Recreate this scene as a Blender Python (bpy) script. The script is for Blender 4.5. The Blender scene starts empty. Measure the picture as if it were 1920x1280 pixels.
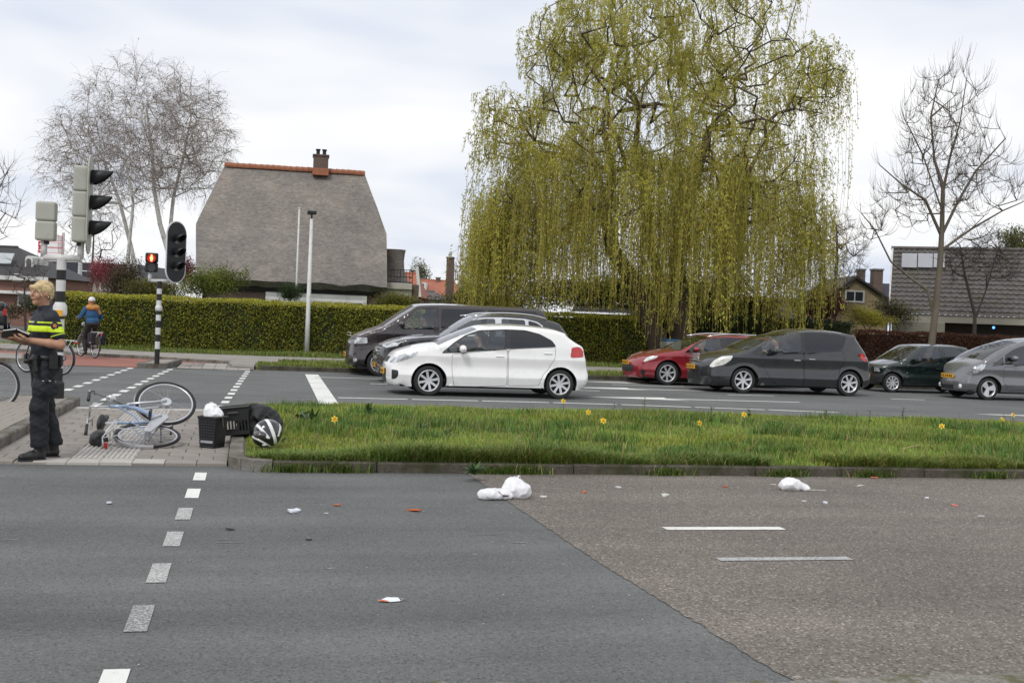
import bpy, bmesh, math, random
import numpy as np
from mathutils import Vector, Matrix
from mathutils.geometry import delaunay_2d_cdt

random.seed(7)
RNG = np.random.default_rng(7)
scene = bpy.context.scene
COL = scene.collection
R = math.radians

# ------------------------------------------------------------------ camera
F_PX, CAM_H = 2150.0, 1.53
ROLL, PITCH, YAW = R(2.3), -math.atan(37 / F_PX), R(13)
_fw0 = Vector((math.sin(YAW), math.cos(YAW), 0)); _rt0 = Vector((math.cos(YAW), -math.sin(YAW), 0)); _up0 = Vector((0, 0, 1))
CFW = _fw0 * math.cos(PITCH) + _up0 * math.sin(PITCH)
_up1 = _rt0.cross(CFW)
CRT = _rt0 * math.cos(ROLL) + _up1 * math.sin(ROLL)
CUP = _up1 * math.cos(ROLL) - _rt0 * math.sin(ROLL)
cam_data = bpy.data.cameras.new('camera')
cam = bpy.data.objects.new('camera', cam_data); COL.objects.link(cam)
cam.matrix_world = Matrix(((CRT.x, CUP.x, -CFW.x, 0), (CRT.y, CUP.y, -CFW.y, 0), (CRT.z, CUP.z, -CFW.z, CAM_H), (0, 0, 0, 1)))
cam_data.sensor_width = 36; cam_data.lens = 36 * F_PX / 1920
cam_data.clip_start = 0.05; cam_data.clip_end = 3000
cam_data.dof.use_dof = False
scene.camera = cam

def pray(px, py):
    return CFW + CRT * ((px - 960) / F_PX) - CUP * ((py - 640) / F_PX)
def gp(px, py, z=0.0):                       # pixel -> point at height z
    d = pray(px, py); t = (z - CAM_H) / d.z
    return Vector((d.x * t, d.y * t, z))
def aty(px, py, Y):                          # pixel -> point on the plane y = Y
    d = pray(px, py); t = Y / d.y
    return Vector((d.x * t, Y, CAM_H + d.z * t))
def atd(px, py, D):                          # pixel -> point at depth D along the view
    d = pray(px, py)
    return Vector((0, 0, CAM_H)) + d * D

# ------------------------------------------------------------------ world and sun
SUN_EL, SUN_AZ = R(48), R(215)               # azimuth: direction the light comes from, clockwise from +Y
world = bpy.data.worlds.new('World'); scene.world = world; world.use_nodes = True
wn = world.node_tree; wn.nodes.clear()
def wnode(t, **k):
    n = wn.nodes.new(t)
    for a, v in k.items(): setattr(n, a, v)
    return n
sky = wnode('ShaderNodeTexSky', sky_type='NISHITA', sun_disc=False, sun_elevation=SUN_EL, sun_rotation=SUN_AZ, air_density=1.0, dust_density=2.0)
skm = wnode('ShaderNodeMixRGB', blend_type='MULTIPLY'); skm.inputs[0].default_value = 1; skm.inputs[2].default_value = (.1, .1, .1, 1)
tc = wnode('ShaderNodeTexCoord'); sep = wnode('ShaderNodeSeparateXYZ')
wn.links.new(tc.outputs['Generated'], sep.inputs[0])
add = wnode('ShaderNodeMath', operation='ADD'); add.inputs[1].default_value = .22
mx0 = wnode('ShaderNodeMath', operation='MAXIMUM'); mx0.inputs[1].default_value = 0
wn.links.new(sep.outputs[2], mx0.inputs[0]); wn.links.new(mx0.outputs[0], add.inputs[0])
dx = wnode('ShaderNodeMath', operation='DIVIDE'); dy = wnode('ShaderNodeMath', operation='DIVIDE')
wn.links.new(sep.outputs[0], dx.inputs[0]); wn.links.new(add.outputs[0], dx.inputs[1])
wn.links.new(sep.outputs[1], dy.inputs[0]); wn.links.new(add.outputs[0], dy.inputs[1])
cmb = wnode('ShaderNodeCombineXYZ'); wn.links.new(dx.outputs[0], cmb.inputs[0]); wn.links.new(dy.outputs[0], cmb.inputs[1])
cn = wnode('ShaderNodeTexNoise'); cn.inputs['Scale'].default_value = 1.1; cn.inputs['Detail'].default_value = 3.5; cn.inputs['Roughness'].default_value = .5; cn.inputs['Distortion'].default_value = .3
wn.links.new(cmb.outputs[0], cn.inputs['Vector'])
cr = wnode('ShaderNodeValToRGB')
cr.color_ramp.elements[0].position = .34; cr.color_ramp.elements[0].color = (.70, .77, .92, 1)
cr.color_ramp.elements[1].position = .60; cr.color_ramp.elements[1].color = (1.10, 1.10, 1.10, 1)
e = cr.color_ramp.elements.new(.48); e.color = (.92, .945, 1.0, 1)
wn.links.new(cn.outputs['Fac'], cr.inputs[0])
mixs = wnode('ShaderNodeMixRGB'); mixs.inputs[0].default_value = .93
wn.links.new(sky.outputs[0], skm.inputs[1]); wn.links.new(skm.outputs[0], mixs.inputs[1]); wn.links.new(cr.outputs[0], mixs.inputs[2])
bg = wnode('ShaderNodeBackground'); bg.inputs[1].default_value = 1.0
wo = wnode('ShaderNodeOutputWorld')
wn.links.new(mixs.outputs[0], bg.inputs[0]); wn.links.new(bg.outputs[0], wo.inputs[0])

sd = bpy.data.lights.new('sun', 'SUN'); sd.energy = 1.5; sd.angle = R(14); sd.color = (1, .965, .91)
sun = bpy.data.objects.new('sun', sd); COL.objects.link(sun)
sdir = Vector((math.sin(SUN_AZ) * math.cos(SUN_EL), math.cos(SUN_AZ) * math.cos(SUN_EL), math.sin(SUN_EL)))
sun.rotation_euler = (sdir).to_track_quat('Z', 'Y').to_euler(); sun.location = (0, 0, 60)

scene.render.engine = 'CYCLES'
vs = scene.view_settings; vs.view_transform = 'Standard'; vs.look = 'None'; vs.gamma = 1; vs.use_curve_mapping = False; vs.exposure = 0.0
scene.render.film_transparent = False
scene.cycles.max_bounces = 8; scene.cycles.transparent_max_bounces = 24

# ------------------------------------------------------------------ materials
MATS = {}
def srgb(r, g, b):
    f = lambda c: (c / 255 / 12.92) if c / 255 <= .04045 else ((c / 255 + .055) / 1.055) ** 2.4
    return (f(r), f(g), f(b))
def _new(name):
    m = bpy.data.materials.new(name); m.use_nodes = True; nt = m.node_tree; nt.nodes.clear()
    out = nt.nodes.new('ShaderNodeOutputMaterial'); p = nt.nodes.new('ShaderNodeBsdfPrincipled')
    nt.links.new(p.outputs[0], out.inputs[0])
    return m, nt, p, out
def N(nt, t, **k):
    n = nt.nodes.new(t)
    for a, v in k.items(): setattr(n, a, v)
    return n
def ramp(nt, stops):
    r = N(nt, 'ShaderNodeValToRGB'); el = r.color_ramp.elements
    while len(el) > 1: el.remove(el[-1])
    el[0].position = stops[0][0]; el[0].color = (*stops[0][1], 1)
    for p, c in stops[1:]:
        q = el.new(p); q.color = (*c, 1)
    return r
def mat(name, col, rough=.6, var=.12, scale=6.0, bump=0.0, bscale=40.0, metal=0.0, coat=0.0, spec=.5, fine=0.0, fscale=90.0, emit=None, stretch=(1, 1, 1), dirt=None, dscale=1.5, dlo=.5, dhi=.7):
    """plain procedural surface: base colour broken up by soft noise, optional fine speckle, dirt patches and bump"""
    if name in MATS: return MATS[name]
    m, nt, p, out = _new(name)
    c = Vector(col[:3])
    tcn = N(nt, 'ShaderNodeTexCoord'); mp = N(nt, 'ShaderNodeMapping'); mp.inputs['Scale'].default_value = stretch
    nt.links.new(tcn.outputs['Object'], mp.inputs[0])
    n1 = N(nt, 'ShaderNodeTexNoise'); n1.inputs['Scale'].default_value = scale; n1.inputs['Detail'].default_value = 5
    nt.links.new(mp.outputs[0], n1.inputs['Vector'])
    lo, hi = c * (1 - var), c * (1 + var)
    r1 = ramp(nt, [(.3, lo), (.7, hi)]); nt.links.new(n1.outputs['Fac'], r1.inputs[0])
    src = r1.outputs[0]
    if fine > 0:
        n2 = N(nt, 'ShaderNodeTexVoronoi'); n2.inputs['Scale'].default_value = fscale
        nt.links.new(mp.outputs[0], n2.inputs['Vector'])
        bw = N(nt, 'ShaderNodeRGBToBW'); nt.links.new(n2.outputs['Color'], bw.inputs[0])
        mr = N(nt, 'ShaderNodeMapRange'); mr.inputs[1].default_value = .15; mr.inputs[2].default_value = .85
        mr.inputs[3].default_value = 1 - fine; mr.inputs[4].default_value = 1 + fine
        nt.links.new(bw.outputs[0], mr.inputs[0])
        mu = N(nt, 'ShaderNodeMixRGB', blend_type='MULTIPLY'); mu.inputs[0].default_value = 1
        nt.links.new(src, mu.inputs[1]); nt.links.new(mr.outputs[0], mu.inputs[2]); src = mu.outputs[0]
    if dirt is not None:
        n3 = N(nt, 'ShaderNodeTexNoise'); n3.inputs['Scale'].default_value = dscale; n3.inputs['Detail'].default_value = 8; n3.inputs['Roughness'].default_value = .65
        nt.links.new(tcn.outputs['Object'], n3.inputs['Vector'])
        mr = N(nt, 'ShaderNodeMapRange'); mr.inputs[1].default_value = dlo; mr.inputs[2].default_value = dhi
        nt.links.new(n3.outputs['Fac'], mr.inputs[0])
        mu = N(nt, 'ShaderNodeMixRGB'); nt.links.new(mr.outputs[0], mu.inputs[0]); nt.links.new(src, mu.inputs[1]); mu.inputs[2].default_value = (*dirt, 1); src = mu.outputs[0]
    nt.links.new(src, p.inputs['Base Color'])
    p.inputs['Roughness'].default_value = rough; p.inputs['Metallic'].default_value = metal
    p.inputs['Specular IOR Level'].default_value = spec
    if coat: p.inputs['Coat Weight'].default_value = coat; p.inputs['Coat Roughness'].default_value = .04
    if emit: p.inputs['Emission Color'].default_value = (*emit[0], 1); p.inputs['Emission Strength'].default_value = emit[1]
    if bump:
        nb = N(nt, 'ShaderNodeTexNoise'); nb.inputs['Scale'].default_value = bscale; nb.inputs['Detail'].default_value = 4
        nt.links.new(mp.outputs[0], nb.inputs['Vector'])
        b = N(nt, 'ShaderNodeBump'); b.inputs['Strength'].default_value = bump; b.inputs['Distance'].default_value = .02
        nt.links.new(nb.outputs['Fac'], b.inputs['Height']); nt.links.new(b.outputs[0], p.inputs['Normal'])
    MATS[name] = m
    return m
def leafmat(name, rough=.55, trans=.35, spec=.3):
    """foliage: colour per leaf from the 'col' attribute, some light passes through"""
    if name in MATS: return MATS[name]
    m, nt, p, out = _new(name)
    a = N(nt, 'ShaderNodeAttribute'); a.attribute_name = 'col'
    nt.links.new(a.outputs['Color'], p.inputs['Base Color']); p.inputs['Roughness'].default_value = rough; p.inputs['Specular IOR Level'].default_value = spec
    t = N(nt, 'ShaderNodeBsdfTranslucent'); nt.links.new(a.outputs['Color'], t.inputs[0])
    mx = N(nt, 'ShaderNodeMixShader'); mx.inputs[0].default_value = trans
    nt.links.new(p.outputs[0], mx.inputs[1]); nt.links.new(t.outputs[0], mx.inputs[2]); nt.links.new(mx.outputs[0], out.inputs[0])
    MATS[name] = m
    return m
def glassmat(name, tint=(.55, .62, .62), refl=1.0, rough=.02):
    """car window: tinted see-through with fresnel reflection"""
    if name in MATS: return MATS[name]
    m, nt, p, out = _new(name); nt.nodes.remove(p)
    t = N(nt, 'ShaderNodeBsdfTransparent'); t.inputs[0].default_value = (*tint, 1)
    g = N(nt, 'ShaderNodeBsdfGlossy'); g.inputs['Roughness'].default_value = rough; g.inputs[0].default_value = (.95, .97, 1, 1)
    fr = N(nt, 'ShaderNodeFresnel'); fr.inputs[0].default_value = 1.6
    ml = N(nt, 'ShaderNodeMath', operation='MULTIPLY'); ml.inputs[1].default_value = refl; ml.use_clamp = True
    nt.links.new(fr.outputs[0], ml.inputs[0])
    mx = N(nt, 'ShaderNodeMixShader'); nt.links.new(ml.outputs[0], mx.inputs[0]); nt.links.new(t.outputs[0], mx.inputs[1]); nt.links.new(g.outputs[0], mx.inputs[2])
    nt.links.new(mx.outputs[0], out.inputs[0])
    MATS[name] = m
    return m

# ------------------------------------------------------------------ mesh helpers
class MB:
    def __init__(s): s.v = []; s.f = []
    def add(s, vs, fs):
        o = len(s.v); s.v += [tuple(q) for q in vs]; s.f += [tuple(i + o for i in q) for q in fs]; return s
    def box(s, lo, hi, M=None, bev=0.0):
        (x0, y0, z0), (x1, y1, z1) = lo, hi
        if bev:
            b = bev
            vs = []
            for z, i in ((z0, b), (z0 + b, 0), (z1 - b, 0), (z1, b)):
                vs += [(x0 + i, y0 + i, z), (x1 - i, y0 + i, z), (x1 - i, y1 - i, z), (x0 + i, y1 - i, z)]
            fs = [(3, 2, 1, 0), (12, 13, 14, 15)] + [(r * 4 + k, r * 4 + (k + 1) % 4, r * 4 + 4 + (k + 1) % 4, r * 4 + 4 + k) for r in range(3) for k in range(4)]
        else:
            vs = [(x0, y0, z0), (x1, y0, z0), (x1, y1, z0), (x0, y1, z0), (x0, y0, z1), (x1, y0, z1), (x1, y1, z1), (x0, y1, z1)]
            fs = [(3, 2, 1, 0), (4, 5, 6, 7), (0, 1, 5, 4), (1, 2, 6, 5), (2, 3, 7, 6), (3, 0, 4, 7)]
        if M is not None: vs = [tuple(M @ Vector(q)) for q in vs]
        return s.add(vs, fs)
    def prism(s, poly, z0, z1):                       # polygon in xy extruded in z
        n = len(poly)
        vs = [(x, y, z0) for x, y in poly] + [(x, y, z1) for x, y in poly]
        return s.add(vs, [tuple(range(n - 1, -1, -1)), tuple(range(n, 2 * n))] + [(i, (i + 1) % n, n + (i + 1) % n, n + i) for i in range(n)])
    def xprism(s, poly, y0, y1):                      # polygon in xz extruded in y
        n = len(poly)
        vs = [(x, y0, z) for x, z in poly] + [(x, y1, z) for x, z in poly]
        return s.add(vs, [tuple(range(n)), tuple(range(2 * n - 1, n - 1, -1))] + [(i, n + i, n + (i + 1) % n, (i + 1) % n) for i in range(n)])
    def tube(s, pts, rad, n=8, cap=True, closed=False, sq=1.0):
        pts = [Vector(p) for p in pts]; m = len(pts)
        if not isinstance(rad, (list, tuple)): rad = [rad] * m
        o = len(s.v); ref = None
        for i, p in enumerate(pts):
            if closed: t = pts[(i + 1) % m] - pts[i - 1]
            else: t = pts[min(i + 1, m - 1)] - pts[max(i - 1, 0)]
            if t.length < 1e-9: t = Vector((0, 0, 1))
            t.normalize()
            if ref is None:
                ref = Vector((0, 0, 1)) if abs(t.z) < .9 else Vector((1, 0, 0))
            a = t.cross(ref)
            if a.length < 1e-6: a = t.cross(Vector((0, 1, 0)))
            a.normalize(); b = a.cross(t).normalized(); ref = b
            for k in range(n):
                th = 2 * math.pi * k / n
                s.v.append(tuple(p + (a * math.cos(th) + b * math.sin(th) * sq) * rad[i]))
        for i in range(m if closed else m - 1):
            j = (i + 1) % m
            for k in range(n):
                s.f.append((o + i * n + k, o + i * n + (k + 1) % n, o + j * n + (k + 1) % n, o + j * n + k))
        if cap and not closed:
            s.f.append(tuple(o + k for k in range(n - 1, -1, -1))); s.f.append(tuple(o + (m - 1) * n + k for k in range(n)))
        return s
    def lathe(s, prof, n=24, M=None, closed=False):   # prof: (r, z) turned about z
        o = len(s.v); m = len(prof)
        for r, z in prof:
            for k in range(n):
                th = 2 * math.pi * k / n; q = Vector((r * math.cos(th), r * math.sin(th), z))
                s.v.append(tuple(M @ q if M is not None else q))
        for i in range(m if closed else m - 1):
            j = (i + 1) % m
            for k in range(n):
                s.f.append((o + i * n + k, o + i * n + (k + 1) % n, o + j * n + (k + 1) % n, o + j * n + k))
        return s
    def ball(s, c, r, nu=12, nv=8, M=None):
        rx, ry, rz = (r, r, r) if not isinstance(r, (list, tuple)) else r
        prof = [(math.sin(math.pi * i / nv), -math.cos(math.pi * i / nv)) for i in range(nv + 1)]
        T = Matrix.Translation(Vector(c)) @ Matrix.Diagonal((rx, ry, rz, 1))
        if M is not None: T = M @ T
        return s.lathe([(max(a, 1e-4), b) for a, b in prof], nu, T)
    def build(s, name, material, parent=None, smooth=False, auto=None):
        me = bpy.data.meshes.new(name); me.from_pydata(s.v, [], s.f)
        return link(name, me, material, parent, smooth, auto)
def link(name, me, material, parent=None, smooth=False, auto=None):
    me.materials.append(material)
    if smooth or auto is not None:
        me.polygons.foreach_set('use_smooth', [True] * len(me.polygons))
        if auto is not None: me.set_sharp_from_angle(angle=R(auto))
    me.validate(); me.update()
    o = bpy.data.objects.new(name, me); COL.objects.link(o)
    if parent is not None: o.parent = parent
    return o
def npmesh(name, V, faces, material, parent=None, smooth=False, col=None):
    """big meshes straight from numpy; faces is an (n,k) array"""
    me = bpy.data.meshes.new(name); V = np.asarray(V, np.float32); faces = np.asarray(faces, np.int32)
    n, k = faces.shape
    me.vertices.add(len(V)); me.vertices.foreach_set('co', V.ravel())
    me.loops.add(n * k); me.loops.foreach_set('vertex_index', faces.ravel())
    me.polygons.add(n); me.polygons.foreach_set('loop_start', np.arange(0, n * k, k, dtype=np.int32))
    me.update(calc_edges=True)
    if col is not None:
        at = me.color_attributes.new('col', 'FLOAT_COLOR', 'POINT')
        c4 = np.ones((len(V), 4), np.float32); c4[:, :3] = col
        at.data.foreach_set('color', c4.ravel())
    if smooth: me.polygons.foreach_set('use_smooth', np.ones(n, bool))
    me.materials.append(material)
    o = bpy.data.objects.new(name, me); COL.objects.link(o)
    if parent is not None: o.parent = parent
    return o
def empty(name, loc=(0, 0, 0), rz=0.0, label=None, cat=None, group=None, parent=None):
    o = bpy.data.objects.new(name, None); COL.objects.link(o); o.location = loc; o.rotation_euler = (0, 0, rz); o.empty_display_size = .1
    if parent is not None: o.parent = parent
    if label: tag(o, label, cat, group)
    return o
def tag(o, label=None, cat=None, group=None, kind=None):
    if label: o['label'] = label
    if cat: o['category'] = cat
    if group: o['group'] = group
    if kind: o['kind'] = kind
    return o
def dup(o, parent=None):
    c = o.copy(); COL.objects.link(c)
    if parent is not None: c.parent = parent
    for ch in o.children: dup(ch, c)
    return c
def sheet(name, poly, z, material, parent=None):
    return MB().add([(x, y, z) for x, y in poly], [tuple(range(len(poly)))]).build(name, material, parent)
def smoothstep(a, b, x):
    t = min(max((x - a) / (b - a), 0), 1); return t * t * (3 - 2 * t)
# ------------------------------------------------------------------ the ground, roads, kerbs
def asphalt(name, base, dark, light, vs=110.0, amount=1.0, streak=0.0, tint=None):
    m, nt, p, out = _new(name)
    tcn = N(nt, 'ShaderNodeTexCoord')
    vo = N(nt, 'ShaderNodeTexVoronoi'); vo.inputs['Scale'].default_value = vs; nt.links.new(tcn.outputs['Object'], vo.inputs['Vector'])
    bw = N(nt, 'ShaderNodeRGBToBW'); nt.links.new(vo.outputs['Color'], bw.inputs[0])
    r = ramp(nt, [(.12, dark), (.34, base), (.68, base), (.9, light)]); nt.links.new(bw.outputs[0], r.inputs[0])
    big = N(nt, 'ShaderNodeTexNoise'); big.inputs['Scale'].default_value = .55; big.inputs['Detail'].default_value = 6; big.inputs['Roughness'].default_value = .6
    nt.links.new(tcn.outputs['Object'], big.inputs['Vector'])
    mr = N(nt, 'ShaderNodeMapRange'); mr.inputs[1].default_value = .3; mr.inputs[2].default_value = .7; mr.inputs[3].default_value = .82; mr.inputs[4].default_value = 1.14
    nt.links.new(big.outputs['Fac'], mr.inputs[0])
    mu = N(nt, 'ShaderNodeMixRGB', blend_type='MULTIPLY'); mu.inputs[0].default_value = 1; nt.links.new(r.outputs[0], mu.inputs[1]); nt.links.new(mr.outputs[0], mu.inputs[2])
    src = mu.outputs[0]
    # tyre-polished bands along the road (x)
    mp = N(nt, 'ShaderNodeMapping'); mp.inputs['Scale'].default_value = (.06, 1.1, 1); nt.links.new(tcn.outputs['Object'], mp.inputs[0])
    st = N(nt, 'ShaderNodeTexNoise'); st.inputs['Scale'].default_value = 1.3; st.inputs['Detail'].default_value = 3; nt.links.new(mp.outputs[0], st.inputs['Vector'])
    m2 = N(nt, 'ShaderNodeMapRange'); m2.inputs[1].default_value = .3; m2.inputs[2].default_value = .7; m2.inputs[3].default_value = 1 - streak; m2.inputs[4].default_value = 1 + streak
    nt.links.new(st.outputs['Fac'], m2.inputs[0])
    mu2 = N(nt, 'ShaderNodeMixRGB', blend_type='MULTIPLY'); mu2.inputs[0].default_value = 1; nt.links.new(src, mu2.inputs[1]); nt.links.new(m2.outputs[0], mu2.inputs[2])
    nt.links.new(mu2.outputs[0], p.inputs['Base Color']); p.inputs['Roughness'].default_value = .85; p.inputs['Specular IOR Level'].default_value = .35
    b = N(nt, 'ShaderNodeBump'); b.inputs['Strength'].default_value = .55; b.inputs['Distance'].default_value = .006
    nt.links.new(bw.outputs[0], b.inputs['Height']); nt.links.new(b.outputs[0], p.inputs['Normal'])
    MATS[name] = m
    return m
A_GREY = asphalt('asphalt_grey', (.124, .129, .126), (.07, .073, .07), (.18, .183, .177), 95, streak=.2)
A_FAR = asphalt('asphalt_far', (.130, .135, .132), (.09, .094, .092), (.175, .178, .172), 60, streak=.12)
A_BROWN = asphalt('asphalt_brown', (.156, .136, .117), (.072, .061, .052), (.33, .296, .255), 80, streak=.14)
A_RED = asphalt('asphalt_red', (.30, .125, .095), (.24, .10, .08), (.36, .17, .13), 60, streak=.05)
PAINT = mat('road_paint', (.74, .74, .70), .7, .06, 3, bump=.25, bscale=90, dirt=(.30, .30, .29), dscale=14, dlo=.56, dhi=.72)
PAINT_WORN = mat('road_paint_worn', (.50, .50, .48), .8, .1, 3, bump=.3, bscale=90, dirt=(.19, .195, .195), dscale=75, dlo=.44, dhi=.60)
PAINT_OLD = mat('road_paint_faded', (.46, .46, .44), .8, .1, 3, bump=.3, bscale=90, dirt=(.155, .16, .16), dscale=75, dlo=.40, dhi=.54)
SOIL = mat('verge_soil', (.10, .115, .038), .95, .35, 3, bump=.6, bscale=25)
GROUND = mat('ground_lawn', (.06, .09, .025), .95, .3, .8, bump=.4, bscale=20)
KERB = mat('kerb_concrete', (.20, .19, .175), .9, .22, 4, bump=.4, bscale=60, fine=.25, fscale=120, dirt=(.10, .085, .06), dscale=3.5, dlo=.42, dhi=.62)
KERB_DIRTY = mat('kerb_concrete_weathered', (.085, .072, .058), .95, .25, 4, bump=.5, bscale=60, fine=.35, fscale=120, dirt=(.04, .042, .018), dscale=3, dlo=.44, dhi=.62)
TILE = [mat('paving_tile_%d' % i, c, .9, .13, 5, bump=.25, bscale=70, fine=.10, fscale=150, dirt=(.15, .13, .11), dscale=4, dlo=.5, dhi=.72) for i, c in enumerate([(.25, .225, .20), (.225, .205, .185), (.275, .245, .22)])]
TILE_W = mat('paving_tile_white', (.44, .415, .38), .85, .1, 5, bump=.2, bscale=70, dirt=(.28, .25, .22), dscale=4, dlo=.5, dhi=.72)
JOINT = mat('paving_joint_sand', (.09, .08, .065), .95, .25, 8, bump=.3)
BRICKP = mat('paver_grey', (.30, .27, .235), .9, .15, 6, bump=.3, bscale=60, fine=.12, fscale=130, dirt=(.13, .12, .075), dscale=5, dlo=.5, dhi=.7)
FPATH = mat('footpath_tiles', (.30, .275, .25), .9, .12, 3, bump=.2, bscale=50, dirt=(.20, .185, .165), dscale=1.2, dlo=.45, dhi=.7)

def S(name, poly, z, m):
    return tag(sheet(name, poly, z, m), kind='structure')
def SP(name, poly, z, m):                              # raised ground: a slab with real edges
    return tag(MB().prism(poly, -.05, z).build(name, m), kind='structure')
ground = S('ground', [(-900, -700), (900, -700), (900, 1400), (-900, 1400)], -.03, GROUND)
near_road = S('near_road', [(-60, 4.35), (2.9, 4.35), (2.9, 11.6), (-60, 11.6)], 0, A_GREY)
_rs = random.Random(9); _seam = [(float(np.interp(y, [4.35, 4.8, 7.3, 9, 11.6], [2.42, 2.37, 2.25, 2.22, 2.17])) + _rs.uniform(-.011, .011), float(y)) for y in np.arange(11.6, 4.3, -.05)]
old_road = S('old_road_surface', [(70, 4.35), (70, 11.6)] + _seam, .004, A_BROWN)
SCUFF = mat('tyre_scuff', (.30, .30, .29), .8, .2, 20, dirt=(.145, .148, .147), dscale=40, dlo=.42, dhi=.55)
for px0, py0, px1, py1, w in ((395, 1017, 465, 1018, .012), (880, 1002, 960, 1001, .012), (955, 1018, 998, 1016, .015), (400, 1012, 440, 1011, .008), (0, 1012, 35, 1011, .01), (610, 1066, 632, 1065, .02), (884, 1040, 895, 1039, .03)):
    a, b = gp(px0, py0), gp(px1, py1); m_ = (a + b) / 2
    MB().add([(a.x, a.y, .003), (m_.x, m_.y - w, .003), (b.x, b.y, .003), (m_.x, m_.y + w, .003)], [(0, 1, 2, 3)]).build('scuff_mark', SCUFF, near_road)
S('near_footpath', [(-60, -6), (70, -6), (70, 4.36), (-60, 4.36)], -.012, FPATH)
far_road = S('far_road', [(-60, 17.8), (70, 17.8), (70, 31.05), (-60, 31.05)], -.004, A_FAR)
# side street on the left, running away from the crossing
S('side_street', [(-16, 31), (-8.2, 31), (-8.2, 37), (-14, 130), (-34, 130)], -.002, A_FAR)
cyc_near = S('cycle_path_near', [(-6.5, 11.5), (-3.36, 11.5), (-3.36, 18.2), (-6.5, 18.6)], .006, A_RED)
cyc_far = S('cycle_path', [(-40, 34.3), (-6.9, 34.3), (-5.5, 33), (-5.0, 30.2), (-2.55, 30.2), (-2.2, 32.6), (-.4, 32.6), (-.5, 33.4), (-2.0, 34.5), (-5.3, 36.6), (-9, 39.5), (-40, 42)], .004, A_RED)

# --- kerb stones, one block each
def kerb_run(name, a, b, w, h, m, step=1.0, gap=.012, jitter=.006, base=-.03, parent=None):
    a, b = Vector((*a, 0)), Vector((*b, 0)); d = b - a; L = d.length; n = max(1, round(L / step)); st = L / n; ang = math.atan2(d.y, d.x)
    if parent is None: parent = tag(empty(name), kind='structure')
    mb = MB().box((gap / 2, 0, base), (st - gap / 2, w, h), bev=.016); first = None
    for i in range(n):
        if first is None: o = mb.build('kerb_stone', m, parent); first = o
        else: o = first.copy(); COL.objects.link(o)
        p = a + d * (i / n)
        o.location = (p.x, p.y, random.uniform(-jitter, jitter)); o.rotation_euler = (random.uniform(-.01, .01), 0, ang + random.uniform(-.004, .004))
    return parent
KH = .106
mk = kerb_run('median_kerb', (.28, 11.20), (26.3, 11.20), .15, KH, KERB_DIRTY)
def corner(cx, cy, r, a0, a1, n, w, h, m, parent):
    for i in range(n):
        t0, t1 = a0 + (a1 - a0) * i / n + .01, a0 + (a1 - a0) * (i + 1) / n - .01; pts = []
        for k in range(4): t = t0 + (t1 - t0) * k / 3; pts.append((cx + r * math.cos(t), cy + r * math.sin(t)))
        for k in range(3, -1, -1): t = t0 + (t1 - t0) * k / 3; pts.append((cx + (r - w) * math.cos(t), cy + (r - w) * math.sin(t)))
        MB().prism(pts, -.03, h).build('kerb_stone', m, parent)
corner(.28, 11.62, .42, R(180), R(270), 2, .15, KH, KERB, mk)
kerb_run('x', (-.14, 18.0), (-.14, 11.63), .15, KH, KERB, parent=mk)
kerb_run('x', (26.3, 18.35), (.0, 18.35), .15, KH, KERB, parent=mk)
median = S('median_verge', [(.005, 11.78), (.30, 11.34), (26.3, 11.34), (26.3, 18.21), (.01, 18.21)], .085, SOIL)
isl = kerb_run('island_kerb', (-2.42, 11.62), (-2.42, 18.3), .16, .135, KERB)   # crossing island at left
kerb_run('x', (-2.60, 18.46), (-3.3, 18.46), .15, .135, KERB, step=.7, parent=isl)
kerb_run('x', (-3.4, 18.3), (-3.4, 11.62), .12, .135, KERB, parent=isl)
isl_core = tag(sheet('island_bed', [(-3.3, 11.6), (-2.56, 11.6), (-2.56, 18.32), (-3.3, 18.32)], .105, JOINT), kind='structure')
# brick pavers on the island
pm = MB().box((0, 0, -.02), (.102, .205, .03), bev=.004); first = None
for i in range(7):
    for j in range(32):
        if j * .212 + .1 > 6.6: continue
        if first is None: first = o = pm.build('paver', BRICKP, isl_core)
        else: o = first.copy(); COL.objects.link(o)
        o.location = (-3.285 + i * .1045, 11.62 + j * .21 + (.105 if i % 2 else 0) * .9, .112 + random.uniform(-.003, .003))
# --- the crossing pad between the kerbs: tiles one by one, ribbed guidance tiles, white warning tiles
pad = S('crossing_pad', [(-2.41, 11.56), (-.15, 11.56), (-.15, 17.85), (-2.41, 17.85)], .004, JOINT)
tm = MB().box((.003, .006, -.02), (.297, .294, .016), bev=.004)
rib = MB().box((.004, .004, -.02), (.296, .296, .012), bev=.004)
for k in range(6): rib.box((.012 + k * .049, .006, .012), (.038 + k * .049, .294, .021))
tmesh = [tm.build('paving_tile', m, pad) for m in TILE]; tw = tm.build('white_tile', TILE_W, pad); rb = rib.build('ribbed_tile', TILE_W, pad)
protos = tmesh + [tw, rb]; used = set()
def place(proto, x, y, z):
    if proto.name in used: o = proto.copy(); COL.objects.link(o)
    else: o = proto; used.add(proto.name)
    o.location = (x, y, z + random.uniform(-.002, .002)); o.scale = (1, 1, 1); o.rotation_euler = (random.uniform(-.006, .006), random.uniform(-.006, .006), random.uniform(-.006, .006)); return o
for j in range(21):
    y = 11.55 + j * .3
    off = .15 if j % 2 else 0.0
    def row(x0, x1, white):
        x = x0
        while x < x1 - .02:
            w = .15 if (x == x0 and off) else .3
            w = min(w, x1 - x)
            o = place(tw if white else tmesh[random.randrange(3)], x, y, .012); o.scale = (w / .3, 1, 1)
            x += w
    row(-2.41, -1.64, j == 20)
    for x in (-1.64, -1.34): place(rb if 1 <= j < 20 else tw, x, y, .012)
    row(-1.04, -.15, j == 20)
for x in (-1.94, -1.04): place(tw, x, 11.55, .0145)
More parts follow.
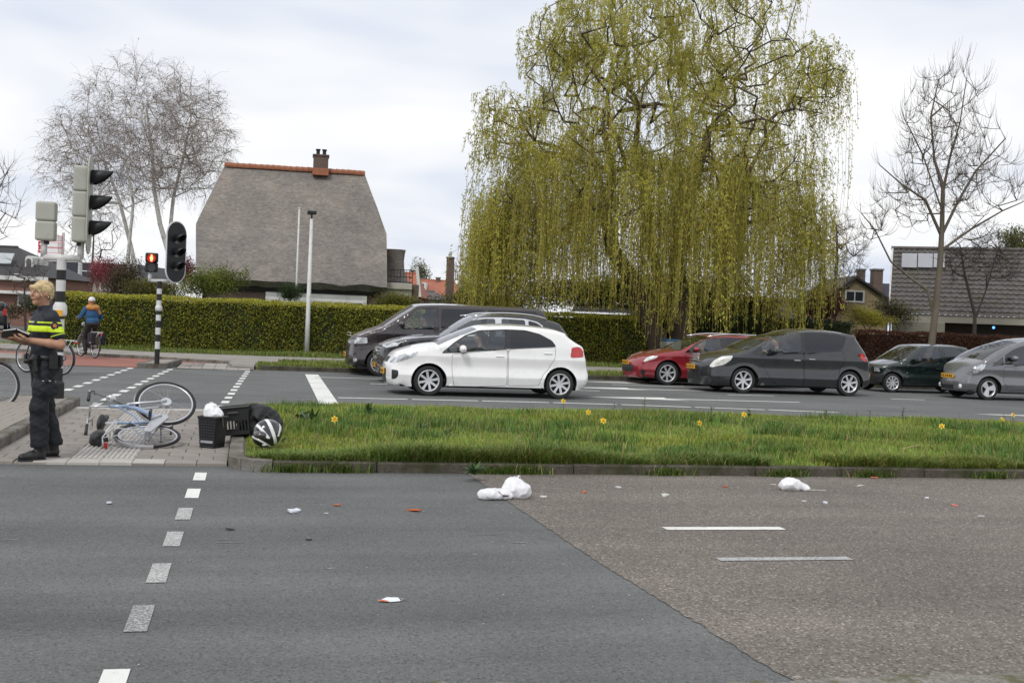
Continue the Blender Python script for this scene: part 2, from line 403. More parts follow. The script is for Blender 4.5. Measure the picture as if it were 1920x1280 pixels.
for o in list(pad.children):
    if abs(o.location.y - 11.55) < .01 and abs(o.location.z - .012) < .003 and (abs(o.location.x + 1.96) < .16 or abs(o.location.x + 1.04) < .02) and 'white' not in o.name:
        o.location.z -= .006
# --- far side kerbs, verge, path
farv = SP('far_verge', [(.25, 30.95), (70, 30.95), (70, 34.45), (1.2, 34.45), (.2, 33)], .075, SOIL)
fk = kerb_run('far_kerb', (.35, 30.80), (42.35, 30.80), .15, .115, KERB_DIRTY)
path = SP('footpath', [(-9.5, 39.4), (-5.3, 36.6), (-2.0, 34.6), (-.5, 33.4), (-.35, 30.9), (.2, 30.9), (.25, 33), (1.2, 34.43), (70, 34.43), (70, 37.9), (.3, 38.2), (-2.7, 38.6), (-5.85, 40.6), (-9.5, 43.5)], .085, FPATH)
for (a, b) in [((-.5, 33.35), (-2.0, 34.52)), ((-2.0, 34.52), (-5.3, 36.52)), ((-5.3, 36.52), (-9.5, 39.3))]:
    kerb_run('x', b, a, .13, .10, KERB, parent=fk)
hv = SP('hedge_verge', [(-9.5, 43.5), (-5.85, 40.6), (-2.7, 38.6), (.3, 38.2), (70, 37.9), (70, 46), (-9, 46)], .08, SOIL)
# small far island with the signal post
fi = S('far_island', [(-2.58, 30.1), (-2.0, 30.2), (-1.85, 32.9), (-2.42, 32.75)], .115, FPATH)
fik = tag(empty('far_island_kerb'), kind='structure')
for a, b in [((-2.66, 29.96), (-1.94, 30.08)), ((-1.94, 30.10), (-1.74, 33.0)), ((-2.42, 32.9), (-2.66, 29.98))]:
    kerb_run('x', a, b, .11, .13, KERB, step=.9, parent=fik)
# far landing of the pedestrian crossing: ribbed/white tiles
land = S('far_landing', [(-1.74, 30.2), (.2, 30.4), (.1, 33.3), (-.5, 33.3), (-1.74, 32.8)], .006, JOINT)
for i in range(6):
    for j in range(9):
        p = rb if i in (2, 3) else (tw if j == 0 else tmesh[random.randrange(3)])
        o = p.copy(); COL.objects.link(o); o.parent = land
        o.location = (-1.72 + i * .305 + .02 * j * 0, 30.32 + j * .31, .014)
# far left island (tiles + kerb)
li = S('left_island', [(-9.4, 30.6), (-5.5, 30.75), (-6.05, 33.9), (-9.9, 34.1)], .105, FPATH)
lik = tag(empty('left_island_kerb'), kind='structure')
for a, b in [((-9.4, 30.45), (-5.35, 30.6)), ((-5.35, 30.62), (-5.9, 33.9))]:
    kerb_run('x', a, b, .12, .125, KERB, parent=lik)

# --- painted markings (children of the road they lie on)
def rect(name, x0, x1, y0, y1, m, parent, z=.0045, skew=0.0):
    p0 = parent.data.vertices[0].co.z
    return MB().add([(x0, y0, z), (x1, y0, z), (x1 + skew, y1, z), (x0 + skew, y1, z)], [(0, 1, 2, 3)]).build(name, m, parent)
for i, y in enumerate([10.58, 9.58, 8.60, 7.63, 6.62, 5.62, 4.62]):       # dashed line over the near road
    m = [PAINT, PAINT, PAINT_WORN, PAINT_WORN, PAINT_WORN, PAINT_OLD, PAINT][i]
    x = -.43 - .018 * i
    rect('crossing_dash', x, x + .108, y, y + (.5 if i != 6 else .42), m, near_road)
rect('lane_dash', 3.14, 4.12, 8.14, 8.26, PAINT, old_road, .0085)
rect('lane_dash', 3.10, 4.07, 7.04, 7.14, PAINT_WORN, old_road, .0085)
zf = .0012
for y in np.arange(18.45, 30.3, 1.0):
    t = (y - 18) / 12
    rect('crossing_dash', -.44 + .42 * t, -.315 + .42 * t, y, y + .5, PAINT, far_road, zf, .018)
    rect('crossing_dash', -2.33 + .42 * t, -2.19 + .42 * t, y, y + .5, PAINT, far_road, zf, .018)
    rect('crossing_dash', -3.28 + .42 * t, -3.14 + .42 * t, y, y + .5, PAINT, far_road, zf, .018)
# stop line, drawn in five slabs
ys = [18.9, 21.3, 23.9, 25.6, 27.4, 29.3]
for i in range(5):
    sk = .022 * (ys[i + 1] - ys[i])
    rect('stop_line', 1.22 + .022 * (ys[i] - 18.9), 1.55 + .022 * (ys[i] - 18.9), ys[i] + .02, ys[i + 1] - .02, PAINT, far_road, zf, sk)
# edge line in lengths, gently drifting towards the verge further right
edge = [(1.62, 21.33), (3.0, 21.36), (4.35, 21.38), (5.75, 21.38), (7.1, 21.3), (8.55, 21.08), (10.0, 20.84), (11.45, 20.56)]
for (xa, ya), (xb, yb) in zip(edge[:-1], edge[1:]):
    MB().add([(xa + .05, ya - .07, zf), (xb - .03, yb - .07, zf), (xb - .03, yb + .07, zf), (xa + .05, ya + .07, zf)], [(0, 1, 2, 3)]).build('edge_line', PAINT, far_road)
rect('edge_line', 7.3, 11.2, 19.08, 19.28, PAINT, far_road, zf)
MB().add([(14.7, 21.1, zf), (16.2, 20.72, zf), (17.6, 20.66, zf), (15.2, 21.0, zf), ], [(0, 1, 2, 3)]).build('edge_line', PAINT, far_road)
MB().add([(14.75, 21.0, zf), (15.2, 20.88, zf), (17.2, 20.74, zf), (16.6, 20.98, zf), (15.2, 21.06, zf)], [(0, 1, 2, 3, 4)]).build('lane_arrow', PAINT, far_road).location.z = .001
for x0, x1, y in [(2.75, 3.75, 26.0), (7.0, 8.05, 25.58), (11.2, 12.4, 25.45), (15.55, 16.5, 25.5), (20, 21, 25.4)]:
    rect('lane_dash', x0, x1, y - .06, y + .06, PAINT, far_road, zf)
for x0, x1, y in [(1.62, 3.4, 28.05), (5.6, 6.9, 28.15), (9.3, 11.3, 28.5), (13.3, 14.6, 28.2)]:
    rect('lane_dash', x0, x1, y - .06, y + .06, PAINT, far_road, zf)
def arrow(x, y, m=PAINT):                                             # turn arrow: shaft along x, barbed head
    MB().add([(x + 5.0, y - .07, zf), (x + 5.0, y + .07, zf), (x + 1.9, y + .09, zf), (x + 1.9, y - .09, zf)], [(0, 1, 2, 3)]).build('lane_arrow', m, far_road)
    MB().add([(x, y - .02, zf), (x + 2.25, y - .42, zf), (x + 1.9, y - .09, zf), (x + 1.9, y + .09, zf), (x + 1.95, y + .42, zf)], [(4, 3, 2, 1, 0)]).build('lane_arrow', m, far_road)
arrow(7.0, 23.35); arrow(7.3, 26.75); arrow(8.6, 29.6)

# silt and moss gathered along the near edge of the carriageway
SILT = mat('gutter_silt', (.20, .185, .16), .95, .25, 7, bump=.4, bscale=60, fine=.3, fscale=90, dirt=(.10, .10, .05), dscale=6, dlo=.52, dhi=.62)
rr = random.Random(4); ed = [(x, 4.62 + .09 * math.sin(x * 2.3) * math.sin(x * .7 + 1) + rr.uniform(-.035, .05)) for x in np.arange(-3, 7, .06)]
S('gutter_silt', [(-3, 4.3)] + [(7, 4.3)] + ed[::-1], .0082, SILT)
# ------------------------------------------------------------------ vehicles
def paint(name, col, metal=.0, rough=.26):
    return mat(name, col, rough, .04, 1.2, metal=metal, coat=1.0, bump=.015, bscale=3, dirt=tuple(c * .8 + .03 for c in col), dscale=2.5, dlo=.55, dhi=.8)
RUBBER = mat('tyre_rubber', (.022, .022, .023), .8, .2, 8, bump=.2, bscale=60)
BLACKP = mat('black_plastic', (.022, .022, .024), .5, .2, 5)
GLOSSB = mat('black_gloss_trim', (.012, .012, .013), .15, .1, 3, coat=.6)
ALLOY = mat('wheel_alloy', (.66, .67, .69), .35, .08, 6, metal=.5)
CHROME = mat('chrome_trim', (.72, .73, .75), .14, .04, 4, metal=1.0)
DARKIN = mat('car_interior', (.035, .036, .038), .8, .2, 6)
SEATM = mat('seat_fabric', (.06, .06, .065), .9, .2, 20)
GLASS = glassmat('car_glass', (.80, .86, .86), 1.9)
GLASS_D = glassmat('car_glass_privacy', (.12, .135, .15), 1.3)
GLASS_W = glassmat('windscreen_glass', (.72, .80, .78), 1.15)
LENS = mat('headlamp_lens', (.62, .64, .66), .1, .35, 18, metal=.5, coat=1.0)
LENS_W = mat('headlamp_lit', (.62, .62, .60), .1, .4, 22, metal=.3, coat=1.0, emit=((1, .93, .8), .16))
TAIL = mat('tail_lamp_red', (.50, .015, .015), .15, .15, 14, coat=1.0)
AMBER = mat('indicator_amber', (.75, .20, .02), .2, .1, 10, coat=1.0)
PLATE = mat('plate_yellow', (.72, .36, .015), .5, .06, 6)
PLATE_T = mat('plate_black', (.03, .025, .02), .6, .1, 6)
GAP = mat('panel_gap', (.012, .012, .012), .9, .1, 4)

def catmull(pts, step):
    pts = [Vector((*p, 0)) for p in pts]
    if len(pts) < 3: q = [pts[0], (pts[0] + pts[-1]) / 2, pts[-1]] if len(pts) == 2 else pts
    else: q = pts
    out = []
    for i in range(len(q) - 1):
        p0 = q[i - 1] if i else q[0] * 2 - q[1]; p1, p2 = q[i], q[i + 1]; p3 = q[i + 2] if i + 2 < len(q) else q[-1] * 2 - q[-2]
        n = max(1, int((p2 - p1).length / step + .5))
        for k in range(n):
            t = k / n
            v = .5 * ((2 * p1) + (p2 - p0) * t + (2 * p0 - 5 * p1 + 4 * p2 - p3) * t * t + (3 * p1 - p0 - 3 * p2 + p3) * t ** 3)
            out.append((v.x, v.y))
    out.append((q[-1].x, q[-1].y))
    return out
def inpoly(x, z, poly):
    c = False; n = len(poly); j = n - 1
    for i in range(n):
        xi, zi = poly[i]; xj, zj = poly[j]
        if (zi > z) != (zj > z) and x < (xj - xi) * (z - zi) / (zj - zi + 1e-12) + xi: c = not c
        j = i
    return c
def shrink(poly, d):
    n = len(poly); area = sum(poly[i][0] * poly[(i + 1) % n][1] - poly[(i + 1) % n][0] * poly[i][1] for i in range(n)); sg = 1 if area > 0 else -1
    out = []
    for i in range(n):
        a, b, c = Vector(poly[i - 1]), Vector(poly[i]), Vector(poly[(i + 1) % n])
        e1 = (b - a); e2 = (c - b)
        if e1.length < 1e-6 or e2.length < 1e-6: out.append(tuple(b)); continue
        e1.normalize(); e2.normalize()
        n1 = Vector((-e1.y, e1.x)) * sg; n2 = Vector((-e2.y, e2.x)) * sg
        m = n1 + n2
        if m.length < .3: m = n1
        else: m = m / max(m.length_squared / 2, .5)
        out.append((b.x + m.x * d, b.y + m.y * d))
    return out
def rounded(poly, step=.06, tight=.5):
    """closed polygon with its corners eased"""
    n = len(poly); out = []
    for i in range(n):
        a, b, c = Vector(poly[i - 1]), Vector(poly[i]), Vector(poly[(i + 1) % n])
        r = min(.045, .4 * (a - b).length, .4 * (c - b).length)
        p = b + (a - b).normalized() * r; q = b + (c - b).normalized() * r
        for t in (0, .33, .67, 1): out.append(tuple(p * (1 - t) ** 2 + b * 2 * t * (1 - t) + q * t * t))
    # subdivide long edges
    res = []
    for i in range(len(out)):
        a, b = Vector(out[i]), Vector(out[(i + 1) % len(out)]); m = max(1, int((b - a).length / step))
        for k in range(m): res.append(tuple(a + (b - a) * (k / m)))
    return res

def wheel(parent, x, y, r, width, spokes, side, rimr=.66, style='spoke', name='wheel'):
    w = empty(name, (x, y, r), parent=parent)
    M = Matrix.Rotation(R(90), 4, 'X') if side < 0 else Matrix.Rotation(R(-90), 4, 'X')   # local z -> outwards
    h = width / 2; rr = r * rimr
    prof = [(rr, -h * .9), (r * .86, -h), (r * .955, -h * .92), (r, -h * .62), (r, h * .62), (r * .955, h * .92), (r * .86, h), (rr, h * .88), (rr * .97, h * .6)]
    MB().lathe(prof, 36, M).build('tyre', RUBBER, w, smooth=True, auto=40)
    rim = MB()
    rim.lathe([(rr * 1.01, h * .90), (rr * .965, h * .94), (rr * .90, h * .80), (rr * .89, h * .1)], 36, M)
    rim.lathe([(.001, h * .70), (r * .10, h * .72), (r * .13, h * .6), (r * .13, h * .2)], 18, M)
    for k in range(spokes):
        a = 2 * math.pi * k / spokes + .2
        wi, wo_ = (r * .075, r * .085) if spokes >= 7 else (r * .10, r * .15)
        if style == 'disc': wi, wo_ = r * .16, r * .30
        r0, r1 = r * .08, rr * .93
        vs = []
        for (rad, hw, zt) in ((r0, wi, h * .66), ((r0 + r1) / 2, (wi + wo_) / 2 * .95, h * .74), (r1, wo_, h * .80)):
            for sgn in (-1, 1):
                ca, sa = math.cos(a), math.sin(a)
                vs.append(M @ Vector((rad * ca - sgn * hw * sa, rad * sa + sgn * hw * ca, zt)))
            for sgn in (-1, 1):
                vs.append(M @ Vector((rad * ca - sgn * hw * sa, rad * sa + sgn * hw * ca, zt - .03)))
        rim.add(vs, [(0, 1, 5, 4), (4, 5, 9, 8), (1, 3, 7, 5), (5, 7, 11, 9), (2, 0, 4, 6), (6, 4, 8, 10)])
    rim.build('rim', ALLOY, w, auto=35)
    MB().lathe([(.001, h * .15), (rr * .95, h * .12)], 24, M).build('brake_disc', GAP, w)
    return w

def car(name, label, spec):
    org, k, Y = spec['org'], spec['k'], spec['Y']
    P = lambda q: (lambda v: (v.x, v.z))(aty(org[0] + q[0] / k, org[1] + q[1] / k, Y))
    PL = dict(nose=1.0, bonnet=1.0, windscreen=1.0, roof=None, rear_window=.25, tail=.2)   # which lengthwise plane the traced outline belongs to, in half widths
    Wc = spec['W']
    def PC(q, n, i, m):
        f = PL[n]
        if f is None: f = 1.0 + (.25 - 1.0) * i / max(m - 1, 1)
        v = aty(org[0] + q[0] / k, org[1] + q[1] / k, Y + Wc * f); return (v.x, v.z)
    segs = [(n, [PC(q, n, i, len(pts)) for i, q in enumerate(pts)]) for n, pts in spec['chain']]
    allx = [p[0] for n, pts in segs for p in pts]
    x0 = min(allx); sh = spec.get('shift', 0.0); L = max(allx) - x0 - sh
    def fix(p):
        x = p[0] - x0 - sh * 1.0
        if sh: x = p[0] - x0 - sh * (1 - .0)
        return (x, p[1])
    def fixnose(p):                                  # the nose seen obliquely: its middle lies ahead of the side plane
        x = p[0] - x0; t = min(x / 1.1, 1); return (x - sh * t, p[1])
    segs = [(n, [fixnose(p) for p in pts]) for n, pts in segs]
    PF = lambda q: fix(P(q))
    root = empty(name, (x0 + sh, Y, 0), label=label, cat=spec['cat'], group=spec.get('group', 'cars waiting at the stop line'))
    # everything below is in car coordinates: x back from the nose, y = 0 near side .. 2*W far side
    W = spec['W']; BODY = spec['paint']; zmin = spec.get('zb', .17)
    chain = []; segof = []
    for n, pts in segs:
        c = catmull(pts, .05)
        if chain: c = c[1:]
        chain += [(x, max(z, zmin)) for x, z in c]; segof += [n] * len(c)
    crown = dict(nose=spec.get('cn', .16), bonnet=.05, windscreen=.06, roof=.045, rear_window=.05, tail=.08)
    crown.update(spec.get('crown', {}))
    cs = np.array([crown[s] for s in segof])
    for _ in range(4): cs = np.convolve(np.pad(cs, 2, 'edge'), np.ones(5) / 5, 'valid')
    C = np.array(chain); nrm = []
    for i in range(len(C)):
        t = C[min(i + 1, len(C) - 1)] - C[max(i - 1, 0)]; t = t / (np.linalg.norm(t) + 1e-9)
        nv = [-t[1], t[0]]
        if segof[i] == 'nose': nv = [-1.0, max(nv[1], 0) * .3]
        elif segof[i] == 'tail': nv = [1.0, max(nv[1], 0) * .3]
        elif segof[i] == 'bonnet': nv = [nv[0] * .8, nv[1]]
        nrm.append(nv)
    nrm = np.array(nrm)
    for _ in range(3): nrm = np.stack([np.convolve(np.pad(nrm[:, q], 2, 'edge'), np.ones(5) / 5, 'valid') for q in (0, 1)], 1)
    down = np.array([0 if s_ == 'tail' else 1.0 for s_ in segof])
    for _ in range(3): down = np.convolve(np.pad(down, 3, 'edge'), np.ones(7) / 7, 'valid')
    C2 = C - nrm * (cs * down)[:, None] * .9                    # the traced outline is the car's middle, the sides lie a little lower
    chain = [(float(a), max(float(b), zmin)) for a, b in C2]
    Lx = max(p[0] for p in chain)
    C = np.array(chain)
    wins = [rounded([PF(q) for q in w]) for w in spec['wins']]
    zbelt = np.mean([min(z for x, z in w) for w in wins]); ztop = C[:, 1].max()
    ra, fa = spec['r'], spec.get('arch', spec['r'] + .055)
    wx = [PF(q)[0] for q in spec['wheels']]
    sill = spec.get('sill', .24)
    tf, tr_ = spec.get('tf', .17), spec.get('tr', .10)
    rnd = spec.get('round', .075); tum = spec.get('tum', .13)
    A, B = C[:-1], C[1:]; AB = B - A; AB2 = (AB ** 2).sum(1) + 1e-12
    def dist(x, z):
        p = np.array((x, z)); t = np.clip(((p - A) * AB).sum(1) / AB2, 0, 1)
        return math.sqrt((((A + AB * t[:, None]) - p) ** 2).sum(1).min())
    def half(x, z):
        lf = 1.15; w = W
        if x < lf: w -= W * tf * ((lf - max(x, -.1)) / lf) ** 2.6
        lr = 1.0
        if x > Lx - lr: w -= W * tr_ * ((x - (Lx - lr)) / lr) ** 2.4
        if z > zbelt: w -= tum * min(((z - zbelt) / (ztop - zbelt)), 1) ** 1.15
        else:
            zc1, zc2 = zbelt - .15, .40                # shoulder crease and lower crease
            if z > zc1: w -= .030 * (z - zc1) / .15 - .012
            elif z > zc2: t = (zc1 - z) / (zc1 - zc2); w += .012 - .034 * math.sin(t * math.pi) ** 1.5 + .010 * t
            else: t = (zc2 - z) / max(zc2 - zmin, .05); w += .022 - .055 * t
        for cx in wx:                                 # wheel-arch flare
            w += .022 * math.exp(-(abs(math.hypot(x - cx, z - ra) - fa) / .05) ** 2)
        d = dist(x, z); r = rnd
        if d < r: w -= (r - math.sqrt(max(r * r - (r - d) ** 2, 0))) * .85
        return w
    # ---------- side surface by constrained triangulation
    out = list(chain)
    def arch(cx):                                     # right to left over the wheel
        pts = []
        a0 = math.asin(min(1, max(-1, (zmin + .02 - ra) / fa)))
        for i in range(17):
            a = a0 + (math.pi - 2 * a0) * i / 16; pts.append((cx + fa * math.cos(a), ra + fa * math.sin(a)))
        return pts
    rp = arch(wx[1]); fp = arch(wx[0])
    outline = out + [(rp[0][0] + .001, zmin)] + rp + [(rp[-1][0] - .02, sill - .02)] + [(x, sill - .03) for x in np.linspace(rp[-1][0] - .06, fp[0][0] + .06, 12)] + [(fp[0][0] + .02, sill - .02)] + fp + [(fp[-1][0] - .001, zmin)]
    # drop repeated points
    o2 = []
    for p in outline:
        if not o2 or math.hypot(p[0] - o2[-1][0], p[1] - o2[-1][1]) > .004: o2.append(p)
    outline = o2
    regions = []                                      # (part name, polygon, material, inset)
    for i, w in enumerate(wins): regions.append(('window', w, spec.get('glass', [GLASS, GLASS_D, GLASS_D])[min(i, 2)], .006))
    for nm, poly, m_ in spec.get('side', []): regions.append((nm, rounded([PF(q) for q in poly]), m_, -.004))
    band = [rounded([PF(q) for q in b]) for b in spec.get('band', [])]
    for b in band: regions.append(('window_surround', b, spec.get('bandm', GLOSSB), .003))
    doors = []
    for dpoly in spec.get('doors', []):
        dp = rounded([PF(q) for q in dpoly], .08); ds = shrink(dp, .0075); doors.append((dp, ds))
    pv, pe, pf = [], [], []
    def addloop(poly):
        o = len(pv)
        for p in poly: pv.append(Vector(p))
        for i in range(len(poly)): pe.append((o + i, o + (i + 1) % len(poly)))
    addloop(outline)
    for r_ in regions: addloop(r_[1])
    for dp, ds in doors: addloop(dp); addloop(ds)
    for dd in (.008, .025, .05, .08):
        if dd > rnd * 1.1: break
        for p in shrink(outline, dd)[1:len(chain) - 1:2]:
            if inpoly(p[0], p[1], outline): pv.append(Vector(p))
    for gx in np.arange(.05, Lx, .085):
        for gz in np.arange(zmin + .04, ztop, .085):
            if inpoly(gx, gz, outline): pv.append(Vector((gx + random.uniform(-.01, .01), gz + random.uniform(-.01, .01))))
    for gx in np.arange(.1, Lx - .1, .06):            # extra rows that keep the creases sharp
        for gz in (zbelt - .15, zbelt - .165, zbelt - .135, .40, .385, .415):
            if inpoly(gx, gz, outline) and all(not (q[1] and inpoly(gx, gz, q[1])) for q in regions): pv.append(Vector((gx, gz)))
    V2, _, F2, _, _, _ = delaunay_2d_cdt(pv, pe, [], 0, 1e-5)
    ycache = {}
    def yy(i):
        if i not in ycache: ycache[i] = half(V2[i].x, V2[i].y)
        return ycache[i]
    groups = {}
    for f in F2:
        cx = sum(V2[i].x for i in f) / len(f); cz = sum(V2[i].y for i in f) / len(f)
        if not inpoly(cx, cz, outline): continue
        key = None
        for i, r_ in enumerate(regions):
            if inpoly(cx, cz, r_[1]): key = ('R', i); break
        if key is None:
            for i, (dp, ds) in enumerate(doors):
                if inpoly(cx, cz, ds): key = ('D', i); break
                if inpoly(cx, cz, dp): key = ('G', 0); break
        groups.setdefault(key, []).append(f)
    doorobj = {}
    for sgn in (-1, 1):
        for key in sorted(groups, key=lambda q: (q is not None, str(q))):
            fs = groups[key]; ins = 0.0
            if key is None: nm, m_, par = 'side_panel', BODY, root
            elif key[0] == 'R': nm, _, m_, ins = regions[key[1]]; par = root
            elif key[0] == 'D': nm, m_, par = 'door', BODY, root
            else: nm, m_, ins, par = 'door_gap', GAP, .012, root
            idx = {}; vs = []; ff = []
            for f in fs:
                g = []
                for i in f:
                    if i not in idx:
                        idx[i] = len(vs); vs.append((V2[i].x, W + sgn * (yy(i) - ins), V2[i].y))
                    g.append(idx[i])
                a, b, c = [V2[i] for i in f[:3]]
                ccw = (b.x - a.x) * (c.y - a.y) - (b.y - a.y) * (c.x - a.x) > 0
                if (sgn < 0) != ccw: g.reverse()
                ff.append(tuple(g))
            me = bpy.data.meshes.new(nm); me.from_pydata(vs, [], ff)
            ob = link(nm, me, m_, par, smooth=True)
            if key is not None and key[0] == 'D': doorobj[(sgn, key[1])] = ob
    # ---------- strip over the car: nose, bonnet, windscreen, roof, rear window, tail
    ts = [-1, -.985, -.95, -.88, -.78, -.66, -.52, -.36, -.18, 0, .18, .36, .52, .66, .78, .88, .95, .985, 1]
    grid = []
    for i, (x, z) in enumerate(C):
        we = half(x, z); row = []
        for t in ts:
            c = cs[i] * (1 - abs(t) ** 2.2)
            row.append((x + nrm[i][0] * c, W + t * we, z + nrm[i][1] * c))
        grid.append(row)
    lz = spec.get('lamp', None); gz_ = spec.get('grille', [])
    cells = {}
    for i in range(len(C) - 1):
        sname = segof[i + 1]; zm = (C[i][1] + C[i + 1][1]) / 2
        for j in range(len(ts) - 1):
            tm = abs(ts[j] + ts[j + 1]) / 2; key = 'bonnet' if sname == 'bonnet' else ('roof' if sname == 'roof' else (('front_bumper', 0) if sname == 'nose' else (('rear_bumper', 0) if sname == 'tail' else ('pillar', sname, ts[j] > 0))))
            if sname == 'windscreen' and tm < .95: key = 'windscreen'
            elif sname == 'rear_window' and tm < .88: key = 'rear_window'
            elif sname == 'nose':
                for (z0, z1, t0, t1) in gz_:
                    if z0 < zm < z1 and t0 <= tm < t1: key = ('grille', z0)
                if lz and lz[0] < zm < lz[1] and tm > lz[2]: key = ('headlight', ts[j] > 0)
            elif sname == 'tail':
                tl = spec.get('tlamp')
                if tl and tl[0] < zm < tl[1] and tm > tl[2]: key = ('tail_light', ts[j] > 0)
                elif zm < .42: key = 'bumper_trim'
            cells.setdefault(key, []).append((i, j))
    mm = dict(bonnet=BODY, roof=spec.get('roofm', BODY), front_bumper=BODY, rear_bumper=BODY, pillar=BODY, windscreen=GLASS_W, rear_window=GLASS_D, grille=spec.get('grillem', BLACKP), bumper_trim=BLACKP)
    for key, cl in cells.items():
        nm = key if isinstance(key, str) else key[0]
        m_ = mm[nm] if nm in mm else (spec.get('lampm', LENS) if nm == 'headlight' else TAIL)
        idx = {}; vs = []; ff = []
        for i, j in cl:
            q = []
            for a, b in ((i, j), (i + 1, j), (i + 1, j + 1), (i, j + 1)):
                if (a, b) not in idx: idx[(a, b)] = len(vs); vs.append(grid[a][b])
                q.append(idx[(a, b)])
            ff.append(tuple(q))
        me = bpy.data.meshes.new(nm); me.from_pydata(vs, [], ff); link(nm, me, m_, root, smooth=True)
    # ---------- below and inside
    ub = MB().box((.25, .14, .17), (Lx - .25, 2 * W - .14, .30)).box((wx[0] + fa + .02, .05, .2), (wx[1] - fa - .02, 2 * W - .05, .28))
    ub.build('underbody', GAP, root)
    for cx in wx:                                       # wheel wells
        for y0, y1 in ((.012, .36), (2 * W - .36, 2 * W - .012)):
            b = MB(); n = 16; vs = []
            for yq in (y0 + .03, y1) if y0 < W else (y0, y1 - .03):
                for i in range(n + 1):
                    a = math.pi * i / n - .0; vs.append((cx + (fa + .004) * math.cos(a), yq, ra + (fa + .004) * math.sin(a)))
            fs = [(i, i + 1, n + 2 + i, n + 1 + i) for i in range(n)]
            inner = (n + 1) if y0 < W else 0
            vs.append((cx, vs[inner][1], ra)); c_ = len(vs) - 1
            fs += [(inner + i, inner + i + 1, c_) for i in range(n)]
            b.add(vs, fs).build('wheel_well', GAP, root)
    for i, cx in enumerate(wx):
        for side in (-1, 1):
            yc = .025 + spec.get('tw', .2) / 2 if side < 0 else 2 * W - .025 - spec.get('tw', .2) / 2
            wheel(root, cx, yc, ra, spec.get('tw', .2), spec.get('spokes', 8), side, spec.get('rimr', .72), spec.get('wstyle', 'spoke'))
    # cabin
    wsx = [C[i][0] for i in range(len(C)) if segof[i] == 'windscreen']; xd = wsx[0] + .28
    fl = MB().box((xd - .25, .16, .28), (C[:, 0].max() - .35, 2 * W - .16, .34))
    fl.box((xd - .28, .14, zbelt - .30), (xd + .12, 2 * W - .14, zbelt - .02), bev=.05)
    fl.build('dashboard', DARKIN, root)
    sx = spec.get('seat', xd + .75); hs = .27
    for row, (xs, ysd) in enumerate(((sx, (W - .36, W + .36)), (sx + .82, (W - .36, W + .36)))):
        if xs > Lx - .7: break
        for ys_ in ysd:
            s_ = MB().box((xs - .48, ys_ - .24, .36), (xs + .02, ys_ + .24, .52), bev=.05)
            Mx = Matrix.Translation((xs, ys_, .48)) @ Matrix.Rotation(R(16), 4, 'Y')
            s_.box((-.06, -.24, 0), (.08, .24, .60), Mx, bev=.045); s_.box((-.05, -.13, .62), (.05, .13, .80), Mx, bev=.04)
            s_.build('seat', SEATM, root)
    Mw = Matrix.Translation((xd + .24, W - .36, zbelt - .05)) @ Matrix.Rotation(R(-62), 4, 'Y')
    st = MB().tube([Mw @ Vector((.18 * math.cos(a), .18 * math.sin(a), 0)) for a in np.linspace(0, 2 * math.pi, 20, endpoint=False)], .016, 6, closed=True)
    st.tube([Mw @ Vector((-.17, 0, 0)), Mw @ Vector((.17, 0, 0))], .014, 6).tube([Mw @ Vector((0, 0, 0)), Mw @ Vector((0, 0, -.3))], .02, 6)
    st.build('steering_wheel', DARKIN, root)
    # mirrors, handles, plate
    mx_, mz_ = PF(spec['mirror'])
    for sgn in (-1, 1):
        yb = W + sgn * (half(mx_ + .1, mz_) - .02); yo = W + sgn * (half(mx_ + .1, mz_) + .14)
        M1 = Matrix.Translation((mx_, yo, mz_))
        mo = MB().ball((0, 0, 0), (.075, .11, .075), 14, 10, M1).build('mirror', spec.get('mirrorm', BODY), root, smooth=True)
        MB().tube([(mx_ + .05, yb, mz_ - .07), (mx_ + .02, yo, mz_ - .05)], .028, 8).build('mirror_arm', BLACKP, mo)
    for h_ in spec.get('handles', []):
        hx, hz = PF(h_)
        for sgn in (-1, 1):
            yb = W + sgn * half(hx, hz)
            par = None
            for i, (dp, ds) in enumerate(doors):
                if inpoly(hx, hz, ds): par = doorobj.get((sgn, i))
            MB().box((hx - .085, yb - .022, hz - .014), (hx + .085, yb + .022, hz + .014), bev=.008).build('handle', spec.get('handlem', BODY), par or root, auto=40)
    nose = C[[i for i in range(len(C)) if segof[i] == 'nose']]; zp = spec.get('platez', .45)
    ip = int(np.argmin(abs(nose[:, 1] - zp))); xp = nose[ip][0] - spec.get('cn', .16) - .012
    pl = MB().box((xp - .012, W - .26, zp - .055), (xp + .012, W + .26, zp + .055), bev=.003).build('number_plate', PLATE, root)
    tx = MB()
    for q in range(6):
        yq = W - .20 + q * .075 + (.02 if q > 1 else 0) + (.02 if q > 3 else 0); tx.box((xp - .0145, yq - .02, zp - .03), (xp - .0115, yq + .02, zp + .03))
    tag(tx.build('plate_characters', PLATE_T, pl), kind='stuff')
    for fgx in spec.get('fog', []):
        yq, zq, rq, m_ = fgx
        for sgn in (-1, 1):
            i_ = int(np.argmin(abs(nose[:, 1] - zq))); tt = yq / half(*nose[i_]); xf = nose[i_][0] - spec.get('cn', .16) * (1 - tt ** 2.2)
            Mf = Matrix.Translation((xf - .004, W + sgn * yq, zq)) @ Matrix.Rotation(R(-90), 4, 'Y')
            MB().lathe([(.001, .012), (rq, .006), (rq * 1.15, -.03)], 14, Mf).build('fog_light', m_, root, smooth=True)
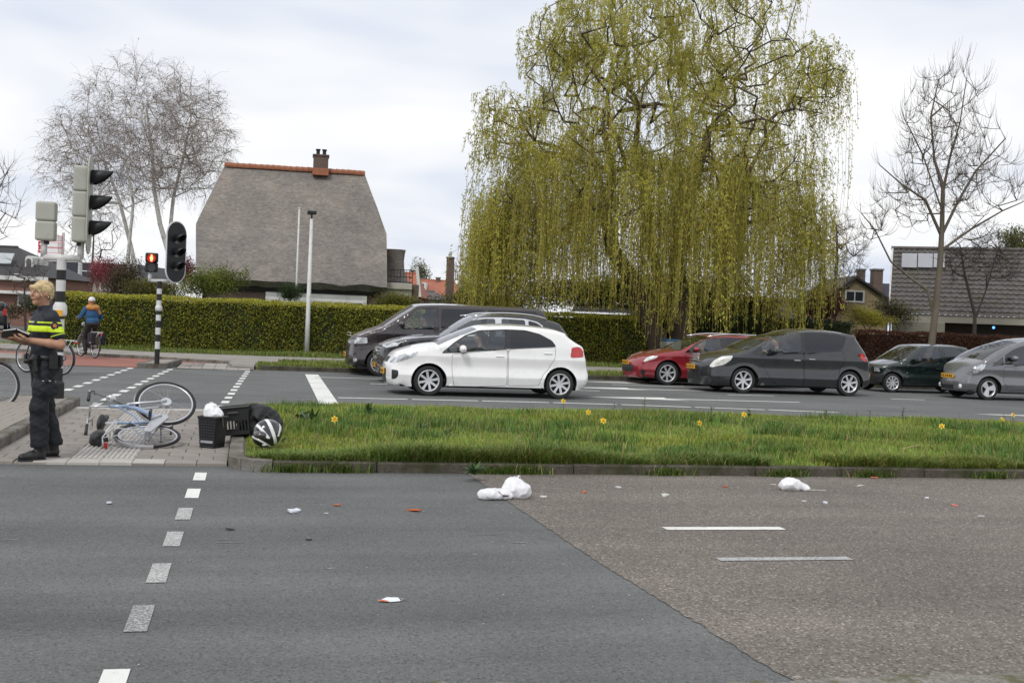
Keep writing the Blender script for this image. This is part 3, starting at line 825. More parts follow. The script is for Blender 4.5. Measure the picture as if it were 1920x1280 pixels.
    if 'rails' in spec:
        a, b = PF(spec['rails'][0]), PF(spec['rails'][1])
        for sgn in (-1, 1):
            pts = []
            for t in np.linspace(0, 1, 12):
                x = a[0] + (b[0] - a[0]) * t; zt = np.interp(x, C[:, 0][np.argsort(C[:, 0])], C[:, 1][np.argsort(C[:, 0])])
                i_ = int(np.argmin(abs(C[:, 0] - x) + (np.array([s != 'roof' for s in segof]) * 9))); zt = C[i_][1]
                pts.append((x, W + sgn * (half(x, zt - .02) - .03), zt + .02 + .03 * math.sin(math.pi * min(max(t, .0), 1)) ** .4))
            MB().tube(pts, .018, 8).build('roof_rail', CHROME, root, smooth=True)
    root['_x'] = sx
    return root, dict(top=float(C[:, 1].max()), root=root, W=W, belt=zbelt, seat=sx, L=Lx, half=half, PF=PF, C=C, segof=segof)

Z4, Z5, Z6 = ((630, 550), 3.918), ((1160, 600), 4.0), ((1600, 600), 6.0)
kia, kia_i = car('hatchback', 'small white hatchback with black lower grille beside the edge line', dict(org=Z4[0], k=Z4[1], Y=22.42, cat='car', W=.86, r=.298, tw=.195, spokes=8, paint=paint('paint_white', (.86, .855, .845)), cn=.10, tf=.26,
    chain=[('nose', [(400, 688), (365, 660), (350, 625), (348, 560), (352, 510), (375, 470), (395, 448)]), ('bonnet', [(395, 448), (430, 420), (500, 395), (580, 375), (650, 363), (705, 357)]),
           ('windscreen', [(705, 357), (790, 318), (890, 280), (985, 247)]), ('roof', [(985, 247), (1060, 231), (1200, 223), (1350, 229), (1500, 243), (1600, 258), (1685, 283)]),
           ('rear_window', [(1685, 283), (1700, 305), (1740, 338), (1785, 372)]), ('tail', [(1785, 372), (1815, 395), (1826, 470), (1836, 540), (1848, 600), (1838, 655), (1812, 695)])],
    wins=[[(790, 430), (870, 368), (960, 314), (1060, 280), (1250, 273), (1243, 405), (900, 428)], [(1295, 273), (1400, 279), (1500, 307), (1580, 352), (1612, 388), (1285, 401)]],
    band=[[(772, 440), (868, 360), (958, 305), (1060, 270), (1260, 264), (1400, 270), (1505, 298), (1592, 346), (1624, 394), (1270, 409), (890, 438)]],
    glass=[GLASS, GLASS_D, GLASS_D],
    side=[('headlight', [(412, 505), (440, 470), (520, 438), (612, 420), (590, 452), (540, 480), (425, 518)], LENS), ('tail_light', [(1735, 398), (1800, 393), (1822, 420), (1824, 470), (1725, 474)], TAIL), ('fog_lamp_recess', [(385, 580), (420, 560), (466, 566), (460, 610), (440, 632), (388, 632)], BLACKP)],
    doors=[[(852, 445), (1262, 410), (1256, 680), (870, 690), (852, 600)], [(1268, 410), (1620, 396), (1610, 480), (1560, 560), (1520, 600), (1492, 678), (1262, 680)]],
    wheels=[(683, 648), (1648, 665)], mirror=(925, 405), handles=[(1205, 462), (1560, 442)], lamp=(.62, .80, .62), grille=[(.62, .70, 0, .45), (.24, .48, 0, .55)], platez=.44, tlamp=(.72, .98, .72), seat=1.95))
mer, mer_i = car('minivan', 'dark grey compact minivan with lit headlight and yellow plate', dict(org=Z5[0], k=Z5[1], Y=26.15, cat='car', W=.90, r=.315, tw=.205, spokes=7, paint=paint('paint_dark_grey', (.032, .033, .036), .3), cn=.22, tf=.30, tum=.15,
    chain=[('nose', [(690, 508), (600, 502), (556, 480), (545, 440), (548, 360), (560, 315), (590, 294)]), ('bonnet', [(590, 294), (640, 266), (720, 238), (800, 222), (838, 213)]),
           ('windscreen', [(838, 213), (930, 170), (1040, 126), (1180, 92)]), ('roof', [(1180, 92), (1260, 76), (1350, 67), (1500, 70), (1640, 84), (1765, 106)]),
           ('rear_window', [(1765, 106), (1800, 170), (1842, 248)]), ('tail', [(1842, 248), (1865, 300), (1874, 370), (1876, 440), (1862, 490), (1830, 505)])],
    wins=[[(1075, 195), (1150, 155), (1250, 112), (1382, 100), (1376, 236), (1080, 254)], [(1404, 100), (1520, 101), (1640, 112), (1716, 131), (1695, 180), (1668, 219), (1560, 232), (1404, 238)]],
    band=[[(1000, 245), (1060, 198), (1150, 148), (1250, 104), (1390, 92), (1520, 93), (1645, 104), (1726, 126), (1702, 184), (1674, 226), (1560, 240), (1400, 246), (1075, 264), (1015, 264)]],
    glass=[GLASS, GLASS_D, GLASS_D],
    side=[('headlight', [(655, 345), (690, 305), (770, 275), (860, 265), (845, 300), (800, 335), (720, 355)], LENS_W), ('tail_light', [(1802, 255), (1840, 250), (1860, 275), (1864, 318), (1830, 300)], TAIL)],
    doors=[[(1062, 268), (1388, 248), (1386, 500), (1190, 490), (1130, 430), (1080, 340)], [(1396, 248), (1680, 230), (1700, 300), (1660, 380), (1620, 500), (1394, 500)]],
    wheels=[(940, 462), (1735, 487)], mirror=(1155, 232), mirrorm=GLOSSB, handles=[(1338, 303), (1448, 295)], handlem=CHROME, lamp=(.78, 1.0, .60), lampm=LENS_W, grille=[(.74, .96, 0, .42), (.28, .44, 0, .62)], grillem=BLACKP, platez=.60, tlamp=(.82, 1.1, .75), seat=2.15))
meg, meg_i = car('estate_car', 'dark red estate car with silver roof rails by the far kerb', dict(org=Z5[0], k=Z5[1], Y=28.9, cat='car', W=.89, r=.315, tw=.2, spokes=7, paint=paint('paint_red', (.27, .014, .022), .15), cn=.24, tf=.30,
    chain=[('nose', [(170, 445), (90, 438), (58, 425), (48, 390), (52, 340), (75, 300), (95, 283)]), ('bonnet', [(95, 283), (160, 250), (260, 225), (375, 211)]),
           ('windscreen', [(375, 211), (470, 165), (540, 135), (605, 117)]), ('roof', [(605, 117), (680, 109), (800, 107), (990, 116), (1150, 130), (1250, 150)]),
           ('rear_window', [(1250, 150), (1280, 180), (1310, 220)]), ('tail', [(1310, 220), (1325, 270), (1335, 350), (1330, 430), (1300, 455)])],
    wins=[[(530, 238), (590, 190), (670, 150), (776, 138), (772, 238)], [(818, 138), (1000, 145), (1180, 162), (1230, 200), (1200, 232), (818, 240)]],
    band=[[(490, 246), (575, 185), (662, 143), (780, 130), (1000, 138), (1190, 154), (1240, 198), (1205, 240), (800, 248)]],
    glass=[GLASS, GLASS_D, GLASS_D],
    side=[('headlight', [(130, 320), (150, 292), (220, 272), (300, 268), (285, 287), (220, 310), (150, 324)], LENS_W), ('fog_light_recess', [(160, 385), (190, 368), (215, 385), (205, 405), (170, 408)], BLACKP)],
    doors=[[(505, 250), (790, 250), (790, 430), (530, 430), (505, 360)], [(798, 250), (1200, 242), (1180, 330), (1080, 430), (798, 430)]],
    wheels=[(370, 420), (1118, 440)], mirror=(570, 218), handles=[(720, 300), (1100, 296)], lamp=(.70, .90, .58), lampm=LENS_W, grille=[(.30, .50, 0, .6), (.60, .64, 0, .45)], platez=.56, rails=((680, 109), (1230, 145)), seat=2.1, tlamp=(.7, 1.0, .75)))
sei, sei_i = car('city_car', 'dark green three door city car with chrome wheel covers', dict(org=Z6[0], k=Z6[1], Y=28.45, cat='car', W=.755, r=.262, tw=.165, spokes=9, paint=paint('paint_dark_green', (.008, .017, .015), .2), cn=.15, tf=.24, tum=.11,
    chain=[('nose', [(200, 748), (155, 725), (140, 650), (146, 560), (152, 512)]), ('bonnet', [(152, 512), (185, 490), (260, 468), (362, 444)]),
           ('windscreen', [(362, 444), (440, 390), (520, 335), (592, 290)]), ('roof', [(592, 290), (640, 278), (760, 271), (1000, 274), (1150, 282), (1270, 298)]),
           ('rear_window', [(1270, 298), (1310, 340), (1350, 400)]), ('tail', [(1350, 400), (1395, 480), (1410, 600), (1405, 700), (1370, 745)])],
    wins=[[(690, 470), (725, 412), (795, 332), (855, 316), (988, 316), (998, 466)], [(1044, 318), (1190, 321), (1238, 342), (1245, 400), (1225, 456), (1054, 465)]],
    band=[], glass=[GLASS, GLASS, GLASS],
    side=[('headlight', [(195, 580), (205, 550), (265, 542), (262, 596), (215, 598)], LENS), ('indicator', [(262, 596), (266, 542), (300, 548), (304, 575), (290, 596)], AMBER)],
    doors=[[(600, 480), (1015, 476), (1020, 700), (640, 715), (600, 640)]],
    wheels=[(450, 718), (1334, 760)], mirror=(705, 452), mirrorm=BLACKP, handles=[(960, 550)], handlem=BLACKP, lamp=(.58, .74, .62), grille=[(.22, .48, 0, 1.01)], platez=.42, seat=1.75, zb=.2, tlamp=(.7, .95, .75)))
mit, mit_i = car('electric_car', 'silver grey egg shaped electric car with small fog lights', dict(org=Z6[0], k=Z6[1], Y=26.1, cat='car', W=.74, r=.285, tw=.165, spokes=3, wstyle='disc', paint=paint('paint_silver_grey', (.17, .175, .185), .45), cn=.20, tf=.30, tum=.14,
    chain=[('nose', [(1110, 835), (1064, 805), (1046, 740), (1050, 670), (1076, 612), (1112, 575)]), ('bonnet', [(1112, 575), (1140, 535), (1190, 475), (1285, 428)]),
           ('windscreen', [(1285, 428), (1400, 350), (1550, 280), (1700, 232)]), ('roof', [(1700, 232), (1800, 215), (1920, 205), (2100, 200), (2400, 215), (2600, 242), (2680, 262)]),
           ('rear_window', [(2680, 262), (2740, 330), (2780, 420)]), ('tail', [(2780, 420), (2830, 500), (2845, 650), (2840, 760), (2810, 845)])],
    wins=[[(1560, 522), (1622, 462), (1690, 415), (1692, 510)], [(1712, 506), (1714, 398), (1780, 356), (1860, 314), (1950, 289), (2095, 284), (2095, 478)], [(2135, 284), (2400, 299), (2555, 334), (2592, 420), (2535, 465), (2135, 475)]],
    band=[], glass=[GLASS, GLASS, GLASS_D],
    side=[('headlight', [(1365, 590), (1390, 540), (1450, 500), (1500, 490), (1490, 530), (1440, 580), (1385, 605)], LENS)],
    doors=[[(1690, 530), (2108, 490), (2110, 780), (1740, 800), (1690, 700)], [(2120, 490), (2580, 478), (2560, 560), (2440, 700), (2400, 790), (2118, 785)]],
    wheels=[(1530, 785), (2627, 830)], mirror=(1785, 430), handles=[(2040, 560), (2330, 550)], lamp=(.78, .92, .72), grille=[(.24, .37, 0, .55)], platez=.58, fog=[(.43, .33, .055, LENS_W)], seat=1.75, zb=.2, tlamp=(.8, 1.2, .75)))
van, van_i = car('passenger_van', 'long dark brown passenger van in the kerb lane beside the hedge', dict(org=Z4[0], k=Z4[1], Y=29.3, cat='van', W=.95, r=.335, tw=.215, spokes=6, paint=paint('paint_brown', (.040, .031, .033), .35), cn=.14, tf=.22, tum=.14, zb=.25,
    chain=[('nose', [(240, 572), (120, 550), (80, 522), (70, 470), (75, 400), (86, 350), (102, 328)]), ('bonnet', [(102, 328), (140, 298), (220, 265), (312, 236)]),
           ('windscreen', [(312, 236), (400, 180), (480, 130), (548, 88)]), ('roof', [(548, 88), (600, 78), (800, 76), (1100, 88), (1350, 100), (1500, 112)]),
           ('rear_window', [(1500, 112), (1540, 140), (1558, 220)]), ('tail', [(1558, 220), (1570, 300), (1580, 450), (1580, 570), (1550, 605)])],
    wins=[[(478, 262), (525, 192), (592, 124), (642, 112), (736, 114), (722, 266)], [(782, 114), (1098, 122), (1104, 266), (768, 268)], [(1125, 122), (1480, 135), (1500, 250), (1128, 268)]],
    band=[], glass=[GLASS, GLASS_D, GLASS_D],
    side=[('headlight', [(118, 340), (150, 325), (232, 322), (234, 368), (110, 372)], LENS), ('fog_lamp', [(122, 482), (140, 474), (156, 480), (158, 498), (140, 506), (124, 498)], LENS)],
    doors=[[(420, 278), (500, 190), (588, 112), (752, 100), (755, 540), (430, 540)]],
    wheels=[(325, 530), (1180, 560)], mirror=(482, 225), handles=[(700, 330)], lamp=(.93, 1.12, .62), grille=[(.98, 1.12, 0, .6), (.40, .6, 0, .7)], platez=.52, seat=2.05, tlamp=(1.0, 1.4, .85), arch=.40))
aud, aud_i = car('sport_utility_car', 'black sport utility car with chrome grille between hatchback and van', dict(org=Z4[0], k=Z4[1], Y=26.15, cat='car', W=.94, r=.36, tw=.235, spokes=5, paint=paint('paint_black', (.020, .021, .024), .2), cn=.14, tf=.24, tum=.15, zb=.22,
    chain=[('nose', [(350, 640), (308, 600), (288, 540), (280, 450), (292, 395), (327, 364)]), ('bonnet', [(327, 364), (400, 335), (520, 310), (640, 300), (735, 297)]),
           ('windscreen', [(735, 297), (830, 240), (920, 192), (988, 163)]), ('roof', [(988, 163), (1060, 150), (1200, 147), (1400, 160), (1540, 185), (1645, 214)]),
           ('rear_window', [(1645, 214), (1700, 300)]), ('tail', [(1700, 300), (1730, 400), (1742, 500), (1732, 600), (1700, 650)])],
    wins=[[(826, 302), (885, 250), (984, 202), (1100, 186), (1176, 186), (1176, 306)], [(1222, 186), (1396, 196), (1400, 304), (1222, 308)], [(1420, 200), (1478, 216), (1518, 242), (1496, 298), (1422, 302)]],
    band=[[(806, 310), (878, 242), (980, 192), (1100, 175), (1220, 175), (1400, 187), (1486, 208), (1532, 242), (1504, 308), (1220, 318)]], bandm=CHROME,
    glass=[GLASS, GLASS, GLASS_D],
    side=[('headlight', [(360, 372), (400, 364), (472, 360), (462, 384), (400, 396), (352, 402)], LENS)],
    doors=[[(800, 322), (1195, 320), (1195, 590), (830, 590)], [(1205, 320), (1500, 312), (1490, 420), (1380, 590), (1205, 590)]],
    wheels=[(565, 580), (1456, 600)], mirror=(880, 290), handles=[(1130, 380), (1440, 375)], lamp=(.84, 1.0, .6), grille=[(.42, .95, 0, .48)], grillem=CHROME, platez=.40, rails=((1010, 158), (1560, 190)), seat=2.2, tlamp=(.9, 1.2, .75)))
# horizontal bars over the black car's grille, chrome bars of the minivan's
def bars(root, inf, zs, half_w, m, cn):
    C, seg, W = inf['C'], inf['segof'], inf['W']; nose = C[[i for i in range(len(C)) if seg[i] == 'nose']]
    for z in zs:
        i = int(np.argmin(abs(nose[:, 1] - z))); w_ = inf['half'](*nose[i]); pts = []
        for y in np.linspace(-half_w, half_w, 9): pts.append((nose[i][0] - cn * (1 - abs(y / w_) ** 2.2) - .008, W + y, z))
        MB().tube(pts, .012, 6).build('grille_bar', m, root, smooth=True)
bars(aud, aud_i, (.46, .54, .62, .70, .78, .86), .46, GLOSSB, .14)
bars(mer, mer_i, (.77, .82, .87, .92), .33, CHROME, .22)
bars(van, van_i, (1.01, 1.08), .5, CHROME, .14)
# dark parked cars far up the side street
# ------------------------------------------------------------------ soft shapes: distance fields meshed by surface nets
def surface_nets(D, org, h):
    nx, ny, nz = D.shape; neg = D < 0
    corner = [(i, j, k) for i in (0, 1) for j in (0, 1) for k in (0, 1)]
    cnt = np.zeros((nx - 1, ny - 1, nz - 1), np.int8)
    for i, j, k in corner: cnt += neg[i:nx - 1 + i, j:ny - 1 + j, k:nz - 1 + k]
    act = (cnt > 0) & (cnt < 8); idx = np.argwhere(act)
    if not len(idx): return np.zeros((0, 3)), np.zeros((0, 4), int)
    vid = -np.ones(act.shape, np.int64); vid[act] = np.arange(len(idx))
    S_ = np.zeros((len(idx), 3)); nsum = np.zeros(len(idx))
    for a in range(3):
        for u in (0, 1):
            for v in (0, 1):
                c0 = [0, 0, 0]; o = [q for q in range(3) if q != a]; c0[o[0]] = u; c0[o[1]] = v; c1 = list(c0); c1[a] = 1
                d0 = D[tuple((idx + c0).T)]; d1 = D[tuple((idx + c1).T)]; m = (d0 < 0) != (d1 < 0)
                t = np.where(m, d0 / np.where(m, d0 - d1, 1), 0)
                p = np.tile(np.array(c0, float), (len(idx), 1)); p[:, a] += t
                S_[m] += p[m]; nsum[m] += 1
    V = (idx + S_ / nsum[:, None]) * h + np.array(org)
    faces = []
    for a in range(3):
        o = [q for q in range(3) if q != a]
        sl0 = [slice(None)] * 3; sl1 = [slice(None)] * 3; sl0[a] = slice(0, -1); sl1[a] = slice(1, None)
        m = neg[tuple(sl0)] != neg[tuple(sl1)]; e = np.argwhere(m)
        e = e[(e[:, o[0]] > 0) & (e[:, o[1]] > 0) & (e[:, o[0]] < act.shape[o[0]]) & (e[:, o[1]] < act.shape[o[1]]) & (e[:, a] < act.shape[a])]
        if not len(e): continue
        q = []
        for u, v in ((0, 0), (1, 0), (1, 1), (0, 1)):
            c = e.copy(); c[:, o[0]] -= u; c[:, o[1]] -= v; q.append(vid[tuple(c.T)])
        q = np.stack(q, 1); ins = neg[tuple(e.T)]
        if a == 1: ins = ~ins
        q[~ins] = q[~ins][:, ::-1]
        faces.append(q[:, ::-1])
    Fq = np.concatenate(faces); Fq = Fq[(Fq >= 0).all(1)]
    return V, Fq
class Field:
    """list of blended primitives -> mesh"""
    def __init__(s, k=.03): s.p = []; s.k = k
    def cap(s, a, b, ra, rb=None, k=None, sub=False):
        s.p.append(('c', np.array(a, float), np.array(b, float), ra, ra if rb is None else rb, s.k if k is None else k, sub)); return s
    def chain(s, pts, rads, k=None):
        for i in range(len(pts) - 1): s.cap(pts[i], pts[i + 1], rads[i], rads[i + 1], k)
        return s
    def ell(s, c, r, M=None, k=None, sub=False):
        s.p.append(('e', np.array(c, float), np.array(r, float), M, None, s.k if k is None else k, sub)); return s
    def box(s, c, r, M=None, rd=.02, k=None, sub=False):
        s.p.append(('b', np.array(c, float), np.array(r, float), M, rd, s.k if k is None else k, sub)); return s
    def mesh(s, h, noise=None, cut=None):
        lo, hi = np.full(3, 9e9), np.full(3, -9e9)
        for q in s.p:
            if q[6]: continue
            if q[0] == 'c':
                rr = max(q[3], q[4]); lo = np.minimum(lo, np.minimum(q[1], q[2]) - rr); hi = np.maximum(hi, np.maximum(q[1], q[2]) + rr)
            else:
                rr = np.linalg.norm(q[2]) if q[3] is not None or q[0] == 'b' else q[2]; lo = np.minimum(lo, q[1] - rr); hi = np.maximum(hi, q[1] + rr)
        lo -= .02 + 2 * h; hi += .02 + 2 * h
        n = np.ceil((hi - lo) / h).astype(int) + 1
        D = np.full(n, 1.0, np.float32)
        ax = [lo[i] + np.arange(n[i]) * h for i in range(3)]
        for q in s.p:
            if q[0] == 'c':
                rr = max(q[3], q[4]); a = np.minimum(q[1], q[2]) - rr; b = np.maximum(q[1], q[2]) + rr
            else:
                rr = np.linalg.norm(q[2]); a = q[1] - rr; b = q[1] + rr
            pad = q[5] + 3 * h
            i0 = np.clip(np.floor((a - pad - lo) / h).astype(int), 0, n - 1); i1 = np.clip(np.ceil((b + pad - lo) / h).astype(int) + 1, 1, n)
            sl = tuple(slice(i0[i], i1[i]) for i in range(3))
            P = np.stack(np.meshgrid(*[ax[i][sl[i]] for i in range(3)], indexing='ij'), -1)
            if q[0] == 'c':
                ab = q[2] - q[1]; t = np.clip(((P - q[1]) @ ab) / (ab @ ab + 1e-12), 0, 1)
                d = np.linalg.norm(P - q[1] - t[..., None] * ab, axis=-1) - (q[3] + (q[4] - q[3]) * t)
            else:
                L_ = P - q[1]
                if q[3] is not None: L_ = L_ @ np.array(q[3].to_3x3())       # rotate into local axes
                if q[0] == 'e':
                    k0 = np.linalg.norm(L_ / q[2], axis=-1); k1 = np.linalg.norm(L_ / q[2] ** 2, axis=-1); d = k0 * (k0 - 1) / (k1 + 1e-9)
                else:
                    w = np.abs(L_) - (q[2] - q[4]); d = np.linalg.norm(np.maximum(w, 0), axis=-1) + np.minimum(w.max(-1), 0) - q[4]
            o = D[sl]; k = q[5]
            if q[6]:
                D[sl] = np.maximum(o, -d)
            elif k > 0:
                hh = np.clip(.5 + .5 * (o - d) / k, 0, 1); D[sl] = o * (1 - hh) + d * hh - k * hh * (1 - hh)
            else: D[sl] = np.minimum(o, d)
        if noise is not None or cut is not None:
            P = np.stack(np.meshgrid(*ax, indexing='ij'), -1)
            if noise is not None: D += noise(P).astype(np.float32)
            if cut is not None: D = np.maximum(D, cut(P).astype(np.float32))
        D[0] = D[-1] = 1; D[:, 0] = D[:, -1] = 1; D[:, :, 0] = D[:, :, -1] = 1
        return surface_nets(D, lo, h)
    def build(s, name, m, parent=None, h=.008, noise=None, cut=None):
        V, Fq = s.mesh(h, noise, cut)
        return npmesh(name, V, Fq, m, parent, smooth=True)
def wav(seed, freq, amp, oct=3):
    """smooth pseudo-noise for crumpled cloth and bags"""
    r = np.random.default_rng(seed); terms = []
    for o in range(oct):
        for _ in range(5): terms.append((r.normal(size=3) * freq * 1.7 ** o, r.uniform(0, 6.28), amp / 1.7 ** o / 3))
    def f(P):
        s_ = np.zeros(P.shape[:-1])
        for w, ph, a in terms: s_ += a * np.sin(P @ w + ph)
        return s_
    return f
def creases(seed, freq, amp):
    b = wav(seed, freq, 1.0, 2)
    return lambda P: amp * (np.abs(b(P)) - .4)

# ------------------------------------------------------------------ people
SKIN = mat('skin', (.52, .30, .21), .5, .08, 12, bump=.03, bscale=60)
SKIN_T = mat('skin_tanned', (.44, .235, .15), .5, .08, 12, bump=.03, bscale=60)
HAIR_B = mat('hair_blonde', (.60, .45, .24), .55, .45, 60, stretch=(.35, 1, 1.2), bump=.7, bscale=160)
HAIR_D = mat('hair_dark', (.03, .02, .014), .5, .3, 40, bump=.4, bscale=120)
NAVY = mat('uniform_navy', (.0065, .0075, .012), .75, .2, 14, bump=.12, bscale=120)
NAVY_S = mat('shirt_navy', (.011, .014, .024), .7, .2, 14, bump=.12, bscale=140)
HIVIS = mat('hi_vis_yellow', (.62, .80, .02), .6, .08, 10, emit=((.55, .85, .02), .05))
LEATHER = mat('black_leather', (.012, .012, .013), .45, .25, 20, bump=.15, bscale=80)
EYE = mat('eye_dark', (.02, .015, .012), .2, .1, 5); LIP = mat('lips', (.42, .16, .13), .45, .1, 20); EYEW = mat('eye_white', (.6, .58, .56), .3, .05, 5)
def V_(*a): return np.array(a, float)
def head_field(f, c, yaw=0.0, tilt=0.0, s=1.0):
    """head facing -x in local axes; c = centre of the skull"""
    Mr = Matrix.Rotation(yaw, 4, 'Z') @ Matrix.Rotation(tilt, 4, 'Y'); m3 = np.array(Mr.to_3x3())
    T = lambda x, y, z: np.array(c) + m3 @ (np.array((x, y, z)) * s)
    f.ell(T(.012, 0, .025), np.array((.097, .076, .092)) * s, Mr, k=.02)
    f.ell(T(-.020, 0, -.035), np.array((.070, .062, .078)) * s, Mr, k=.03)
    f.cap(T(-.068, 0, -.092), T(-.05, 0, -.082), .024 * s, .034 * s, k=.03)          # chin
    f.cap(T(-.093, 0, .022), T(-.112, 0, -.018), .009 * s, .014 * s, k=.014)          # nose
    for sy in (-1, 1):
        f.ell(T(-.080, sy * .030, .026), np.array((.016, .026, .009)) * s, Mr, k=.014)  # brow
        f.ell(T(-.066, sy * .040, -.028), np.array((.026, .024, .026)) * s, Mr, k=.02)  # cheek
        f.ell(T(.012, sy * .078, -.006), np.array((.020, .008, .032)) * s, Mr, k=.008)  # ear
        f.ell(T(-.094, sy * .031, .006), np.array((.014, .017, .010)) * s, Mr, k=0, sub=True)  # eye sockets
    f.ell(T(-.094, 0, -.052), np.array((.012, .026, .011)) * s, Mr, k=.008)             # lips
    return T, Mr
def hand(f, wrist, dirv, palm_n, s=1.0, curl=.9, side=1):
    """palm, four fingers of unequal length and a thumb; dirv towards the fingers, palm_n out of the palm"""
    d = np.array(dirv, float); d /= np.linalg.norm(d); n = np.array(palm_n, float); n -= d * (n @ d); n /= np.linalg.norm(n); w = np.cross(d, n) * side
    W_ = np.array(wrist, float)
    Mr = Matrix(((d[0], w[0], n[0], 0), (d[1], w[1], n[1], 0), (d[2], w[2], n[2], 0), (0, 0, 0, 1)))
    f.box(W_ + d * .045 * s, np.array((.045, .038, .014)) * s, Mr, rd=.013 * s, k=.018)
    for i, (off, ln) in enumerate(((-.029, .066), (-.010, .076), (.010, .071), (.028, .055))):
        p = W_ + (d * .084 + w * off) * s; a = 0.0; pts = [p]
        for j, fr in enumerate((.44, .32, .26)):
            a += curl * (.55 if j == 0 else .75); p = p + (d * math.cos(a) + n * math.sin(a)) * ln * fr * s; pts.append(p)
        f.chain(pts, [.0098 * s, .009 * s, .0082 * s, .0072 * s], k=.006)
    p = W_ + (d * .022 - w * .032) * s; q = p + (d * .030 - w * .022 + n * .012) * s; r_ = q + (d * .030 + n * .016) * s; t = r_ + (d * .020 + w * .010 + n * .012) * s
    f.chain([p, q, r_, t], [.015 * s, .0125 * s, .0105 * s, .0085 * s], k=.01)
# ------------------------------------------------------------------ policewoman
def put(root, loc, rz): root.location = loc; root.rotation_euler = (0, 0, rz)
def face(T, Mr, root, body, s=1.0):
    for sy in (-1, 1):
        MB().ball(T(-.0775, sy * .031, .006), .0112 * s, 10, 8).build('eye', EYEW, body, smooth=True)
        MB().ball(T(-.0855, sy * .0312, .006), .0060 * s, 8, 6).build('iris', EYE, body, smooth=True)
        MB().tube([T(-.098, sy * .012, .030), T(-.098, sy * .030, .036), T(-.086, sy * .050, .030)], .0045 * s, 6).build('eyebrow', HAIR_B, body, smooth=True)
    MB().tube([T(-.098, -.022, -.052), T(-.106, 0, -.049), T(-.098, .022, -.052)], [.003 * s, .0065 * s, .003 * s], 8).build('lips', LIP, body, smooth=True)
def police():
    root = empty('person', label='person in dark police uniform with yellow chest band writing in a notebook', cat='person')
    hc = V_(-.035, 0, 1.602)
    SL, SR = V_(.015, -.178, 1.375), V_(.0, .178, 1.375)
    EL, ER = V_(.085, -.235, 1.115), V_(-.04, .245, 1.12)
    WL, WR = V_(-.175, -.155, 1.150), V_(-.29, .055, 1.165)
    HL, HR = V_(.0, -.085, .90), V_(.01, .085, .90)
    KL, KR = V_(-.055, -.10, .50), V_(.06, .085, .50)
    AL, AR = V_(-.045, -.125, .10), V_(.14, .06, .10)
    f = Field(.03)
    T, Mr = head_field(f, hc, yaw=R(16), tilt=R(-2))
    f.cap((.005, 0, 1.41), hc + V_(.012, 0, -.07), .056, .05, k=.03)
    f.ell((.005, 0, 1.25), (.095, .14, .19)); f.ell((.0, 0, 1.0), (.10, .145, .14))
    f.cap((.01, -.10, 1.385), SL, .05, .045); f.cap((.01, .10, 1.385), SR, .05, .045)
    for S1, E1, W1 in ((SL, EL, WL), (SR, ER, WR)):
        f.chain([S1, S1 + (E1 - S1) * .5, E1, E1 + (W1 - E1) * .35, W1], [.045, .045, .040, .041, .027], k=.02)
    for H1, K1, A1 in ((HL, KL, AL), (HR, KR, AR)): f.chain([H1, K1, A1], [.085, .055, .04])
    hand(f, WL + V_(-.005, 0, 0), (-1, .32, .10), (.1, .25, 1), curl=.55, side=1)
    hand(f, WR + V_(-.005, 0, 0), (-1, -.25, .12), (.1, -.3, 1), curl=.75, side=-1)
    body = f.build('body', SKIN_T, root, h=.0075)
    face(T, Mr, root, body)
    # shirt with short sleeves, tucked in
    def shirt(infl=0.0):
        g = Field(.03)
        g.ell((.0, 0, 1.265), (.118 + infl, .160 + infl, .175)); g.ell((-.035, -.06, 1.285), (.085 + infl, .075 + infl, .08), k=.05); g.ell((-.035, .06, 1.285), (.085 + infl, .075 + infl, .08), k=.05)
        g.ell((.005, 0, 1.09), (.112 + infl, .143 + infl, .15), k=.05); g.ell((.005, 0, 1.0), (.118 + infl, .155 + infl, .08), k=.04)
        g.cap((.012, -.09, 1.395), SL, .066 + infl, .062 + infl); g.cap((.012, .09, 1.395), SR, .066 + infl, .062 + infl)
        for S1, E1 in ((SL, EL), (SR, ER)):
            g.cap(S1, S1 + (E1 - S1) * .66, .064 + infl, .062 + infl, k=.02)
        g.cap((.012, 0, 1.415), (-.004, 0, 1.462), .066, .061, k=.02)
        return g
    fold = wav(3, 22, .006)
    shirt().build('shirt', NAVY_S, root, h=.0075, noise=fold, cut=lambda P: np.maximum(.965 - P[..., 2], np.where(np.hypot(P[..., 0] + .01, P[..., 1]) < .05, P[..., 2] - 1.475, -1)))
    front = lambda P: np.where(np.abs(P[..., 1]) < .165, P[..., 0] - .055, -1.0)
    shirt(.0045).build('hi_vis_band', HIVIS, root, h=.008, noise=fold, cut=lambda P: np.maximum(np.abs(P[..., 2] - 1.262 - .05 * P[..., 1] * 0) - .030, front(P)))
    shirt(.004).build('hi_vis_piping', HIVIS, root, h=.0055, noise=fold, cut=lambda P: np.maximum(np.abs(P[..., 2] - 1.322) - .0085, np.where(np.abs(P[..., 1]) < .165, np.maximum(P[..., 0] - .03, .02 - np.abs(P[..., 1] + .09) * 1.0 + .035 * 0), -1.0)))
    for S1, E1 in ((SL, EL), (SR, ER)):
        c = S1 + (E1 - S1) * .655; d = (E1 - S1) / np.linalg.norm(E1 - S1); r_ = .0645
        a = np.cross(d, (0, 0, 1.0)); a /= np.linalg.norm(a); b = np.cross(d, a)
        MB().tube([c + (a * math.cos(t) + b * math.sin(t)) * r_ for t in np.linspace(0, 2 * math.pi, 24, endpoint=False)], .0045, 6, closed=True).build('sleeve_edge', HIVIS, root, smooth=True)
    # sleeve emblem, collar badge, chest and leg lettering strips
    em = SL + (EL - SL) * .30 + V_(-.02, -.066, 0)
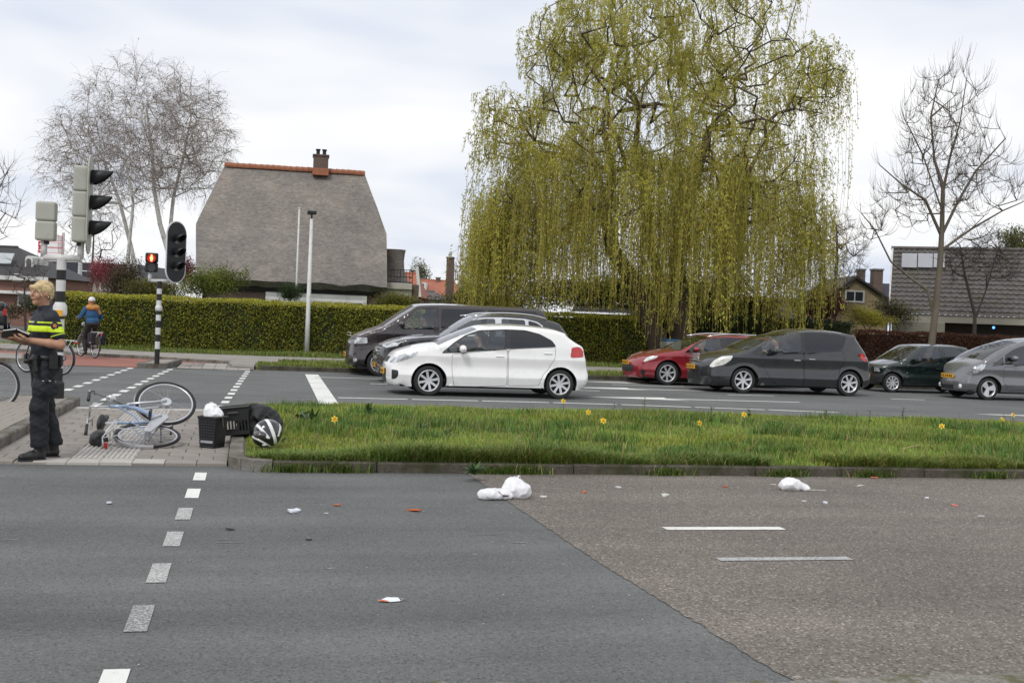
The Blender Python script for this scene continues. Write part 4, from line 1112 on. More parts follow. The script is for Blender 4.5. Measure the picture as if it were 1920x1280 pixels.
    Me = Matrix.Translation(Vector(em)) @ Matrix.Rotation(R(90), 4, 'X')
    eb = MB().lathe([(.001, .004), (.036, .003), (.036, -.01)], 18, Me).build('sleeve_emblem', mat('emblem_navy', (.03, .02, .05), .6, .1), root)
    MB().lathe([(.001, .007), (.017, .006), (.02, .0)], 12, Me).build('emblem_flame', mat('emblem_orange', (.65, .22, .04), .5, .15, 60), eb)
    WHITE = mat('print_white', (.7, .7, .72), .6, .05)
    MB().box((-.134, -.11, 1.3235), (-.128, -.03, 1.331), bev=.001).build('chest_print', WHITE, root)
    MB().box((-.06, -.188, .765), (.02, -.182, .772), bev=.001).build('leg_print', WHITE, root)
    # trousers, a little loose
    g = Field(.04)
    g.ell((.008, 0, .955), (.128, .172, .085)); g.ell((.03, -.05, .90), (.115, .10, .11)); g.ell((.03, .05, .90), (.115, .10, .11))
    for H1, K1, A1 in ((HL, KL, AL), (HR, KR, AR)):
        m_ = H1 + (K1 - H1) * .45
        g.chain([H1, m_, K1, K1 + (A1 - K1) * .5, A1 + V_(0, 0, .06)], [.104, .098, .084, .082, .080], k=.03)
    g.box((.03, -.178, .70), (.07, .016, .085), rd=.014, k=.015)
    g.build('trousers', NAVY, root, h=.008, noise=lambda P: wav(5, 15, .008)(P) + creases(8, 24, .006)(P), cut=lambda P: np.maximum(P[..., 2] - 1.0, .125 - P[..., 2]))
    for A1, ang in ((AL, 6), (AR, -14)):
        d = np.array((-math.cos(R(ang)), -math.sin(R(ang)), 0)); b_ = Field(.03)
        b_.cap(A1 + V_(.0, 0, .14), A1 + V_(0, 0, .02), .056, .052); b_.cap(A1 + V_(.015, 0, -.045), A1 + d * .08 + V_(0, 0, -.048), .045, .044); b_.cap(A1 + d * .08 + V_(0, 0, -.052), A1 + d * .165 + V_(0, 0, -.058), .045, .036)
        bt = b_.build('boot', LEATHER, root, h=.007, cut=lambda P: .016 - P[..., 2])
        s_ = MB(); prof = []
        n_ = np.array((-d[1], d[0], 0))
        for u, w in ((-.065, .0), (-.058, .030), (-.03, .042), (.05, .045), (.13, .046), (.18, .034), (.205, .0), (.18, -.034), (.13, -.046), (.05, -.045), (-.03, -.042), (-.058, -.030)):
            p = A1 + d * u + n_ * w; prof.append((p[0], p[1]))
        s_.prism(prof, .0, .022).build('sole', BLACKP, bt)
    # duty belt with pouches and holster
    bl = MB(); pts = [(.008 + .134 * math.cos(t), .178 * math.sin(t), .985) for t in np.linspace(0, 2 * math.pi, 28, endpoint=False)]
    bl.tube(pts, .013, 8, closed=True, sq=2.0); bl.build('belt', LEATHER, root, smooth=True)
    for (x, y, z, sx, sy, sz, rz) in ((-.10, -.15, .965, .035, .02, .05, 40), (-.135, -.06, .97, .022, .03, .045, 0), (.03, -.195, .955, .04, .024, .075, 0), (.10, -.165, .96, .03, .022, .055, -35), (-.14, .05, .97, .02, .03, .05, 0)):
        MB().box((-sx, -sy, -sz), (sx, sy, sz), Matrix.Translation((x, y, z)) @ Matrix.Rotation(R(rz), 4, 'Z'), bev=.01).build('pouch', LEATHER, root)
    hs = Field(.02); hs.cap((-.14, -.165, 1.0), (-.12, -.185, .86), .026, .022); hs.cap((-.13, -.17, .985), (-.215, -.165, .955), .02, .016); hs.cap((-.20, -.165, .96), (-.17, -.17, .90), .012, .010)
    hs.build('holster', LEATHER, root, h=.007)
    # hair: pinned up, with a fringe
    h_ = Field(.02)
    h_.ell(T(.018, 0, .040), (.100, .085, .088), Mr); h_.ell(T(.070, 0, -.005), (.050, .068, .07), Mr); h_.ell(T(.065, -.01, .070), (.045, .045, .038), Mr); h_.ell(T(.095, .0, .045), (.03, .035, .035), Mr)
    h_.cap(T(-.075, -.05, .055), T(-.080, .045, .058), .026, .022); h_.cap(T(-.07, -.06, .03), T(-.045, -.078, -.03), .014, .008); h_.cap(T(-.07, .06, .03), T(-.045, .076, -.03), .014, .008)
    h_.cap(T(.03, -.08, .03), T(.055, -.07, -.055), .022, .010)
    ci = np.linalg.inv(np.array(Mr.to_3x3()))
    h_.build('hair', HAIR_B, root, h=.006, noise=creases(11, 85, .002), cut=lambda P: -(np.linalg.norm((P - hc) @ ci.T * V_(1, 1.15, .78) - V_(-.075, 0, -.035), axis=-1) - .060))
    MB().ball(T(.012, -.088, -.038), .006, 8, 6).build('earring', CHROME, root, smooth=True)
    loc = gp(78, 861); put(root, (loc.x + .005, loc.y - .12, .020), R(26))
    Mroot = Matrix.Translation(root.location) @ Matrix.Rotation(R(26), 4, 'Z')
    # notebook and phone lie in her hands
    nb = empty('notebook', label='open black notebook with white pages held by the police officer', cat='notebook')
    PAGE = mat('paper', (.78, .77, .76), .8, .04, 8); COVER = mat('notebook_cover', (.012, .012, .013), .5, .15, 12)
    Mn = Mroot @ Matrix.Translation((-.285, -.085, 1.215)) @ Matrix.Rotation(R(-12), 4, 'Z') @ Matrix.Rotation(R(-24), 4, 'X')
    for nm, m_, x0, x1, z, a in (('cover', COVER, .0, .125, 0, -26), ('pages', PAGE, .003, .118, .004, -26), ('cover', COVER, -.125, 0, 0, 18), ('pages', PAGE, -.118, -.003, .004, 18)):
        Mq = Mn @ Matrix.Rotation(R(-a if x1 > 0.01 else a), 4, 'Y') if True else Mn
        Mq = Mn @ Matrix.Rotation(R(26) if x0 >= 0 else R(-10), 4, 'Y')
        MB().box((x0, -.085, z), (x1, .085, z + (.003 if nm == 'cover' else .006)), Mq).build(nm, m_, nb)
    MB().box((.035, -.0865, -.0016), (.09, -.03, -.0006), Mn @ Matrix.Rotation(R(26), 4, 'Y')).build('cover_label', mat('notebook_label', (.09, .09, .095), .6, .1), nb)
    ph = empty('phone', label='dark mobile phone held behind the open notebook', cat='phone')
    Mp = Mroot @ Matrix.Translation((-.415, .01, 1.215)) @ Matrix.Rotation(R(28), 4, 'Y')
    MB().box((-.075, -.036, -.004), (.075, .036, .004), Mp, bev=.003).build('case', GLOSSB, ph)
    MB().box((-.068, -.032, .0042), (.068, .032, .0052), Mp).build('screen', mat('phone_screen', (.02, .03, .05), .1, .1, coat=1), ph)
police()

# ------------------------------------------------------------------ drivers behind the wheel
def driver(inf, shirt_m, hair_m, label, dz=0.0, seat_side=-1):
    W, sx = inf['W'], inf['seat']; root = empty('person', label=label, cat='person', group='people in the waiting cars')
    y = W + seat_side * .36; zt = inf['top'] - .255 + dz
    f = Field(.03); hc = V_(sx - .06, y, zt); T, Mr = head_field(f, hc)
    f.cap(hc + V_(.03, 0, -.20), hc + V_(.01, 0, -.07), .055, .05)
    f.ell(hc + V_(.06, 0, -.40), (.10, .17, .22))
    sh = [hc + V_(.05, s_ * .19, -.25) for s_ in (-1, 1)]
    for S1, s_ in zip(sh, (-1, 1)):
        E1 = S1 + V_(-.14, s_ * .05, -.23); W1 = V_(sx - .42, y + s_ * .13, inf['belt'] + .02)
        f.chain([S1, E1, W1], [.052, .042, .03], k=.02); hand(f, W1, (-1, -s_ * .2, .35), (0, 0, 1), curl=.9, side=s_)
        f.chain([hc + V_(.10, s_ * .09, -.62), hc + V_(-.36, s_ * .12, -.58), hc + V_(-.5, s_ * .12, -.85)], [.09, .065, .045])
    b = f.build('body', SKIN, root, h=.016)
    g = Field(.03); g.ell(hc + V_(.06, 0, -.42), (.118, .188, .23))
    for S1, s_ in zip(sh, (-1, 1)):
        E1 = S1 + V_(-.14, s_ * .05, -.23); W1 = V_(sx - .42, y + s_ * .13, inf['belt'] + .02)
        g.cap(hc + V_(.05, 0, -.24), S1, .07, .066); g.chain([S1, E1, E1 + (W1 - E1) * .7], [.064, .054, .046], k=.02)
    g.build('jacket', shirt_m, root, h=.018)
    h_ = Field(.02); h_.ell(T(.022, 0, .042), (.103, .088, .092)); h_.ell(T(.06, 0, -.01), (.058, .075, .07))
    h_.build('hair', hair_m, root, h=.011, cut=lambda P: -(np.linalg.norm(P - hc - V_(-.085, 0, -.03), axis=-1) - .075))
    face(T, Mr, root, b)
    root.location = inf['root'].location
CL = lambda n, c: mat(n, c, .8, .15, 10, bump=.1, bscale=60)
driver(kia_i, CL('cloth_grey', (.10, .10, .11)), HAIR_D, 'person in grey driving the white hatchback')
driver(sei_i, CL('cloth_ochre', (.42, .22, .03)), mat('hair_grey', (.35, .33, .31), .6, .2, 30), 'person in ochre yellow driving the dark green city car')
driver(van_i, CL('cloth_slate', (.09, .11, .13)), HAIR_D, 'person in slate blue driving the brown van', dz=-.12)
driver(meg_i, CL('cloth_beige', (.32, .27, .20)), mat('hair_grey', (.35, .33, .31), .6, .2, 30), 'person in beige driving the dark red estate car')
driver(mer_i, CL('cloth_black', (.03, .03, .035)), HAIR_D, 'person in black driving the dark grey minivan', dz=-.05)

# ------------------------------------------------------------------ bicycles
def bicycle(label, frame_col, steer=0.0, rack=True, bags=None, group=None, silver=True, basket=False):
    root = empty('bicycle', label=label, cat='bicycle', group=group)
    FR = mat('bike_paint_%s' % '_'.join(str(int(c * 1000)) for c in frame_col), frame_col, .3, .05, 4, coat=.8, metal=.2)
    SIL = mat('bike_silver', (.60, .61, .63), .3, .08, 8, metal=.7); TYR = RUBBER
    SPK = mat('spoke_steel', (.45, .46, .48), .35, .05, 8, metal=.8)
    RH, FH, BB = Vector((.53, 0, .345)), Vector((-.55, 0, .345)), Vector((.06, 0, .29))
    HT, HB = Vector((-.33, 0, .93)), Vector((-.385, 0, .74))
    ax = (HT - HB).normalized()
    MS = Matrix.Translation(HB) @ Matrix.Rotation(steer, 4, ax) @ Matrix.Translation(-HB)
    def whl(nm, hub, M, hubr):
        w = empty(nm, parent=root); w.matrix_local = M @ Matrix.Translation(hub)
        circ = lambda r, y=0: [(r * math.cos(t), y, r * math.sin(t)) for t in np.linspace(0, 2 * math.pi, 48, endpoint=False)]
        MB().tube(circ(.328), .0185, 8, closed=True).build('tyre', TYR, w, smooth=True)
        MB().tube(circ(.304), .0105, 6, closed=True, sq=1.2).build('rim', SIL, w, smooth=True)
        sp = MB()
        for i in range(32):
            t = 2 * math.pi * i / 32; s_ = 1 if i % 2 else -1; t2 = t + (.5 if (i // 2) % 2 else -.5)
            sp.tube([(hubr * math.cos(t2), s_ * .028, hubr * math.sin(t2)), (.298 * math.cos(t), 0, .298 * math.sin(t))], .0016, 3, cap=False)
        tag(sp.build('spokes', SPK, w), kind='stuff')
        MB().tube([(0, -.05, 0), (0, -.034, 0), (0, -.03, 0), (0, .03, 0), (0, .034, 0), (0, .05, 0)], [.008, .012, hubr + .006, hubr + .006, .012, .008], 16).build('hub', SIL, w, auto=30)
        return w
    whl('rear_wheel', RH, Matrix.Identity(4), .03); whl('front_wheel', FH, MS, .055 if silver else .02)
    fr = MB()
    fr.tube([HB + ax * .03, HB + Vector((.06, 0, -.12)), Vector((-.15, 0, .42)), BB], [.026, .028, .028, .026], 10)
    fr.tube([HT, HB - ax * .02], .022, 10); fr.tube([BB, Vector((.20, 0, .74))], .017, 8)
    fr.tube([HB + ax * .12, Vector((-.1, 0, .62)), BB + Vector((.07, 0, .20))], .013, 8)
    for s_ in (-1, 1):
        fr.tube([BB + Vector((0, s_ * .03, 0)), RH + Vector((0, s_ * .06, 0))], .010, 6); fr.tube([Vector((.17, s_ * .02, .62)), RH + Vector((0, s_ * .06, 0))], .008, 6)
    fr.build('frame', FR, root, smooth=True)
    tm = lambda *pts: [MS @ Vector(p) for p in pts]
    fk = MB()
    for s_ in (-1, 1): fk.tube(tm(HB + Vector((0, s_ * .04, 0)), HB + Vector((-.055, s_ * .052, -.16)), HB + Vector((-.10, s_ * .052, -.27)), FH + Vector((0, s_ * .052, 0))), [.017, .017, .013, .011], 8)
    fk.tube(tm(HB + Vector((0, -.045, 0)), HB + Vector((0, .045, 0))), .02, 8); fk.build('fork', SIL if silver else FR, root, smooth=True)
    hb = MB(); st_ = HT + ax * .22
    hb.tube(tm(HT, st_), .014, 8)
    bp = [(-.105, -.29, 1.13), (-.26, -.265, 1.155), (-.34, -.17, 1.16), (-.35, 0, 1.145), (-.34, .17, 1.16), (-.26, .265, 1.155), (-.105, .29, 1.13)]
    hb.tube(tm(*[Vector(p) for p in bp]), .0115, 8); hbo = hb.build('handlebar', SIL if silver else BLACKP, root, smooth=True)
    for s_ in (-1, 1):
        MB().tube(tm((-.235, s_ * .268, 1.152), (-.09, s_ * .293, 1.127)), [.017, .019], 10).build('grip', BLACKP, hbo, smooth=True)
        MB().tube(tm((-.265, s_ * .26, 1.148), (-.30, s_ * .235, 1.11), (-.22, s_ * .262, 1.09)), .006, 6).build('brake_lever', BLACKP, hbo)
        MB().tube(tm((-.30, s_ * .21, 1.14), (-.40, s_ * .10, 1.16), (-.43, s_ * .02, .95), (-.40, 0, .80)), .004, 5).build('cable', BLACKP, hbo)
    MB().ball(MS @ Vector((-.45, 0, .95)), (.035, .05, .06), 12, 8).build('headlamp', mat('lamp_lens', (.55, .57, .57), .2, .1, metal=.2), root, smooth=True)
    sd_ = Field(.02); sd_.ell((.25, 0, .90), (.12, .10, .04)); sd_.cap((.2, 0, .90), (.04, 0, .89), .05, .03); sd_.build('saddle', LEATHER, root, h=.009)
    MB().tube([(.20, 0, .73), (.24, 0, .89)], .013, 8).build('seat_post', SIL, root)
    for nm, hub, M_, a0, a1 in (('rear_mudguard', RH, Matrix.Identity(4), -20, 150), ('front_mudguard', FH, MS, 20, 130)):
        g = MB(); vs = []; fs = []; n = 20
        for i in range(n + 1):
            a = R(a0 + (a1 - a0) * i / n)
            for s_, rr in ((-.026, .355), (0, .366), (.026, .355)): vs.append(M_ @ (hub + Vector((rr * math.cos(a), s_, rr * math.sin(a)))))
        for i in range(n): fs += [(i * 3 + q, i * 3 + q + 1, i * 3 + q + 4, i * 3 + q + 3) for q in (0, 1)]
        g.add(vs, fs).build(nm, SIL if silver else BLACKP, root, smooth=True)
    if rack:
        rk = MB()
        for s_ in (-1, 1):
            rk.tube([(.22, s_ * .05, .70), (.30, s_ * .065, .745), (.86, s_ * .065, .75)], .007, 6); rk.tube([(.86, s_ * .065, .75), RH + Vector((.02, s_ * .065, 0))], .006, 6); rk.tube([(.55, s_ * .065, .748), RH + Vector((0, s_ * .065, 0))], .006, 6)
        for x in (.34, .5, .66, .86): rk.tube([(x, -.065, .748), (x, .065, .748)], .006, 6)
        rk.tube([(.86, -.065, .75), (.93, 0, .72), (.86, .065, .75)], .006, 6)
        rk.build('rear_rack', mat('rack_white', (.62, .62, .62), .4, .05, metal=.3), root, smooth=True)
        MB().box((.915, -.04, .68), (.935, .04, .72), bev=.005).build('tail_light', TAIL, root)
    cg = Field(.01); cg.cap(BB + Vector((0, .055, 0)), RH + Vector((-.02, .055, 0)), .085, .05); cg.build('chain_guard', mat('chain_guard_grey', (.45, .46, .48), .4, .08, metal=.3) if silver else BLACKP, root, h=.012, cut=lambda P: np.abs(P[..., 1] - .058) - .012)
    for s_, a in ((1, 35), (-1, 215)):
        e_ = BB + Vector((.17 * math.cos(R(a)), 0, .17 * math.sin(R(a)))); y = s_ * .085
        cr_ = MB().tube([BB + Vector((0, s_ * .05, 0)), BB + Vector((0, y, 0)), e_ + Vector((0, y, 0))], .011, 6).build('crank', SIL, root)
        pd = MB().box(tuple(e_ + Vector((-.045, y + (0 if s_ > 0 else -.095), -.012))), tuple(e_ + Vector((.045, y + (.095 if s_ > 0 else 0), .012))), bev=.004); pd.build('pedal', BLACKP, cr_)
    MB().tube([BB + Vector((.1, -.04, -.02)), BB + Vector((.24, -.14, -.05))], .008, 6).build('kickstand', BLACKP, root)
    if bags:
        for s_ in (-1, 1):
            q = Field(.02); q.box((.60, s_ * .145, .56), (.16, .065, .17), rd=.03); q.build('pannier', bags, root, h=.014, noise=wav(4, 20, .006))
            MB().box((.63, s_ * .212 - .004, .44), (.73, s_ * .212 + .004, .455)).build('reflector_strip', mat('print_white', (.7, .7, .72)), root)
    return root
# the fallen one: its top points left, its front away from us
fb = bicycle('light blue and silver city bicycle lying on its side on the paving', (.25, .33, .47), steer=R(-28))
_q = Field(.03); _q.ell((.66, -.03, .83), (.12, .10, .09)); _q.build('rack_bag', LEATHER, fb, h=.012, noise=wav(6, 30, .008))
f_ = Vector((.10, .95, .235)).normalized(); u_ = Vector((-1, .03, .04)); u_ = (u_ - f_ * u_.dot(f_)).normalized(); y_ = f_.cross(u_)
Rm = Matrix(((-f_.x, y_.x, u_.x, 0), (-f_.y, y_.y, u_.y, 0), (-f_.z, y_.z, u_.z, 0), (0, 0, 0, 1)))
hub_w = gp(277, 817, .13)
fb.matrix_world = Matrix.Translation(hub_w) @ Rm @ Matrix.Translation((-.53, 0, -.345))

# ------------------------------------------------------------------ cyclists
def rider(label, jacket, trousers, hat=None, hair=None, hood=None, group='cyclists on the crossing'):
    root = empty('person', label=label, cat='person', group=group)
    f = Field(.03); hc = V_(.12, 0, 1.60); T, Mr = head_field(f, hc, tilt=R(6))
    f.cap((.17, 0, 1.40), hc + V_(.01, 0, -.07), .056, .05); f.ell((.22, 0, 1.22), (.10, .15, .2)); f.ell((.27, 0, 1.0), (.12, .16, .12))
    legs = ((-1, V_(.02, -.12, .55), V_(.12, -.13, .18)), (1, V_(-.08, .12, .72), V_(.03, .13, .40)))
    for s_, K1, A1 in legs: f.chain([V_(.26, s_ * .09, .97), K1, A1], [.09, .06, .042])
    arms = []
    for s_ in (-1, 1):
        S1 = V_(.17, s_ * .18, 1.39); E1 = V_(.11, s_ * .30, 1.16); W1 = V_(-.08, s_ * .285, 1.165); arms.append((S1, E1, W1)); f.chain([S1, E1, W1], [.05, .04, .028], k=.02)
        hand(f, W1, (-1, 0, -.25), (0, 0, -1), curl=1.0, side=-s_)
    body = f.build('body', SKIN, root, h=.013)
    g = Field(.03); g.ell((.21, 0, 1.24), (.145, .19, .2)); g.ell((.26, 0, 1.05), (.15, .19, .12))
    for S1, E1, W1 in arms: g.cap((.19, 0, 1.40), S1, .08, .074); g.chain([S1, E1, E1 + (W1 - E1) * .85], [.074, .062, .05], k=.02)
    g.build('jacket', jacket, root, h=.012, noise=lambda P: .007 * np.sin(P[..., 2] * 110) + wav(2, 14, .005)(P))
    g = Field(.03); g.ell((.28, 0, .97), (.15, .18, .09))
    for s_, K1, A1 in legs: g.chain([V_(.26, s_ * .09, .97), K1, A1 + V_(0, 0, .04)], [.105, .08, .06])
    g.build('trousers', trousers, root, h=.012)
    for s_, K1, A1 in legs:
        b_ = Field(.02); b_.cap(A1 + V_(.02, 0, -.04), A1 + V_(-.14, 0, -.075), .045, .034); b_.cap(A1, A1 + V_(.01, 0, -.04), .045, .045); b_.build('shoe', LEATHER, root, h=.01)
    if hair is not None:
        h_ = Field(.02); h_.ell(T(.022, 0, .04), (.103, .088, .092)); h_.ell(T(.08, -.02, -.12), (.055, .075, .14)); h_.build('hair', hair, root, h=.01, cut=lambda P: -(np.linalg.norm(P - hc - V_(-.085, 0, -.03), axis=-1) - .075))
    if hat is not None:
        h_ = Field(.02); h_.ell(T(.018, 0, .062), (.108, .096, .095)); h_.build('hat', hat, root, h=.01, cut=lambda P: hc[2] + .02 - P[..., 2])
    if hood is not None:
        h_ = Field(.03); h_.ell((.25, 0, 1.43), (.13, .19, .085)); h_.cap((.2, -.1, 1.45), (.2, .1, 1.45), .08, .08); h_.cap((.26, .12, 1.42), (.27, .18, 1.28), .07, .05); h_.build('hood', hood, root, h=.012, noise=wav(9, 24, .008))
    face(T, Mr, root, body)
    return root
r0 = gp(178, 672); hd = R(-64) 
def ride(px, py, ang, rd, bk):
    p = gp(px, py); M = Matrix.Translation((p.x, p.y, 0.008)) @ Matrix.Rotation(ang, 4, 'Z') @ Matrix.Translation((-.53, 0, 0))
    bk.matrix_world = M; rd.matrix_world = M
ride(178, 672, R(-62), rider('cyclist in blue jacket with orange hood and white hat riding along the hedge', CL('jacket_blue', (.02, .085, .20)), CL('cloth_dark', (.02, .018, .018)), hat=CL('hat_white', (.66, .66, .68)), hair=mat('hair_auburn', (.28, .12, .04), .5, .3, 30), hood=CL('hood_orange', (.42, .19, .05))),
     bicycle('black city bicycle with dark panniers under the cyclist in blue', (.02, .02, .022), bags=CL('pannier_black', (.012, .013, .02)), silver=False))
ride(116, 704, R(-40), rider('cyclist in a dark jacket riding behind the tall striped post', CL('jacket_dark', (.018, .022, .03)), CL('cloth_dark', (.02, .018, .018)), hair=HAIR_D),
     bicycle('black bicycle behind the tall striped post and police officer', (.02, .02, .022), silver=False))
# bicycle whose front wheel shows at the picture's edge
eb_ = bicycle('bicycle with grey rims standing on the red cycle path', (.03, .03, .035), silver=False, rack=True)
p = gp(-14, 771); eb_.matrix_world = Matrix.Translation((p.x, p.y, .006)) @ Matrix.Rotation(R(180), 4, 'Z') @ Matrix.Translation((.55, 0, 0))
# ------------------------------------------------------------------ traffic signals
PW = mat('post_white', (.62, .63, .62), .5, .06, 4, dirt=(.42, .42, .40), dscale=6, dlo=.5, dhi=.8); PB = mat('post_black', (.012, .012, .013), .5, .15, 5)
SHELL = mat('signal_shell_grey', (.40, .41, .36), .55, .06, 3, dirt=(.28, .28, .24), dscale=5, dlo=.55, dhi=.8); SIG = mat('signal_black', (.012, .013, .015), .5, .2, 4); SIGE = mat('signal_edge_white', (.72, .73, .74), .5, .05)
LREDOFF = mat('signal_lens_dark', (.03, .02, .02), .2, .2, 20, coat=.5)
def banded_post(root, base, h, r, bands, kr=1.35, foot=.25):
    """bands: list of (z0, z1, 'w'/'b'); pieces butt end to end"""
    for z0, z1, c in bands:
        MB().lathe([(r, z0), (r, z1)], 20, Matrix.Translation((0, 0, 0))).build('post_band', PW if c == 'w' else PB, root, smooth=True)
    MB().lathe([(.001, h), (r, h)], 20).build('post_cap', PW, root)
def visor(M, r, ln, root, m=SIG):
    """cut-away hood: full at the top, open below; local x = outwards, z up"""
    mb = MB(); n = 16; vs = []; fs = []
    for i in range(n + 1):
        a = R(-35 + 250 * i / n)
        l_ = ln * (.18 + .82 * max(0, math.sin((a + R(35)) / R(250) * math.pi)) ** .8)
        for rr, x in ((r, 0), (r * .97, l_), (r * .90, l_), (r * .93, 0)): vs.append(M @ Vector((x, rr * math.cos(a), rr * math.sin(a) )))
    for i in range(n):
        for q in range(4): fs.append((i * 4 + q, i * 4 + (q + 1) % 4, i * 4 + 4 + (q + 1) % 4, i * 4 + 4 + q))
    return mb.add(vs, fs).build('visor', m, root, smooth=True)
def big_signal():
    B = gp(107, 746, .142); Y = B.y
    root = empty('traffic_signal', B, label='tall striped signal post with two grey signal heads on a white crossbar', cat='traffic light')
    z = lambda py, px=112: aty(px, py, Y).z - B.z; x = lambda px, py: aty(px, py, Y).x - B.x
    top = z(486)
    bz = [(.0, z(690), 'b'), (z(690), z(660), 'w'), (z(660), z(625), 'b'), (z(625), z(598), 'w'), (z(598), z(591), 'b'), (z(591), z(566), 'w'), (z(566), z(546), 'b'), (z(546), z(525), 'w'), (z(525), z(506), 'b'), (z(506), top, 'w')]
    banded_post(root, B, top, .068, bz)
    MB().lathe([(.095, 0), (.095, .22), (.069, .26)], 20).build('post_foot', PB, root, smooth=True, auto=30)
    pb = MB().lathe([(.07, z(593)), (.10, z(590)), (.10, z(574)), (.072, z(567))], 20).build('push_button_box', PW, root, smooth=True, auto=30)
    MB().box((-.05, -.112, z(593)), (.05, -.09, z(581)), bev=.006).build('push_button', mat('button_yellow', (.75, .38, .02), .5, .05), pb)
    xl, xr = x(82, 482), x(151, 482)
    xb = MB().tube([(xl, 0, top + .02), (xr, 0, top + .02)], .05, 14); xb.build('crossbar', PW, root, smooth=True)
    for xx in (xl, xr): MB().tube([(xx, 0, top + .02), (xx, 0, top + .28)], .045, 14).build('arm', PW, root, smooth=True)
    # two-lamp head seen from behind
    h1 = empty('signal_head', (xl + .02, 0, top + .26), parent=root)
    for k in range(2):
        q = Field(.0); q.box((0, 0, .14 + k * .285), (.137, .12, .1415), rd=.028); q.build('lamp_housing', SHELL, h1, h=.014)
    MB().lathe([(.05, -.05), (.05, .01)], 14).build('mount', PB, h1)
    for k in range(2): visor(Matrix.Translation((0, .118, .15 + k * .285)) @ Matrix.Rotation(R(90), 4, 'Z'), .10, .17, h1)
    # three-lamp head seen from the side, lamps to the right
    h2 = empty('signal_head', (xr - .015, 0, top + .26), parent=root)
    for k in range(3):
        q = Field(.0); q.box((0, 0, .185 + k * .372), (.105, .15, .1855), rd=.03); q.build('lamp_housing', SHELL, h2, h=.014)
        visor(Matrix.Translation((.135, 0, .20 + k * .372)), .135, .30, h2)
        MB().lathe([(.001, .0), (.125, 0)], 18, Matrix.Translation((.128, 0, .20 + k * .372)) @ Matrix.Rotation(R(90), 4, 'Y')).build('lens', LREDOFF, h2)
    MB().lathe([(.05, -.05), (.05, .01)], 14).build('mount', PB, h2)
    bb = []
    for a in np.linspace(0, math.pi, 12): bb.append((.27 * math.cos(a), 1.02 + .27 * math.sin(a)))
    for a in np.linspace(math.pi, 2 * math.pi, 12): bb.append((.27 * math.cos(a), .10 + .27 * math.sin(a)))
    n = len(bb); vs = [(xx, y, zz) for xx in (.108, .125) for y, zz in bb]
    MB().add(vs, [tuple(range(n)), tuple(range(2 * n - 1, n - 1, -1))] + [(i, (i + 1) % n, n + (i + 1) % n, n + i) for i in range(n)]).build('backboard', SHELL, h2)
big_signal()
